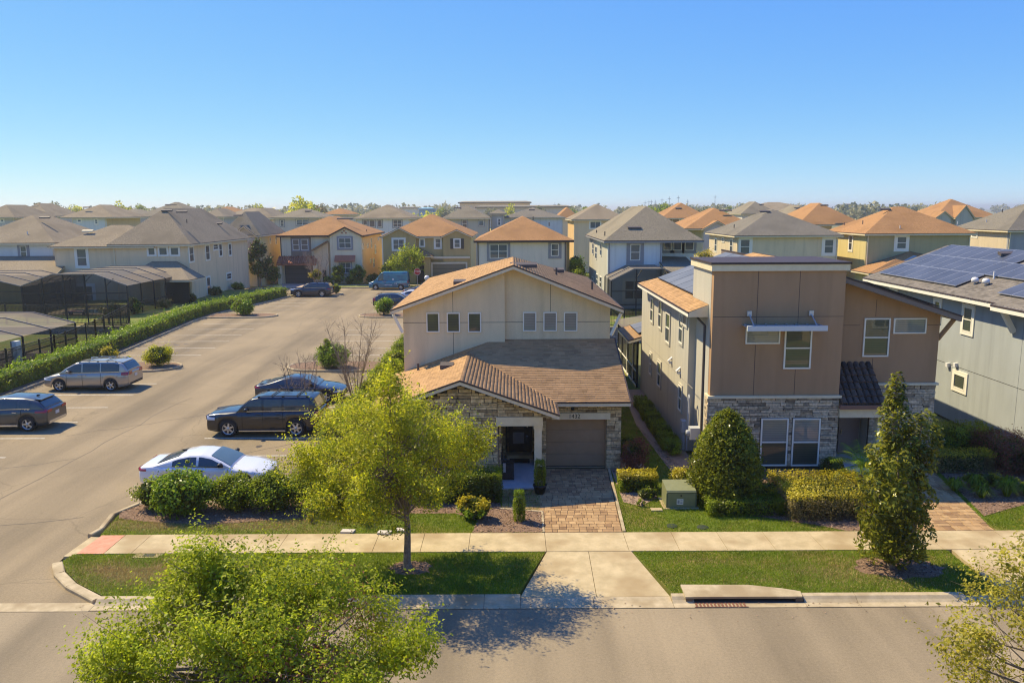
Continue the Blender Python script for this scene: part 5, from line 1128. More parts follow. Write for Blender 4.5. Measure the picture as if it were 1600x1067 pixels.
# things inside the cages
def lounger(label, x, y, z, m):
    t = thing('pool_lounger', label, 'lounger', (x, y, z)); b = MB(); b.box(x-.9, x+.5, y-.3, y+.3, z+.3, z+.38); b.prism([(x+.5, y-.3, z+.3), (x+.5, y+.3, z+.3), (x+1.0, y+.3, z+.75), (x+1.0, y-.3, z+.75)], (0, 0, .08)); b.build('cushion', m, t)
    for dx in (-.8, .45): b = MB(); b.box(x+dx-.03, x+dx+.03, y-.27, y+.27, z, z+.3); b.build('leg', m_black, t)
b = MB(); b.box(-46, -38, 77, 82, .74, .79); b.build('pool_deck', m_conc, None, 'structure'); b = MB(); b.box(-44.6, -39.4, 78, 81, .76, .8); b.build('pool_water', mat('pool_blue', (.06, .16, .17), rough=.05, spec=.6), None, 'structure')
lounger('red and white pool lounger behind the black fence', -42.0, 76.7, .78, mat('pool_red', (.5, .12, .12), (.7, .65, .6), 3.)); 
o = MB(); o.tube((12.6, 72.4, 1.2), (12.6, 72.4, 1.5), .25, .3, 10); o.lathe((12.6, 72.4, 1.5), [(.12, 0), (.2, .35), (.22, .8), (.12, 1.2), (0, 1.25)], 10); o = o.build('patio_statue', m_white, None, loc=(12.6, 72.4, 1.2)); tagp(o, 'white figure shaped ornament inside the pool cage of the pale blue house', 'ornament')
# ------------------------------------------------------------------ fences and retaining walls
def fence(label, pts, h=1.25, post=1.9, pk=.12, zf=None):
    f = thing('metal_fence', label, 'fence', pts[0]); bp = MB()
    for a, c in zip(pts[:-1], pts[1:]):
        a, c = Vector(a), Vector(c); L = (c-a).length; d = (c-a)/L; n = max(1, round(L/post))
        for i in range(n+1):
            p = a+d*(L*i/n); b = MB(); b.box(p.x-.045, p.x+.045, p.y-.045, p.y+.045, p.z-.3, p.z+h+.12); b.build('post', m_black, f)
        for z in (.12, h-.18, h): b = MB(); b.bar(a+UZ*z, c+UZ*z, .035, .045); b.build('rail', m_black, f)
        for i in range(int(L/pk)): p = a+d*(i*pk); bp.box(p.x-.011, p.x+.011, p.y-.011, p.y+.011, p.z+.08, p.z+h-.02)
    bp.build('pickets', m_black, f, 'stuff'); return f
fence('black metal picket fence on the retaining wall before the pool cage', [(-62, 71.2, .75), (-34.0, 70.2, .75)], 1.7); fence('black metal picket fence along the hedge beside the near pool cage', [(-32.5, 43, .15), (-32.6, 56, .15), (-33.3, 63, .3), (-34.0, 70.0, .75)], 1.75)
fence('black metal picket fence on the block wall behind the beige house', [(-8.2, 64.25, 1.2), (40, 64.25, 1.2)])
def block_wall(label, x0, x1, y, z0, z1, seen, m, mc):
    w = thing('retaining_wall', label, 'wall', ((x0+x1)/2, y, z0)); bb = MB(); r = random.Random(4); me = unit_stone('block', m, 3, .04, .02); rows = max(2, round((z1-z0)/.2)); h = (z1-z0)/rows
    for j in range(rows):
        x = x0-(.2 if j % 2 else 0)
        while x < x1:
            a, c = max(x, x0), min(x+.42, x1)
            if c-a > .05:
                if seen[0] <= a and c <= seen[1]: piece('block', me, w, ((a+c)/2, y+.15, z0+h*(j+.5)), (c-a-.015, .34, h-.015))
                else: bb.box(a+.007, c-.007, y, y+.3, z0+h*j, z0+h*(j+1)-.012)
            x += .42
    bb.build('block_infill', m, w, 'stuff'); b = MB(); b.box(x0, x1, y-.04, y+.36, z1, z1+.08); b.build('cap', mc, w)
    b = MB(); b.box(x0, x1, y+.06, y+.31, z0, z1); b.build('core', m_mortar, w)
m_blk = mat('wall_block', (.20, .175, .145), (.33, .295, .25), 4., .9, .5, 30., objrand=1, c3=(.26, .23, .19), big=.5)
block_wall('grey block retaining wall with lawn on top behind the beige house', -8.2, 30, 63.85, -.05, 1.12, (4.2, 9.6), m_blk, m_blk)
block_wall('low block retaining wall with pale cap before the fenced pool cage', -62, -34.2, 69.2, -.05, .66, (-40.6, -34.2), m_blk, m_conc)
b = MB(); b.prism([(-33.9, 44, -.05), (-33.7, 44, -.05), (-33.9, 69.4, -.05), (-34.15, 69.4, -.05)], (0, 0, .4)); o = b.build('garden_wall', m_conc, None, loc=(-33.9, 57, 0)); tagp(o, 'low pale concrete wall cap running along the hedge below the picket fence', 'wall')
# ------------------------------------------------------------------ the far distance
def farbox(name, label, px0, px1, pyt, Y, depth, m, roof, cat='building', wins=0, z0=0):
    x0, z1 = V(px0, pyt, Y); x1 = V(px1, pyt, Y)[0]; t = thing(name, label, cat, ((x0+x1)/2, Y, 0)); b = MB(); b.box(x0, x1, Y, Y+depth, -1, z1-.8); b.build('wall', m, t)
    b = MB(); b.prism([(x0-1, Y-1, z1-.8), (x1+1, Y-1, z1-.8), (x1-2, Y-1+depth/2, z1), (x0+2, Y-1+depth/2, z1)], (0, 0, .5)); b.box(x0-1, x1+1, Y-1, Y+depth+1, z1-1.1, z1-.5); b.build('roof', roof, t)
    for k in range(wins):
        xx = x0+(x1-x0)*(k+.5)/wins; b = MB(); b.box(xx-.9, xx+.9, Y-.2, Y+.1, z1*.45, z1*.45+1.8); b.build('window', g_dark, t)
    return t
farbox('apartment_building', 'long pinkish apartment block on the horizon behind the grey roofs', 718, 828, 315.5, 520, 30, m_ext['tan'], sh_tn, wins=14)
b = V(745, 324, 519); 
farbox('low_building', 'low white building strip below the pinkish apartment block', 745, 890, 322.5, 480, 14, m_ext['white'], sh_gr)
farbox('warehouse', 'low blue roofed warehouse beside the dry yellow field', 655, 677, 325.5, 640, 20, mat('far_blue', (.12, .35, .48)), mat('far_blue_roof', (.18, .42, .55)))
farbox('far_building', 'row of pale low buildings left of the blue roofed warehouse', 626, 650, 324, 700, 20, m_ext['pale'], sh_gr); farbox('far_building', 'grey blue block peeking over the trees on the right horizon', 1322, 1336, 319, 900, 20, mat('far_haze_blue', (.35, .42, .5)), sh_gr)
for k, (px, py) in enumerate(((1008, 314), (1014, 312.5), (1018, 312.5), (1024, 313), (1034.5, 309.5), (1046, 307.5), (1060, 306), (1074.5, 311.5), (1117.5, 305), (905, 319), (867, 317))):
    x, z = V(px, py, 700); b = MB(); b.tube((x, 700, -.1), (x, 700, z), .28, .14, 6); b.box(x-1.3, x+1.3, 699.9, 700.1, z-2, z-1.7); o = b.build('mast', mat('mast_grey', (.22, .24, .26)), None, loc=(x, 700, 0)); tagp(o, ('leftmost thin mast of the dense group on the right horizon', 'second thin mast from the left in the dense group', 'third thin mast from the left in the dense group', 'fourth thin mast, low, before the gap left of the brown hip roof', 'thin mast between the dense group and the brown hip roof', 'taller thin mast just left of the brown hip roof', 'thick tall mast rising behind the peak of the brown hip roof', 'thin mast just right of the brown hip roof', 'lone tall mast right of the orange gable house', 'lone short mast above the small orange roofed house', 'lone short mast by the dark grey hip roof')[k], 'mast', 'masts along the horizon')
# ================================================================== vehicles
def paint(name, c, metal=.3, rough=.28, c2=None): return mat(name, c, c2, 2.2, rough, metal=metal, coat=1., spec=.5)
m_cglass = glass_mat('car_glass', (.012, .017, .018)); m_cglass.node_tree.nodes['Principled BSDF'].inputs['Coat Roughness'].default_value = .02
m_shield = glass_mat('windshield_glass', (.06, .085, .075)); m_tyre = mat('tyre', (.018, .018, .018), rough=.8); m_rim = mat('alloy', (.55, .55, .53), rough=.3, metal=.8)
m_rimd = mat('alloy_dark', (.06, .06, .06), rough=.4, metal=.5); m_tail = mat('tail_lamp', (.35, .012, .015), rough=.15, coat=1.); m_head = mat('head_lamp', (.60, .62, .63), rough=.1, coat=1.)
m_trimb = mat('car_trim', (.02, .02, .021), rough=.55); m_chr = mat('chrome_trim', (.62, .62, .6), rough=.2, metal=.9); m_plate = mat('number_plate', (.62, .64, .60), rough=.5)
m_seamc = mat('door_seam', (.008, .008, .008), rough=1.)
def wheel_mesh(r, w, spokes, rim, key, cache={}):
    if key in cache: return cache[key]
    t = MB(); prof = [(r*.66, w/2-.02), (r*.72, w/2), (r*.93, w/2), (r, w/2-.045), (r, -w/2+.045), (r*.93, -w/2), (r*.6, -w/2)]
    n = 28; t.grid([[(q*cos(2*pi*i/n), -yy, q*sin(2*pi*i/n)) for i in range(n)] for q, yy in prof], 0, True, True); tm = t.mesh('tyre', m_tyre)
    b = MB(); y = -w/2+.03
    b.grid([[(q*cos(2*pi*i/n), yy, q*sin(2*pi*i/n)) for i in range(n)] for q, yy in ((r*.68, y-.02), (r*.64, y-.015), (r*.60, y+.05))], 0, True, True)
    b.grid([[(q*cos(2*pi*i/12), yy, q*sin(2*pi*i/12)) for i in range(12)] for q, yy in ((r*.2, y+.03), (r*.17, y-.012), (0.001, y-.018))], 0, True, True)
    for k in range(spokes):
        a = 2*pi*k/spokes+.3; ca, sa = cos(a), sin(a); w0, w1 = r*.12, r*.085
        P = lambda q, s, yy: (q*ca-s*sa, yy, q*sa+s*ca)
        b.prism([P(r*.14, -w0, y-.012), P(r*.62, -w1, y-.004), P(r*.62, w1, y-.004), P(r*.14, w0, y-.012)], (0, .03, 0))
    rm = b.mesh('rim', rim); d = MB(); d.grid([[(q*cos(2*pi*i/n), y+.06, q*sin(2*pi*i/n)) for i in range(n)] for q in (.001, r*.62)], 0, False, True); dm = d.mesh('brake_disc', m_trimb)
    cache[key] = (tm, rm, dm); return cache[key]
def car(label, cat, cx, cy, yaw, P, pm, group='cars on the parking lot', z=.004):
    """body from measured side profile; local x runs from nose (s=0) to tail, yaw 0 = nose towards +x"""
    L, Wd, Hh = P['L'], P['W'], P['H']; hw = Wd/2; root = thing(P['name'], label, cat, (0, 0, 0), group); RR_ = P['r']; ws = P['wheels']
    ip = lambda pts, s: float(np.interp(s, [p[0] for p in pts], [p[1] for p in pts]))
    top = lambda s: ip(P['top'], s); T = lambda s: ip(P['roof'], s)
    sm_ = lambda f, s, h=.05: (f(s-h)+2*f(s)+f(s+h))/4
    def wid(s):
        a = min(1, max(0, s/.55)); c = min(1, max(0, (L-s)/P.get('tail', .4))); return hw*(P.get('nose', .78)+(1-P.get('nose', .78))*sqrt(1-(1-a)**2))*(.88+.12*sqrt(1-(1-c)**2))
    def zb(s):
        b_ = .24+.10*max(0, 1-s/.5)+.14*max(0, 1-(L-s)/.6)
        for wx in ws:
            R = RR_+.065; d = abs(s-wx)
            if d < R: b_ = max(b_, RR_+sqrt(R*R-d*d))
        return b_
    ss = set(np.linspace(0, L, 44).round(3))
    for wx in ws:
        for k in range(-8, 9): ss.add(round(wx+(RR_+.065)*sin(k*pi/16), 3))
    for k in (.02, .06, .12): ss.add(k); ss.add(round(L-k, 3))
    ss = sorted(ss); belt_ = lambda s: top(s)-.05
    def section(s):
        w = wid(s); zt_, z0 = sm_(top, s), zb(s); z0 = min(z0, zt_-.12); H_ = zt_-z0
        return [(w*.93, z0), (w*.985, z0+H_*.12), (w, z0+H_*.45), (w*.985, z0+H_*.72), (w*.955, zt_-.06 if H_ > .2 else zt_-.03), (w*.90, zt_-.012), (w*.6, zt_+.012), (0, zt_+.022)]
    b = MB(); rows = []
    for s in ss:
        q = section(s); row = [(L/2-s, y, z_) for y, z_ in q]+[(L/2-s, -y, z_) for y, z_ in q[-2::-1]]; rows.append(row)
    b.grid(rows, 0, True); b.face(rows[0]); b.face(rows[-1][::-1]); body = b.build('body', pm, root, weld=True)
    b = MB(); b.box(-L/2+.35, L/2-.45, -hw+.3, hw-.3, .2, .56)
    for wx in ws: b.box(L/2-wx-RR_-.06, L/2-wx+RR_+.06, -hw+.06, hw-.06, RR_+.1, min(RR_*2+.1, top(wx)-.14))
    b.build('underbody', m_trimb, root)
    # cabin
    g0, g1 = P['roof'][0][0], P['roof'][-1][0]; Hmax = max(p[1] for p in P['roof']); wr = hw*P.get('wr', .74)
    hwz = lambda s, z_: wid(s)*.925+(wr-hw*.925)*min(1, max(0, (z_-top(s))/(Hmax-top(s)+1e-6)))**1.25
    gs = sorted(set(np.linspace(g0, g1, 40).round(3))|{round(p[0], 3) for p in P['roof']})
    def gsec(s):
        t_, b_ = max(sm_(T, s, .04) if g0+.06 < s < g1-.06 else T(s), top(s)-.02), top(s)-.03; out = []
        for k in (0, .3, .6, .85): zz = b_+(t_-.035-b_)*k; out.append((hwz(s, zz), zz))
        wt = hwz(s, t_); out += [(wt-.005, t_-.04), (wt-.05, t_-.008), (wt*.6, t_+.018), (0, t_+.026)]; return out
    b = MB(); rows = []
    for s in gs:
        q = gsec(s); rows.append([(L/2-s, y, z_) for y, z_ in q]+[(L/2-s, -y, z_) for y, z_ in q[-2::-1]])
    b.grid(rows, 0, True); b.face(rows[0]); b.face(rows[-1][::-1]); cab = b.build('cabin', P.get('cabmat', pm), root, weld=True)
    def screen(name, sa, sb, mt, k=.9):
        b = MB(); rows = []
        for s in np.linspace(sa, sb, 9):
            t_ = T(s); wt = hwz(s, t_)*k; rows.append([(L/2-s+(.012 if s < L/2 else -.012), wt*u, t_+.018*(1-u*u)+.016) for u in np.linspace(-1, 1, 9)])
        b.grid(rows, 0, True); return b.build(name, mt, cab)
    if 'ws' in P: screen('windshield', P['ws'][0], P['ws'][1], m_shield)
    if 'rs' in P: screen('rear_window', P['rs'][0], P['rs'][1], m_cglass, .84)
    for side in (1, -1):
        for sa, sb in P['glass']:
            b = MB(); rows = []
            for s in np.linspace(sa, sb, 14):
                z0_, z1_ = top(s)+.03, T(s)-.085
                if z1_ < z0_+.01: z1_ = z0_+.01
                rows.append([(L/2-s, side*(hwz(s, zz)+.012), zz) for zz in np.linspace(z0_, z1_, 5)])
            b.grid(rows, 0, True); b.build('side_window', m_cglass, cab)
        # window line trim, seams, handles, mirrors
        b = MB(); sa, sb = P['glass'][0][0], P['glass'][-1][1]
        pts = [(L/2-s, side*(hwz(s, top(s)+.02)+.018), top(s)+.015) for s in np.linspace(sa, sb, 8)]
        for p, q in zip(pts[:-1], pts[1:]): b.bar(p, q, .012, .03)
        b.build('window_trim', P.get('line', m_trimb), body)
        b = MB()
        for s in P['seams']:
            q = section(s); pts = [(L/2-s, side*(y+.004), z_) for y, z_ in q[0:5]]
            for p, r_ in zip(pts[:-1], pts[1:]): b.bar(p, r_, .012, .012)
        b.build('door_seam', m_seamc, body)
        for s in P['handles']:
            b = MB(); q = section(s); zz = top(s)-.14; b.box(L/2-s-.11, L/2-s+.11, side*q[3][0] if side > 0 else -q[3][0]-.035, side*q[3][0]+.035 if side > 0 else -q[3][0], zz-.018, zz+.018); b.build('door_handle', P.get('hmat', m_chr), body)
        s = P['mirror']; b = MB(); y0 = hwz(s, top(s)+.1); n = 8
        b.grid([[(L/2-s+.10*cos(2*pi*i/n)*k, side*(y0+yy), top(s)+.12+.085*sin(2*pi*i/n)*k) for i in range(n)] for yy, k in ((.05, .3), (.07, .9), (.16, 1), (.24, .85), (.26, .3))], 0, True, True)
        b.box(L/2-s-.03, L/2-s+.03, min(side*(y0-.03), side*(y0+.08)), max(side*(y0-.03), side*(y0+.08)), top(s)+.03, top(s)+.09); b.build('wing_mirror', P.get('mmat', pm), body)
        # lamps
        for nm, mt, (sa, sb, za, zb_) in (('headlight', m_head, P['head']), ('taillight', m_tail, P['tail_l'])):
            b = MB(); rows = []
            for s in np.linspace(sa, sb, 7):
                w = wid(s); rows.append([(L/2-s, side*(w*(.985 if k < 2 else .955 if k == 2 else .9)+.010), za+(zb_-za)*k/3) for k in range(4)])
            b.grid(rows, 0, True)
            s = 0. if sa < L/2 else L; w = wid(s); x = L/2-s; e = .012 if s == 0. else -.012
            for k in range(3): b.face([(x+e, side*w*(.52), za+(zb_-za)*k/3), (x+e, side*w*.99, za+(zb_-za)*k/3), (x+e, side*w*.99, za+(zb_-za)*(k+1)/3), (x+e, side*w*.52, za+(zb_-za)*(k+1)/3)])
            b.build(nm, mt, body)
        b = MB(); pts = [(L/2-s, side*(wid(s)*.965), .30) for s in np.linspace(ws[0]+RR_+.1, ws[1]-RR_-.1, 4)]
        for p, q in zip(pts[:-1], pts[1:]): b.bar(p, q, .07, .08 if not P.get('step') else .05)
        b.build('side_sill', m_chr if P.get('step') else P.get('sill', m_trimb), body)
        if P.get('rails'):
            b = MB(); s0, s1 = P['rails']; pts = [(L/2-s, side*(wr-.06), T(s)+.06) for s in np.linspace(s0, s1, 5)]
            for p, q in zip(pts[:-1], pts[1:]): b.bar(p, q, .04, .035)
            for s in (s0, (s0+s1)/2, s1): b.box(L/2-s-.06, L/2-s+.06, side*(wr-.06)-.02, side*(wr-.06)+.02, T(s)-.01, T(s)+.06)
            b.build('roof_rail', P.get('railmat', m_trimb), cab)
        for wx in ws:
            tm, rm, dm = wheel_mesh(RR_, .235, P.get('spokes', 6), P.get('rim', m_rim), (RR_, P.get('spokes', 6), P.get('rim', m_rim).name))
            w_ = bpy.data.objects.new('wheel', tm); COL.objects.link(w_); w_.parent = root; w_.location = (L/2-wx, side*(wid(wx)-.12), RR_); w_.rotation_euler = (0, wx*3, pi if side > 0 else 0)
            for me in (rm, dm): o = bpy.data.objects.new(me.name.split('.')[0], me); COL.objects.link(o); o.parent = w_
    for s in P.get('bars', ()):
        b = MB(); b.bar((L/2-s, -wr+.06, T(s)+.075), (L/2-s, wr-.06, T(s)+.075), .05, .03); b.build('cross_bar', m_trimb, cab)
    w0, wL = wid(0), wid(L)
    z0_ = P['grille']; b = MB(); b.box(L/2, L/2+.015, -w0*.5, w0*.5, z0_[0], z0_[1])
    for k in range(3): zz = z0_[0]+(z0_[1]-z0_[0])*(k+.5)/3; b.box(L/2+.015, L/2+.022, -w0*.48, w0*.48, zz-.012, zz+.012)
    b.build('grille', m_trimb, body)
    b = MB(); b.box(-L/2-.016, -L/2, -.16, .16, P['plate'], P['plate']+.16); b.build('number_plate', m_plate, body)
    b = MB(); b.box(-L/2-.012, -L/2+.3, -wL*.9, wL*.9, .36, .5); b.box(L/2-.3, L/2+.012, -w0*.85, w0*.85, .33, .42); b.build('bumper_trim', P.get('bump', m_trimb), body)
    if P.get('spoiler'): b = MB(); s = P['spoiler']; b.prism([(L/2-s, -wr*.9, T(s)+.0), (L/2-s-.28, -wr*.86, T(s)-.04), (L/2-s-.28, wr*.86, T(s)-.04), (L/2-s, wr*.9, T(s)+.0)], (0, 0, .035)); b.build('spoiler', P.get('cabmat', pm), cab)
    if P.get('antenna'): b = MB(); s = P['antenna']; b.prism([(L/2-s, -.03, T(s)+.02), (L/2-s, .03, T(s)+.02), (L/2-s-.16, 0, T(s)+.02)], (-.07, 0, .06)); b.build('antenna_fin', m_trimb, cab)
    if P.get('extra'): P['extra'](root, body, cab, locals())
    root.location = (cx, cy, z); root.rotation_euler = (0, 0, yaw); return root
MINIVAN = dict(name='minivan', L=5.17, W=2.0, H=1.78, r=.36, wheels=(.97, 4.06), top=[(0, .70), (.1, .82), (.5, .95), (1.0, 1.06), (1.6, 1.10), (4.9, 1.16), (5.1, 1.13), (5.17, 1.05)],
    roof=[(1.0, 1.07), (1.35, 1.36), (1.95, 1.68), (2.5, 1.75), (4.3, 1.74), (4.7, 1.69), (4.85, 1.58), (5.1, 1.18)], ws=(1.12, 1.93), rs=(4.78, 5.06), glass=[(1.5, 2.35), (2.43, 3.45), (3.53, 4.62)], seams=(1.45, 2.4, 3.5), handles=(2.25, 2.55), mirror=1.62,
    head=(.04, .6, .68, .80), tail_l=(4.75, 5.15, .98, 1.16), rails=(2.2, 4.4), bars=(2.7, 3.8), railmat=m_chr, grille=(.42, .6), plate=.78, spoiler=4.5, line=m_chr, spokes=5, wr=.78)
SUVM = dict(name='compact_suv', L=4.66, W=1.87, H=1.66, r=.37, wheels=(.9, 3.66), top=[(0, .72), (.08, .88), (.5, 1.0), (1.05, 1.08), (1.7, 1.07), (4.0, 1.13), (4.55, 1.10), (4.66, 1.0)],
    roof=[(1.1, 1.08), (1.5, 1.36), (2.0, 1.58), (2.5, 1.64), (3.5, 1.61), (4.0, 1.54), (4.2, 1.45), (4.52, 1.12)], ws=(1.2, 1.98), rs=(4.06, 4.48), glass=[(1.6, 2.3), (2.38, 3.2), (3.3, 3.85)], seams=(1.5, 2.34, 3.4), handles=(2.2, 3.1), mirror=1.68,
    head=(.04, .45, .72, .82), tail_l=(4.1, 4.64, .93, 1.07), grille=(.5, .72), plate=.72, spoiler=4.0, line=m_chr, spokes=5, wr=.75, antenna=3.7, bump=m_chr, sill=m_chr)
SUVL = dict(name='large_suv', L=5.4, W=2.03, H=1.92, r=.41, wheels=(1.02, 4.25), top=[(0, .85), (.05, 1.06), (.6, 1.14), (1.35, 1.20), (1.9, 1.22), (5.2, 1.26), (5.4, 1.2)],
    roof=[(1.4, 1.2), (1.7, 1.5), (2.15, 1.80), (2.6, 1.88), (4.8, 1.87), (5.1, 1.80), (5.32, 1.28)], ws=(1.5, 2.12), rs=(5.12, 5.3), glass=[(1.85, 2.65), (2.75, 3.6), (3.7, 4.9)], seams=(1.72, 2.7, 3.65), handles=(2.5, 3.45), mirror=1.95,
    head=(.03, .42, .84, 1.04), tail_l=(5.15, 5.38, 1.0, 1.25), rails=(2.5, 4.8), bars=(3.1, 4.3), grille=(.62, 1.0), plate=.85, step=True, line=m_chr, spokes=6, wr=.80, nose=.9, tail=.3, hmat=m_trimb)
SEDAN = dict(name='sedan', L=4.92, W=1.86, H=1.43, r=.335, wheels=(.95, 3.75), top=[(0, .58), (.08, .70), (.6, .84), (1.4, .95), (2.0, .97), (3.6, 1.0), (4.3, 1.03), (4.8, 1.01), (4.92, .93)],
    roof=[(1.35, .95), (1.7, 1.14), (2.15, 1.34), (2.55, 1.41), (3.0, 1.41), (3.4, 1.34), (3.85, 1.2), (4.35, 1.03)], ws=(1.42, 2.2), rs=(3.42, 4.24), glass=[(1.68, 2.62), (2.72, 3.62)], seams=(1.5, 2.67, 3.6), handles=(2.5, 3.4), mirror=1.75,
    head=(.03, .5, .60, .72), tail_l=(4.6, 4.9, .84, .96), grille=(.38, .58), plate=.62, spokes=5, wr=.70, antenna=3.35, mmat=m_trimb, hmat=m_trimb, nose=.74)
VAN = dict(name='cargo_van', L=5.4, W=2.0, H=2.45, r=.35, wheels=(.95, 4.4), top=[(0, .75), (.1, .95), (.75, 1.2), (1.2, 1.25), (5.35, 1.25), (5.4, 1.2)],
    roof=[(.75, 1.2), (1.15, 1.6), (1.75, 2.3), (2.1, 2.42), (5.1, 2.44), (5.3, 2.38), (5.38, 1.26)], ws=(.85, 1.72), glass=[(1.35, 2.05)], seams=(1.2, 2.15, 3.4), handles=(2.0, 2.3), mirror=1.3, head=(.05, .45, .78, .98), tail_l=(5.3, 5.39, .9, 1.3), grille=(.5, .7), plate=.7, spokes=6, wr=.86, nose=.8, tail=.2)
JEEP = dict(SUVM, name='compact_suv', tail_l=(4.35, 4.62, .85, 1.2)); CUV = dict(SUVL, name='large_suv', L=5.05, wheels=(.98, 3.95), top=[(0, .8), (.05, .98), (.6, 1.06), (1.3, 1.1), (4.9, 1.16), (5.05, 1.1)], roof=[(1.3, 1.1), (1.7, 1.42), (2.1, 1.65), (2.6, 1.74), (4.3, 1.72), (4.7, 1.62), (4.98, 1.18)], ws=(1.4, 2.07), rs=(4.7, 4.93), glass=[(1.75, 2.5), (2.6, 3.4), (3.5, 4.5)], seams=(1.65, 2.55, 3.45), handles=(2.4, 3.25), mirror=1.85, tail_l=(4.6, 5.02, .95, 1.12), step=False, rails=(2.4, 4.3), bars=())
p_silver = paint('paint_silver', (.42, .37, .29), .5); p_grey = paint('paint_gunmetal', (.055, .06, .062), .4); p_white = paint('paint_white', (.74, .74, .73), 0.); p_black = paint('paint_black', (.008, .008, .012), .1); p_char = paint('paint_charcoal', (.035, .04, .048), .4); p_navy = paint('paint_navy', (.025, .028, .045), .3)
p_wrap = paint('wrap_blue', (.008, .10, .20), 0., .4, (.02, .24, .30)); p_grey2 = paint('paint_grey', (.12, .12, .125), .4)
car('silver minivan with roof bars parked nose to the hedge', 'minivan', -25.55, 47.65, pi, MINIVAN, p_silver)
car('dark grey compact suv cut by the left edge, its red rear lamp towards the aisle', 'suv', -25.1, 38.75, pi, SUVM, p_grey)
car('white sedan with black mirror parked behind the near hedge', 'car', -11.85, 30.1, 0, SEDAN, p_white)
car('large black suv with chrome step parked nose to the aisle, partly behind the street tree', 'suv', -11.85, 37.7, pi, SUVL, p_black)
car('charcoal sedan with rear spoiler lip and red lamp parked beyond the large black suv', 'car', -11.95, 44.35, 0, dict(SEDAN, spoiler=4.42, roof=SEDAN['roof'][:-1]+[(4.5, 1.03)]), p_char)
car('black suv with grey roof rails parked at the far end of the hedge', 'suv', -25.15, 100.2, pi, CUV, p_navy)
car('dark blue grey suv with red tail lamps behind the bush on the far kerb island', 'suv', -12.9, 87.6, 0, JEEP, p_char)
car('white sedan parked between the dark suv and the grey sedan, mostly behind the roof', 'car', -11.3, 93.6, 0, SEDAN, p_white)
car('pale grey sedan parked furthest up the row below the globe lamp', 'car', -10.9, 98.4, 0, SEDAN, p_grey2)
def wrap(root, body, cab, lc):
    L = 5.4
    def quad(name, m, pts):       # printed on the driver's side, which faces the lot
        b = MB(); n = len(pts); b.face([(L/2-s, (1.0+.016 if z_ < 1.25 else 1.0-.14*((z_-1.25)/1.17)**1.25*1.0+.0), z_) for s, z_ in pts]); b.build(name, m, body)
    w = mat('wrap_white', (.6, .66, .68), rough=.4); lt = mat('wrap_aqua', (.10, .42, .46), rough=.4, c2=(.3, .55, .55)); dk = mat('wrap_navy', (.006, .03, .09), rough=.4); tn = mat('wrap_tan', (.35, .25, .2), c2=(.2, .2, .24), scale=3.)
    quad('wrap_graphic', lt, [(3.3, 1.0), (4.3, 1.24), (5.2, 1.2), (5.3, .95), (4.95, .95), (4.0, .9)])
    quad('wrap_graphic', tn, [(4.0, .9), (5.1, .93), (5.3, .7), (4.9, .62), (4.1, .8)])
    for s, z_, h in ((3.55, .8, .22), (3.75, .75, .3), (2.6, .62, .1)): quad('wrap_print', w, [(s, z_), (s+.12, z_), (s+.12, z_+h), (s, z_+h)])
    quad('wrap_print', w, [(2.2, .62), (3.2, .62), (3.2, .70), (2.2, .70)])
    b = MB(); b.tube((L/2-3.35, .9, 1.42), (L/2-3.35, 1.0, 1.42), .14, n=14); b.build('wrap_emblem', w, body)
    for z_ in (1.62, 1.5, 1.36): b = MB(); b.box(L/2-3.0, L/2-2.3, .9, .975-(z_-1.25)*.07, z_, z_+.06); b.build('wrap_print', mat('wrap_faint', (.08, .26, .34)), body)
    b = MB(); b.box(L/2-5.2, L/2-3.7, .85, .925, 1.95, 2.02); b.build('wrap_print', mat('wrap_faint', (.08, .26, .34)), body)
car('blue cargo van covered in aqua and white advertising print, parked on the cross road', 'van', -16.75, 108.9, pi, dict(VAN, extra=wrap), p_wrap, 'vehicles on the cross road')
# ================================================================== trees, shrubs, hedges
def leafm(name, a, b, c=None, tr=.35, rough=.45, big=.9): return mat(name, a, b, 1.5, rough, c3=c, island=1, transl=tr, big=big, spec=.35, detail=3)
l_lime = leafm('leaf_lime', (.20, .28, .010), (.50, .53, .028), (.33, .40, .018), .58); l_olive = leafm('leaf_olive', (.25, .33, .010), (.66, .60, .03), (.45, .49, .018), .6); l_far = leafm('leaf_far_haze', (.19, .20, .09), (.36, .34, .17), (.26, .27, .13), .4)  # far leaves paled, distance haze put into their colour
l_yell = leafm('leaf_sparse', (.23, .24, .02), (.48, .40, .045), (.33, .32, .03), .5); l_dark = leafm('leaf_dark', (.055, .095, .009), (.16, .21, .02), (.10, .145, .014), .35, .35)
l_mid = leafm('leaf_mid', (.09, .16, .012), (.34, .39, .02), (.215, .285, .014), .55, .35); l_bright = leafm('leaf_bright', (.14, .26, .012), (.32, .42, .025), (.21, .33, .02), .45, .35)
l_gold = leafm('leaf_gold', (.34, .31, .015), (.62, .50, .03), (.46, .40, .02), .4); l_brown = leafm('leaf_brown', (.15, .12, .04), (.34, .27, .10), (.22, .18, .055)); l_red = leafm('leaf_red', (.085, .022, .016), (.38, .135, .06), (.24, .07, .04))
l_mag = leafm('leaf_magnolia', (.055, .09, .010), (.34, .32, .028), (.17, .20, .02), .4, .3); l_rust = leafm('leaf_rust', (.22, .08, .04), (.38, .18, .07), (.29, .125, .055)); l_holly = leafm('leaf_holly', (.065, .10, .010), (.32, .33, .022), (.18, .215, .015), .45, .3)
m_bark = mat('bark_grey', (.16, .12, .08), (.32, .25, .17), 14., .95, .8, 40.); m_twig = mat('twig', (.17, .13, .095), (.28, .22, .17), 8., .9); m_fill = leafm('leaf_inner', (.06, .085, .012), (.17, .19, .022), (.10, .13, .016), .35)
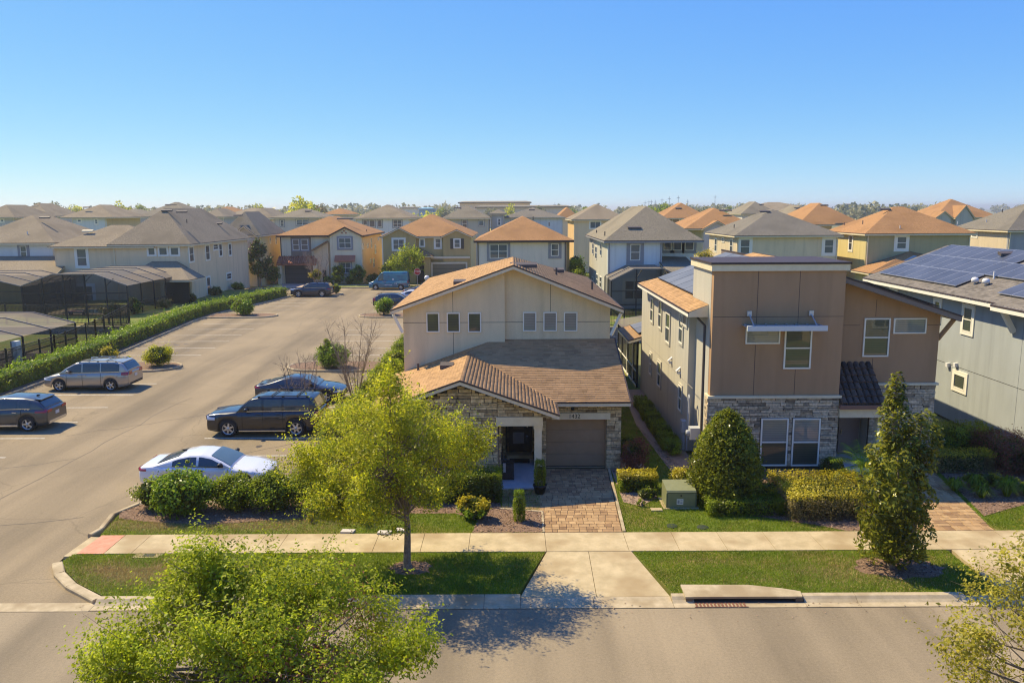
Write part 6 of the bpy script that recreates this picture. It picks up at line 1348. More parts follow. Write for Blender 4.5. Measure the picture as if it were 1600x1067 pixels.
def clumps(rs, shape, n, c, r, shell=.45):
    p = in_ball(rs, n, shell)
    if shape == 'cone':
        h = rs.uniform(0, 1, n)**1.15; a = rs.uniform(0, 2*pi, n); q = np.sqrt(rs.uniform(.5, 1, n))*(1-h**2.0)**.62*(.88+.12*np.minimum(1, h*4)); p = np.c_[q*np.cos(a), q*np.sin(a), h*2-1]
    if shape == 'box':
        p = rs.uniform(-1, 1, (n, 3)); k = rs.randint(0, 5, n); ax = np.array([0, 0, 1, 1, 2])[k]; sg = np.array([-1, 1, -1, 1, 1])[k]; p[np.arange(n), ax] = sg*rs.uniform(.8, 1.0, n)
    return np.array(c)+p*np.array(r)
def branches(b, base, pts, r0, rs, kids=0, mid=.45):
    base = Vector(base)
    for p in pts:
        p = Vector(p); m = base.lerp(p, mid)+Vector((rs.normal()*.12, rs.normal()*.12, abs(rs.normal())*.12+.05)); q = base.lerp(p, .8)+Vector(rs.normal(size=3)*.1)
        b.path([base, m, q, p], r0, 5, rad=[r0, r0*.62, r0*.36, r0*.14])
        for k in range(kids):
            t = rs.uniform(.4, 1); s = m.lerp(p, t); e = s+Vector(rs.normal(size=3)*.35)+Vector((0, 0, .2)); b.path([s, e], r0*.2, 4, rad=[r0*.2, r0*.06])
def tree(label, x, y, z, h0, crown, ncl, lpc, size, lm, tr=.11, seed=1, cl=.62, bark=None, name='tree', cat='tree', lobes=None, gap=.3, second=None, group=None, flat=.75):
    """trunk with limbs to every leaf clump; crown = (cx,cy,cz, rx,ry,rz)"""
    rs = np.random.RandomState(seed); root = thing(name, label, cat, (x, y, z), group); cx, cy, cz, rx, ry, rz = crown
    C = clumps(rs, 'ball', ncl, (cx, cy, cz), (rx, ry, rz), gap)
    if lobes: C = np.concatenate([C]+[clumps(rs, 'ball', n, (lx, ly, lz), (q, q, q*.7), .2) for lx, ly, lz, q, n in lobes])
    b = MB(); fork = Vector((x+.03, y, h0)); b.path([(x, y, z-.1), (x-.01, y, z+.25), (x+.02, y, z+(h0-z)*.6), fork], tr, 10, rad=[tr*1.5, tr*1.05, tr*.92, tr*.85])
    lead = Vector((cx, cy, cz+rz*.55)); b.path([fork, fork.lerp(lead, .5)+Vector((.1, 0, 0)), lead], tr, 7, rad=[tr*.8, tr*.45, tr*.12])
    for i, c in enumerate(C):
        t = rs.uniform(0, .75); s = fork.lerp(lead, t); branches(b, s, [c], tr*rs.uniform(.16, .34), rs, 3)
    b.build('trunk', bark or m_bark, root, fix=False)
    P, O = [], []
    for c in C:
        n = int(lpc*rs.uniform(.6, 1.4)); q = in_ball(rs, n, .25)*cl*rs.uniform(.65, 1.3); q[:, 2] *= flat; P.append(c+q); O.append(q/cl*.6+(c-np.array([cx, cy, cz]))/max(rx, rz)*.7)
        for k in range(6):   # sprays that leave the clump
            d = (c-np.array([cx, cy, cz-.6*rz])); d = d/np.linalg.norm(d)+rs.normal(size=3)*.5; d[2] += .35; d /= np.linalg.norm(d); t = rs.uniform(.3, 1, 14)[:, None]; P.append(c+d*t*cl*rs.uniform(1.2, 2.1)+rs.normal(size=(14, 3))*.04); O.append(np.tile(d, (14, 1)))
    P = np.concatenate(P); O = np.concatenate(O); v, f = leaf_arrays(P, size, rs, .5, O, .5)
    me = np_mesh('crown', v-np.array(WLOC[root.name]), f, [lm]+([second[0]] if second else []))
    if second: me.polygons.foreach_set('material_index', (second[1](P, rs)).astype(np.int32)); me.update()
    link('crown', me, root); return root
def shrub(label, x, y, z, rx, ry, h, n, size, lm, shape='ball', seed=1, name='shrub', cat='shrub', group=None, top=None, ncl=None, rough=.16, fill=.78, up=.35, stems=True):
    """shrub: foliage of small leaves over a dim inner mass, stems below; top=(material, share of height) for a crown of another colour"""
    rs = np.random.RandomState(seed+1000); n = int(n*1.7); root = thing(name, label, cat, (x, y, z), group); c = np.array([x, y, z+h/2]); r = np.array([rx, ry, h/2])
    if shape == 'box':
        p = clumps(rs, 'box', n, c, r, 0); out = (p-c)/r; p += rs.normal(size=p.shape)*rough*.35*min(rx, ry, h/2)
    elif shape == 'cone':
        p = clumps(rs, 'cone', n, c, r); out = (p-c)/r; bump = np.sin(p[:, 0]*6+p[:, 2]*4)*np.sin(p[:, 1]*6-p[:, 2]*5)+.6*np.sin(p[:, 0]*13+1)*np.sin(p[:, 2]*11+p[:, 1]*9); p[:, :2] += out[:, :2]*(bump*.085*rx)[:, None]+rs.normal(size=(n, 2))*rough*.25*rx; p[:, 2] += rs.normal(size=n)*.05
    else:
        ncl = ncl or max(6, int(n/130)); C = clumps(rs, 'ball', ncl, c, r*(1-rough*1.1), .72); k = rs.randint(0, ncl, n); q = in_ball(rs, n, .1)*np.array([1, 1, .85])*(min(rx, h/2)*(.26+rough)); q *= np.where(rs.uniform(0, 1, n) < .12, 1.7, 1.)[:, None]; p = C[k]+q; out = (p-c)/r
    ns = int(n*.05)       # stray shoots that break the outline
    if ns > 6 and cat != 'palm':
        j = rs.randint(0, n, ns); t_ = rs.uniform(.02, .20 if shape == 'ball' else .13, ns)[:, None]*np.array([1, 1, 1.2]); o_ = out[j]/(np.linalg.norm(out[j], axis=1)[:, None]+1e-6); o_[:, 2] = np.abs(o_[:, 2])+.3; p[j] = p[j//9*9 % n]+o_*t_*min(1., rx*1.2)+rs.normal(size=(ns, 3))*.015
    if shape in ('box', 'cone') and n > 1200:   # thin patches
        for q in range(4):
            c0 = p[rs.randint(n)]; d_ = np.linalg.norm(p-c0, axis=1); hit = (d_ < .22*min(1.2, max(rx, ry))) & (rs.uniform(0, 1, n) < .55); p[hit] = c+(p[hit]-c)*.86
    p[:, 2] = np.maximum(p[:, 2], z+.03+rs.uniform(0, .08, n)); v, f = leaf_arrays(p, size, rs, up, out, .52)
    me = np_mesh('foliage', v-np.array(WLOC[root.name]), f, [lm]+([top[0]] if top else []))
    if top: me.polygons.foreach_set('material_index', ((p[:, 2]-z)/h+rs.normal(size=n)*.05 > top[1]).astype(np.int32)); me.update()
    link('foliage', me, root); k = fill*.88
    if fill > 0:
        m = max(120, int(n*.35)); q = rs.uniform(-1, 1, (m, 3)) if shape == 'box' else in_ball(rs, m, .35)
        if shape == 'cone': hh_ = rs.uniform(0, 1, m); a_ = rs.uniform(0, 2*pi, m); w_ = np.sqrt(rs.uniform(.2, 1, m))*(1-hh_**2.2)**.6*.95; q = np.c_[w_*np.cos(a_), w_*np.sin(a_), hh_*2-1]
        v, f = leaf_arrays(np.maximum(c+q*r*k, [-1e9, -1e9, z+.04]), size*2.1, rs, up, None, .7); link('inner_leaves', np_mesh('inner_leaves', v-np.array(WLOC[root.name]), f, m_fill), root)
    if stems:
        b = MB()
        for i in range(5): a = rs.uniform(0, 2*pi); b.path([(x+.06*cos(a), y+.06*sin(a), z-.05), (x+rx*.35*cos(a), y+ry*.35*sin(a), z+h*.35), (x+rx*.6*cos(a), y+ry*.6*sin(a), z+h*.7)], .02, 5, rad=[.03, .02, .01])
        b.build('stems', m_bark, root, fix=False)
    return root
def again(o, x, y, z, label, s=(1, 1, 1), rz=0.):
    c = copy_tree(o); c.location = (x, y, z); c.scale = s; c.rotation_euler = (0, 0, rz); c['label'] = label; WLOC[c.name] = Vector((x, y, z)); return c
def bare(label, x, y, z, h, spread, stems, seed, m=None, r=.035, name='bare_tree', cat='leafless tree', twigs=26):
    rs = np.random.RandomState(seed); root = thing(name, label, cat, (x, y, z)); b, t = MB(), MB()
    for k in range(stems):
        a = 2*pi*k/stems+rs.uniform(-.4, .4); e = Vector((x+spread*cos(a)*rs.uniform(.5, 1), y+spread*sin(a)*rs.uniform(.5, 1), z+h*rs.uniform(.75, 1))); s = Vector((x+.1*cos(a), y+.1*sin(a), z-.05)); m1 = s.lerp(e, .5)+Vector(rs.normal(size=3)*.1)
        b.path([s, m1, e], r, 6, rad=[r, r*.65, r*.25])
        for i in range(twigs):
            u = rs.uniform(.25, 1); p = s.lerp(m1, u*2) if u < .5 else m1.lerp(e, u*2-1); d = Vector(rs.normal(size=3)); d.z = abs(d.z)+.6; d = d.normalized()*h*rs.uniform(.08, .2); q = p+d; t.path([p, q], .006, 4, rad=[.008, .004])
            for j in range(3): g = q+Vector(rs.normal(size=3)*.12*h*.3)+Vector((0, 0, .1)); t.path([p.lerp(q, .6), g], .004, 3, rad=[.005, .002])
    b.build('trunk', m or m_twig, root, fix=False); t.build('twigs', m or m_twig, root, 'stuff', fix=False); return root

# --- street trees
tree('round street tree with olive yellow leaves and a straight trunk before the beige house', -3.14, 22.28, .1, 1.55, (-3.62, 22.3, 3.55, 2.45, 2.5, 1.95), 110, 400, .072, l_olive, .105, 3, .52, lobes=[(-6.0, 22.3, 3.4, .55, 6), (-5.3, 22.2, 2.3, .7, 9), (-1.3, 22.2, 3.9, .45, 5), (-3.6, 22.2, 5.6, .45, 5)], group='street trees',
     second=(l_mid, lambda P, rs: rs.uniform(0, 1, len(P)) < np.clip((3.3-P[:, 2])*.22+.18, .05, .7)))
tree('big street tree with bright lime leaves filling the lower left corner, trunk out of view', -3.9, 11.0, .1, 1.5, (-3.9, 11.0, 3.75, 2.25, 2.2, 1.65), 175, 470, .058, l_lime, .12, 8, .40, lobes=[(-1.7, 11.1, 4.0, .4, 7), (-6.0, 11.1, 3.6, .4, 6), (-4.5, 11.1, 5.3, .4, 6), (-2.9, 11.1, 5.0, .4, 5)], group='street trees',
     second=(l_rust, lambda P, rs: (np.exp(-((P[:, 0]+2.95)/.55)**2-((P[:, 2]-4.15)/.5)**2)*.55 > rs.uniform(0, 1, len(P)))))
tree('sparse yellowish street tree reaching in at the lower right edge of the street', 9.0, 11.0, .1, 1.6, (9.0, 11.0, 3.9, 2.15, 2.1, 1.85), 95, 210, .062, l_yell, .12, 15, .38, lobes=[(7.0, 11.1, 4.05, .35, 4), (7.2, 11.0, 3.0, .4, 4), (7.6, 11.1, 5.2, .4, 4)], group='street trees')
# --- magnolia column and cone holly
rs0 = np.random.RandomState(5); mg = thing('magnolia_tree', 'narrow columnar magnolia tree with a tall spire on the verge at the right', 'tree', (11.2, 22.2, .1))
PC = []
for (cx, cz, w, hh, n) in ((11.2, 1.25, 1.05, 1.15, 2900), (11.18, 2.3, 1.05, 1.0, 2700), (11.2, 3.3, .92, .95, 2100), (11.82, 4.0, .55, .85, 1000), (10.98, 4.5, .45, 1.0, 950), (10.97, 5.4, .27, .6, 360)):
    q = in_ball(rs0, n, .55); q *= (1+.12*np.sin(q[:, :1]*9+q[:, 2:]*7)); PC.append(q*np.array([w, w*.95, hh])+np.array([cx, 22.2, cz]))
PC = np.concatenate(PC); PC = PC[PC[:, 2] > .35]; v, f = leaf_arrays(PC, .145, rs0, .25, (PC-np.array([11.15, 22.2, 2.5]))/1.2, .42); link('crown', np_mesh('crown', v-np.array([11.2, 22.2, .1]), f, l_mag), mg)
b = MB(); b.path([(11.2, 22.2, 0), (11.18, 22.2, 2.2), (10.98, 22.2, 4.4), (10.95, 22.2, 5.7)], .08, 8, rad=[.12, .09, .05, .012]); branches(b, (11.18, 22.2, 2.0), [tuple(p) for p in PC[::170]], .03, rs0, 1); b.path([(11.15, 22.2, 2.6), (11.7, 22.2, 3.8), (11.8, 22.2, 4.7)], .03, 6, rad=[.05, .03, .01]); b.build('trunk', m_bark, mg, fix=False)
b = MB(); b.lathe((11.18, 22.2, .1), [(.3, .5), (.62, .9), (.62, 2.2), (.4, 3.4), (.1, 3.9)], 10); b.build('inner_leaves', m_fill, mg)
shrub('large cone shaped clipped holly in front of the brown house', 7.75, 27.75, .1, 1.42, 1.35, 3.35, 13500, .095, l_holly, 'cone', 4, 'cone_shrub', fill=.8)
# --- clipped hedges and shrubs before the two houses
shrub('low dark green clipped hedge at the foot of the cone holly', 8.1, 26.55, .1, 1.35, .42, .55, 3600, .055, l_mid, 'box', 5, 'hedge', 'hedge')
shrub('golden leaved bush between the transformer box and the cone holly', 6.55, 29.0, .1, .62, .5, .85, 1700, .075, l_gold, 'ball', 6, top=(l_gold, .4))
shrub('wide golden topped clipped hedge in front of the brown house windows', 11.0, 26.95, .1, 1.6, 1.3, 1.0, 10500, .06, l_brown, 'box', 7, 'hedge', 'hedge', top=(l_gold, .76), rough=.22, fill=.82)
shrub('small golden green bush squeezed between the cone holly and the golden hedge', 9.25, 27.6, .1, .5, .5, .8, 1500, .06, l_mid, 'ball', 8, top=(l_gold, .65))
shrub('dark round shrub under the stone wall right of the lower windows', 12.75, 30.4, .1, .55, .5, .85, 1600, .06, l_dark, 'ball', 9)
shrub('bare looking brown shrub at the right end of the golden hedge', 12.4, 25.8, .1, .6, .5, .7, 1100, .06, l_brown, 'ball', 10)
shrub('dark green clipped box hedge under the stone gable left of the porch', -1.4, 28.05, .1, .98, .55, 1.12, 6200, .06, l_dark, 'box', 11, 'hedge', 'hedge', top=(l_mid, .82))
shrub('yellow green leafy bush on the mulch beside the patch of front lawn', -1.3, 26.15, .1, .68, .5, .8, 1500, .095, l_bright, 'ball', 12, top=(l_gold, .55))
for k, (x, y, r, hh, lm) in enumerate(((-3.1, 27.9, .75, 1.0, l_mid), (-4.6, 27.9, .8, 1.1, l_olive))): shrub(('green shrub under the stone gable right behind the street tree crown', 'olive shrub at the corner of the stone gable behind the street tree')[k], x, y, .1, r, r*.8, hh, 2400, .08, lm, 'ball', 13+k)
def topiary(label, x, y, z, h, r, seed, pot=False):
    t = shrub(label, x, y, z+(.3 if pot else 0), r, r, h, 2300, .045, l_mid, 'box' if not pot else 'box', seed, 'topiary', 'shrub', rough=.3, fill=.5, top=(l_bright if not pot else l_mid, .8))
    fo = [c for c in t.children if c.name.startswith('foliage')][0].data
    co = np.zeros(len(fo.vertices)*3, np.float32); fo.vertices.foreach_get('co', co); co = co.reshape(-1, 3); hz = np.clip(co[:, 2]/h, 0, 1); rad = np.hypot(co[:, 0], co[:, 1])+1e-6; mx = np.maximum(np.abs(co[:, 0]), np.abs(co[:, 1])); k = mx/rad*(.62+.38*np.sin(np.clip(hz*1.25+.25, 0, 1.35)*pi/1.6)); co[:, 0] *= k; co[:, 1] *= k; fo.vertices.foreach_set('co', co.ravel()); fo.update()
    if pot: b = MB(); b.lathe((x, y, z), [(.0, 0), (.17, 0), (.24, .3), (.27, .32), (.27, .37), (.22, .37), (.2, .3), (0, .3)], 14); b.build('pot', mat('pot_black', (.012, .012, .012), rough=.5), t)
    return t
topiary('clipped column topiary standing alone on the mulch bed by the paver driveway', .22, 25.9, .1, 1.08, .21, 16); topiary('clipped column topiary in a black pot at the porch column', 1.02, 28.55, .1, 1.0, .22, 17, True)
shrub('dark red leaved shrub at the right corner of the garage', 4.98, 31.1, .1, .58, .5, 1.5, 2300, .06, l_red, 'ball', 18, fill=.6)
shrub('yellow green clipped hedge on the bed right of the driveway', 4.72, 28.9, .1, .72, .38, .72, 2700, .07, l_mid, 'box', 19, 'hedge', 'hedge', top=(l_gold, .72))
shrub('low dark green shrub tuft in front of the yellow green hedge by the driveway', 4.95, 28.0, .1, .45, .3, .42, 700, .07, l_mid, 'ball', 20)
shrub('small green sprout on the bed edge right of the driveway', 4.6, 27.2, .1, .15, .13, .28, 120, .06, l_mid, 'ball', 21, fill=0)
shrub('green shrub just behind the dark red shrub along the garage wall', 4.95, 33.0, .1, .45, .6, 1.0, 1600, .07, l_mid, 'ball', 22)
shrub('tall dark green shrub against the east wall behind the garage roof', 5.0, 40.0, .1, .5, .7, 1.6, 2000, .07, l_dark, 'ball', 23)
# clipped balls in a row along the white wall
bx0 = shrub('round clipped boxwood nearest the corner of the white wall, brightest of its row', 6.95, 33.2, .1, .40, .40, .78, 1500, .05, l_bright, 'ball', 24, 'boxwood', 'shrub', 'clipped balls along the white wall', stems=False)
names = ['second', 'third', 'fourth', 'fifth', 'sixth', 'seventh', 'eighth', 'ninth', 'tenth', 'eleventh']
bxd = None
for k in range(10):
    y = 34.0+k*.86; lb = names[k]+' clipped boxwood ball from the front in the row along the white wall'
    if bxd is None: bxd = shrub(lb, 6.95, y, .1, .36, .34, .62, 1100, .055, l_mid, 'box', 25, 'boxwood', 'shrub', 'clipped balls along the white wall', stems=False)
    else: again(bxd, 6.9+.03*(k % 3), y, .1, lb, (1, 1, .9+.05*(k % 4)), k*1.57)
for k, (x, y) in enumerate(((6.3, 46.6), (6.4, 49.4), (6.3, 52.2), (6.2, 55.0))): again(bxd, x, y, .1, ('first', 'second', 'third', 'last')[k]+' hedge shrub from the front before the dark screened porch', (1.2, 1.7, 1.25), 0)
# right of the brown house path
shrub('dark round shrub against the corner of the brown house by the path', 17.9, 33.4, .1, .75, .7, 1.35, 2600, .075, l_dark, 'ball', 30); shrub('green clipped hedge running along the blue grey wall', 19.6, 33.4, .1, 1.1, .8, 1.2, 4600, .07, l_mid, 'box', 31, 'hedge', 'hedge', rough=.3)
shrub('low hedge with golden top beside the brown house path', 18.1, 31.0, .1, 1.2, .45, .85, 3800, .06, l_brown, 'box', 32, 'hedge', 'hedge', top=(l_gold, .78)); shrub('wide dark red hedge along the blue grey wall', 20.4, 31.4, .1, 1.0, 1.3, 1.25, 5200, .06, l_red, 'box', 33, 'hedge', 'hedge', rough=.35)
shrub('bright red brown clipped shrub at the right edge under the blue grey wall', 20.9, 29.0, .1, .8, .7, 1.1, 2600, .06, l_rust, 'box', 34, 'hedge', 'hedge', rough=.3); shrub('yellow green mound of leaves between the grass clumps and the red hedge', 18.0, 29.2, .1, .85, .4, .5, 2000, .07, l_bright, 'ball', 35, top=(l_gold, .6))
def clump(label, x, y, z, r, h, n, lm, seed, group=None):
    rs = np.random.RandomState(seed); t = thing('grass_clump', label, 'plant', (x, y, z), group); a = rs.uniform(0, 2*pi, n); rr = r*rs.uniform(.3, 1, n); k = rs.uniform(.6, 1, n)*h; V_, F_ = [], []
    for i in range(n):
        d = np.array([cos(a[i]), sin(a[i]), 0]); s = np.array([-d[1], d[0], 0])*.014; p0 = np.array([x, y, z])+d*r*.12*rs.rand(); p1 = p0+d*rr[i]*.45+np.array([0, 0, k[i]]); p2 = p0+d*rr[i]+np.array([0, 0, k[i]*.55])
        j = len(V_); V_ += [p0-s, p0+s, p1+s, p1-s, p2]; F_ += [(j, j+1, j+2, j+3), (j+3, j+2, j+4, j+4)]
    b = MB(); off = WLOC[t.name]
    b.v = [tuple(p) for p in V_]; b.f = [list(f[:4]) if len(set(f)) == 4 else [f[0], f[1], f[2]] for f in F_]; b.mi = [0]*len(F_); b.sm = [False]*len(F_); b.build('blades', lm, t, fix=False); return t
c0_ = clump('grassy clump nearest the paver path, leftmost of the clumps', 16.6, 28.6, .1, .62, .5, 160, l_mid, 40, 'grassy clumps beside the path')
for k, (x, y, lb) in enumerate(((17.2, 27.9, 'second grassy clump from the path, nearest the street'), (17.5, 28.9, 'grassy clump behind the second one, before the yellow green mound'), (18.2, 28.0, 'grassy clump third along the front row from the path'), (19.0, 28.1, 'grassy clump at the right end of the front row'), (18.7, 28.7, 'grassy clump at the right end of the back row'))): again(c0_, x, y, .1, lb, (1, 1, 1+.1*(k % 3)), k*1.1)
# dwarf palm
def palm(label, x, y, z, h, n, ln, seed):
    rs = np.random.RandomState(seed); t = thing('dwarf_palm', label, 'palm', (x, y, z)); b = MB(); b.path([(x, y, z-.05), (x+.03, y, z+h*.5), (x, y, z+h)], .07, 8, rad=[.09, .07, .06]); b.build('trunk', m_bark, t)
    for k in range(n):
        a = 2*pi*k/n+rs.uniform(-.2, .2); el = rs.uniform(.3, 1.2); V_ = MB(); prev = Vector((x, y, z+h)); d = Vector((cos(a)*cos(el), sin(a)*cos(el), sin(el))); side = Vector((-sin(a), cos(a), 0)); pts = [prev]
        for i in range(10): d = (d+Vector((0, 0, -.13))).normalized(); prev = prev+d*ln/10; pts.append(prev)
        V_.path(pts, .008, 4)
        for i in range(1, 11):
            for q in range(2):
                p = pts[i-1].lerp(pts[i], q*.5)
                for sg in (1, -1):
                    w = .30*sin(pi*(i+.6)/12.)+.05; e = p+side*sg*w+(pts[i]-pts[i-1]).normalized()*w*.6-UZ*w*.35; u = (pts[i]-pts[i-1]).normalized()*.012; V_.face([p-u, p+u, e])
        V_.build('frond', l_bright, t, fix=False)
palm('dwarf palm with arching feathery fronds between the golden hedge and the magnolia', 12.95, 28.4, .1, 1.05, 24, 1.25, 50)
# --- the near hedge by the white sedan
shrub('large bright green bush at the left end of the near hedge', -11.6, 26.75, .1, 1.05, .95, 1.55, 4200, .12, l_bright, 'ball', 60, rough=.2)
shrub('dark bush behind the left end of the near hedge at the kerb', -12.9, 27.25, .1, .7, .6, 1.15, 1900, .085, l_mid, 'ball', 61)
hs = [(-9.95, 27.2, 1.0, 1.3, 'dark green hedge shrub directly right of the large bright bush'), (-8.5, 27.1, 1.1, 1.45, 'dark green hedge shrub in the middle of the near hedge'), (-7.05, 27.3, 1.1, 1.7, 'dark green hedge shrub at the nose of the white sedan'), (-6.0, 28.3, 1.05, 2.0, 'tall olive hedge shrub at the right end of the near hedge, beside the street tree')]
for k, (x, y, r, hh, lb) in enumerate(hs): shrub(lb, x, y, .1, r, r*.8, hh, 3600, .085, (l_mid, l_mid, l_mid, l_olive)[k], 'ball', 62+k, rough=.2)
b = shrub('tall thin shoot rising above the large bright bush', -11.4, 26.9, .1, .14, .14, 2.15, 160, .09, l_mid, 'ball', 67, fill=0)
shrub('small yellow tuft in the dry lawn below the near hedge', -6.9, 25.9, .1, .14, .14, .35, 120, .06, l_gold, 'ball', 68, fill=0)
# row along the beige house
h0 = shrub('hedge shrub nearest the street tree along the lot kerb', -7.6, 30.2, .1, .7, .95, 1.4, 2600, .08, l_mid, 'ball', 70, group='hedge shrubs along the right lot kerb', rough=.2)
for k in range(22):
    y = 32.2+k*1.85; again(h0, -7.75+.1*sin(k*2.1), y, .1, 'hedge shrub number %d from the street along the right lot kerb' % (k+2) if False else ['second', 'third', 'fourth', 'fifth', 'sixth', 'seventh', 'eighth', 'ninth', 'tenth', 'eleventh', 'twelfth', 'thirteenth', 'fourteenth', 'fifteenth', 'sixteenth', 'seventeenth', 'eighteenth', 'nineteenth', 'twentieth', 'twenty first', 'twenty second', 'twenty third'][k]+' hedge shrub from the street along the right lot kerb', (1, 1, .75+.12*((k*7) % 5)), k*1.3)
bare('leafless crape myrtle with many thin stems at the kerb beside the charcoal sedan', -8.7, 43.0, .1, 4.3, 1.6, 9, 71); bare('smaller leafless crape myrtle left of the kerb island bush', -11.0, 40.6, .1, 3.2, 1.2, 6, 72); bare('leafless shrub on the lawn corner left of the street tree trunk', -5.3, 26.0, .1, .9, .4, 7, 73, m_bark, .02, 'bare_shrub', 'leafless shrub')
# kerb islands
shrub('leafy green bush with upright shoots on the middle right kerb island', -12.2, 53.2, .1, 1.35, 1.1, 1.7, 3000, .13, l_bright, 'ball', 80, rough=.26); shrub('upright shoots growing out of the middle right kerb island bush', -12.7, 53.2, .9, .35, .35, 1.6, 420, .12, l_mid, 'ball', 81, fill=0)
shrub('round olive bush on the left kerb island behind the silver minivan', -24.4, 54.0, .1, 1.05, .95, 1.55, 2600, .1, l_olive, 'ball', 82); shrub('yellow bush at the hedge end of the left kerb island', -28.6, 55.6, .1, .65, .6, 1.15, 900, .1, l_gold, 'ball', 83); shrub('small sprouting plant between the two bushes on the left kerb island', -26.9, 54.6, .1, .3, .3, .8, 240, .1, l_olive, 'ball', 84, fill=0)
shrub('bright green bush on the far left kerb island beside the hedge', -27.6, 81.4, .1, 1.25, 1.0, 1.75, 2400, .14, l_bright, 'ball', 85); shrub('bright green bush on the far right kerb island before the dark suv', -13.1, 80.9, .1, .95, .9, 1.9, 1800, .14, l_bright, 'ball', 86); shrub('small green bush on the end island behind the black suv', -22.6, 102.2, .1, .55, .55, 1.3, 700, .12, l_mid, 'ball', 87)
# the long hedge
def long_hedge(label, pts, w, h, n, size, lm, seed, top):
    rs = np.random.RandomState(seed); t = thing('hedge', label, 'hedge', (*pts[0], .1)); P, O = [], []; b = MB(); Ls = [math.dist(a, c) for a, c in zip(pts[:-1], pts[1:])]; tot = sum(Ls)
    for a, c, L in zip(pts[:-1], pts[1:], Ls):
        m = int(n*L/tot); u = rs.uniform(0, L, m); d = np.array([(c[0]-a[0])/L, (c[1]-a[1])/L]); nn = np.array([-d[1], d[0]]); k = rs.randint(0, 4, m)
        lat = np.where(k < 2, np.where(k == 0, -1, 1)*rs.uniform(.75, 1.05, m), rs.uniform(-1, 1, m))*w/2; zz = np.where(k < 2, rs.uniform(.08, 1, m), rs.uniform(.82, 1.06, m))*h
        wv = 1+.14*np.sin(u*3.2)+.1*np.sin(u*7.7+1); lat *= wv; zz *= (.93+.09*np.sin(u*2.3+lat)); P.append(np.c_[a[0]+d[0]*u+nn[0]*lat, a[1]+d[1]*u+nn[1]*lat, zz+.1]); O.append(np.c_[nn[0]*lat/w*2, nn[1]*lat/w*2, (zz/h-.4)])
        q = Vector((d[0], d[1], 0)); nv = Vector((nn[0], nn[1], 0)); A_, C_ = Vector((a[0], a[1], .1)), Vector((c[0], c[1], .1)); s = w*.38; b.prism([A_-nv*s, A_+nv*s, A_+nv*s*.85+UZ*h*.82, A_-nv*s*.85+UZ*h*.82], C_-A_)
    P, O = np.concatenate(P), np.concatenate(O); j = rs.randint(0, len(P), len(P)//30); j = j[P[j][:, 2] > h*.75]; j = np.repeat(j, 5); P[rs.randint(0, len(P), len(j))] = P[j]+np.c_[rs.normal(size=(len(j), 2))*.06, rs.uniform(.02, .38, len(j))]
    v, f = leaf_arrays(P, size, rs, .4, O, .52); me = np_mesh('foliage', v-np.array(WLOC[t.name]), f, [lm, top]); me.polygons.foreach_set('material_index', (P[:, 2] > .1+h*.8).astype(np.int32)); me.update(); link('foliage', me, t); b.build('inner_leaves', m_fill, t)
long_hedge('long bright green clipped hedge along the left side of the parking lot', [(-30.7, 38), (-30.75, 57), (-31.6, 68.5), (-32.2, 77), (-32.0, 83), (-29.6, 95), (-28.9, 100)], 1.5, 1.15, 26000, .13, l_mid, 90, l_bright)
# beside the long beige house
for k, (x, y, r, hh, lm, lb) in enumerate(((-38.3, 75.5, 1.2, 1.3, l_brown, 'brown dry shrub at the corner of the pool cage behind the hedge'), (-36.9, 77.5, .8, 1.6, l_mid, 'green shrub by the porch post of the long beige house'), (-36.0, 82, .9, 1.0, l_brown, 'low brown shrub along the beige wall near the screened porch'), (-35.6, 88, .8, .9, l_dark, 'low dark shrub below the lower narrow windows of the beige house'), (-35.4, 95, .9, 1.0, l_dark, 'dark shrub along the beige wall halfway to its far corner'), (-35.2, 102, .9, 1.2, l_mid, 'green shrub at the far corner of the long beige house'))): shrub(lb, x, y, .75 if y < 97 else .5, r, r, hh, 1100, .12, lm, 'ball', 91+k)
# across the cross road
tree('dark magnolia tree beside the yellow wall at the end of the hedge', -35.4, 112.0, .1, 1.0, (-35.4, 112, 3.6, 1.5, 1.5, 2.6), 26, 150, .26, l_dark, .12, 100, .62, second=(l_rust, lambda P, rs: rs.uniform(0, 1, len(P)) < .12))
bare('leafless pinkish tree in front of the cream house', -27.5, 112.4, .1, 5.0, 2.3, 7, 101, mat('twig_pink', (.30, .20, .14), (.40, .29, .21), 4.), .06, twigs=40); shrub('round golden bush below the leafless pinkish tree', -27.6, 112.0, 1.0, .85, .8, 1.6, 900, .16, l_gold, 'ball', 102)
e0_ = shrub('egg shaped clipped shrub left of the lower window of the cream house', -25.0, 114.9, .1, .98, .95, 2.9, 2400, .15, l_mid, 'ball', 103, 'clipped_shrub', fill=.9, rough=.08); shrub('bright egg shaped clipped shrub right of the lower window of the cream house', -22.2, 114.9, .1, 1.08, .95, 2.8, 2400, .15, l_bright, 'ball', 104, 'clipped_shrub', fill=.9, rough=.08)
for k, (x, y, r, hh, lm, lb) in enumerate(((-26.6, 115.2, .8, 1.1, l_bright, 'small bright bush left of the egg shaped clipped shrub'), (-23.6, 115.4, .7, 1.2, l_dark, 'dark bush under the lower window of the cream house'), (-34.6, 115.6, 1.1, 3.0, l_mid, 'clipped oval shrub left of the charcoal garage door'), (-20.3, 115.4, 1.0, 1.6, l_dark, 'dark shrub at the right corner of the cream house'), (-18.6, 116, 1.0, 1.8, l_mid, 'shrub in the gap between the cream and olive tan houses'), (-11.9, 115.3, .9, 1.2, l_mid, 'low shrub under the porch of the olive tan house'), (-6.2, 115.4, 1.0, 2.2, l_dark, 'dark shrub right of the olive garage door'))): shrub(lb, x, y, .1, r, r, hh, 900, .16, lm, 'ball', 105+k)
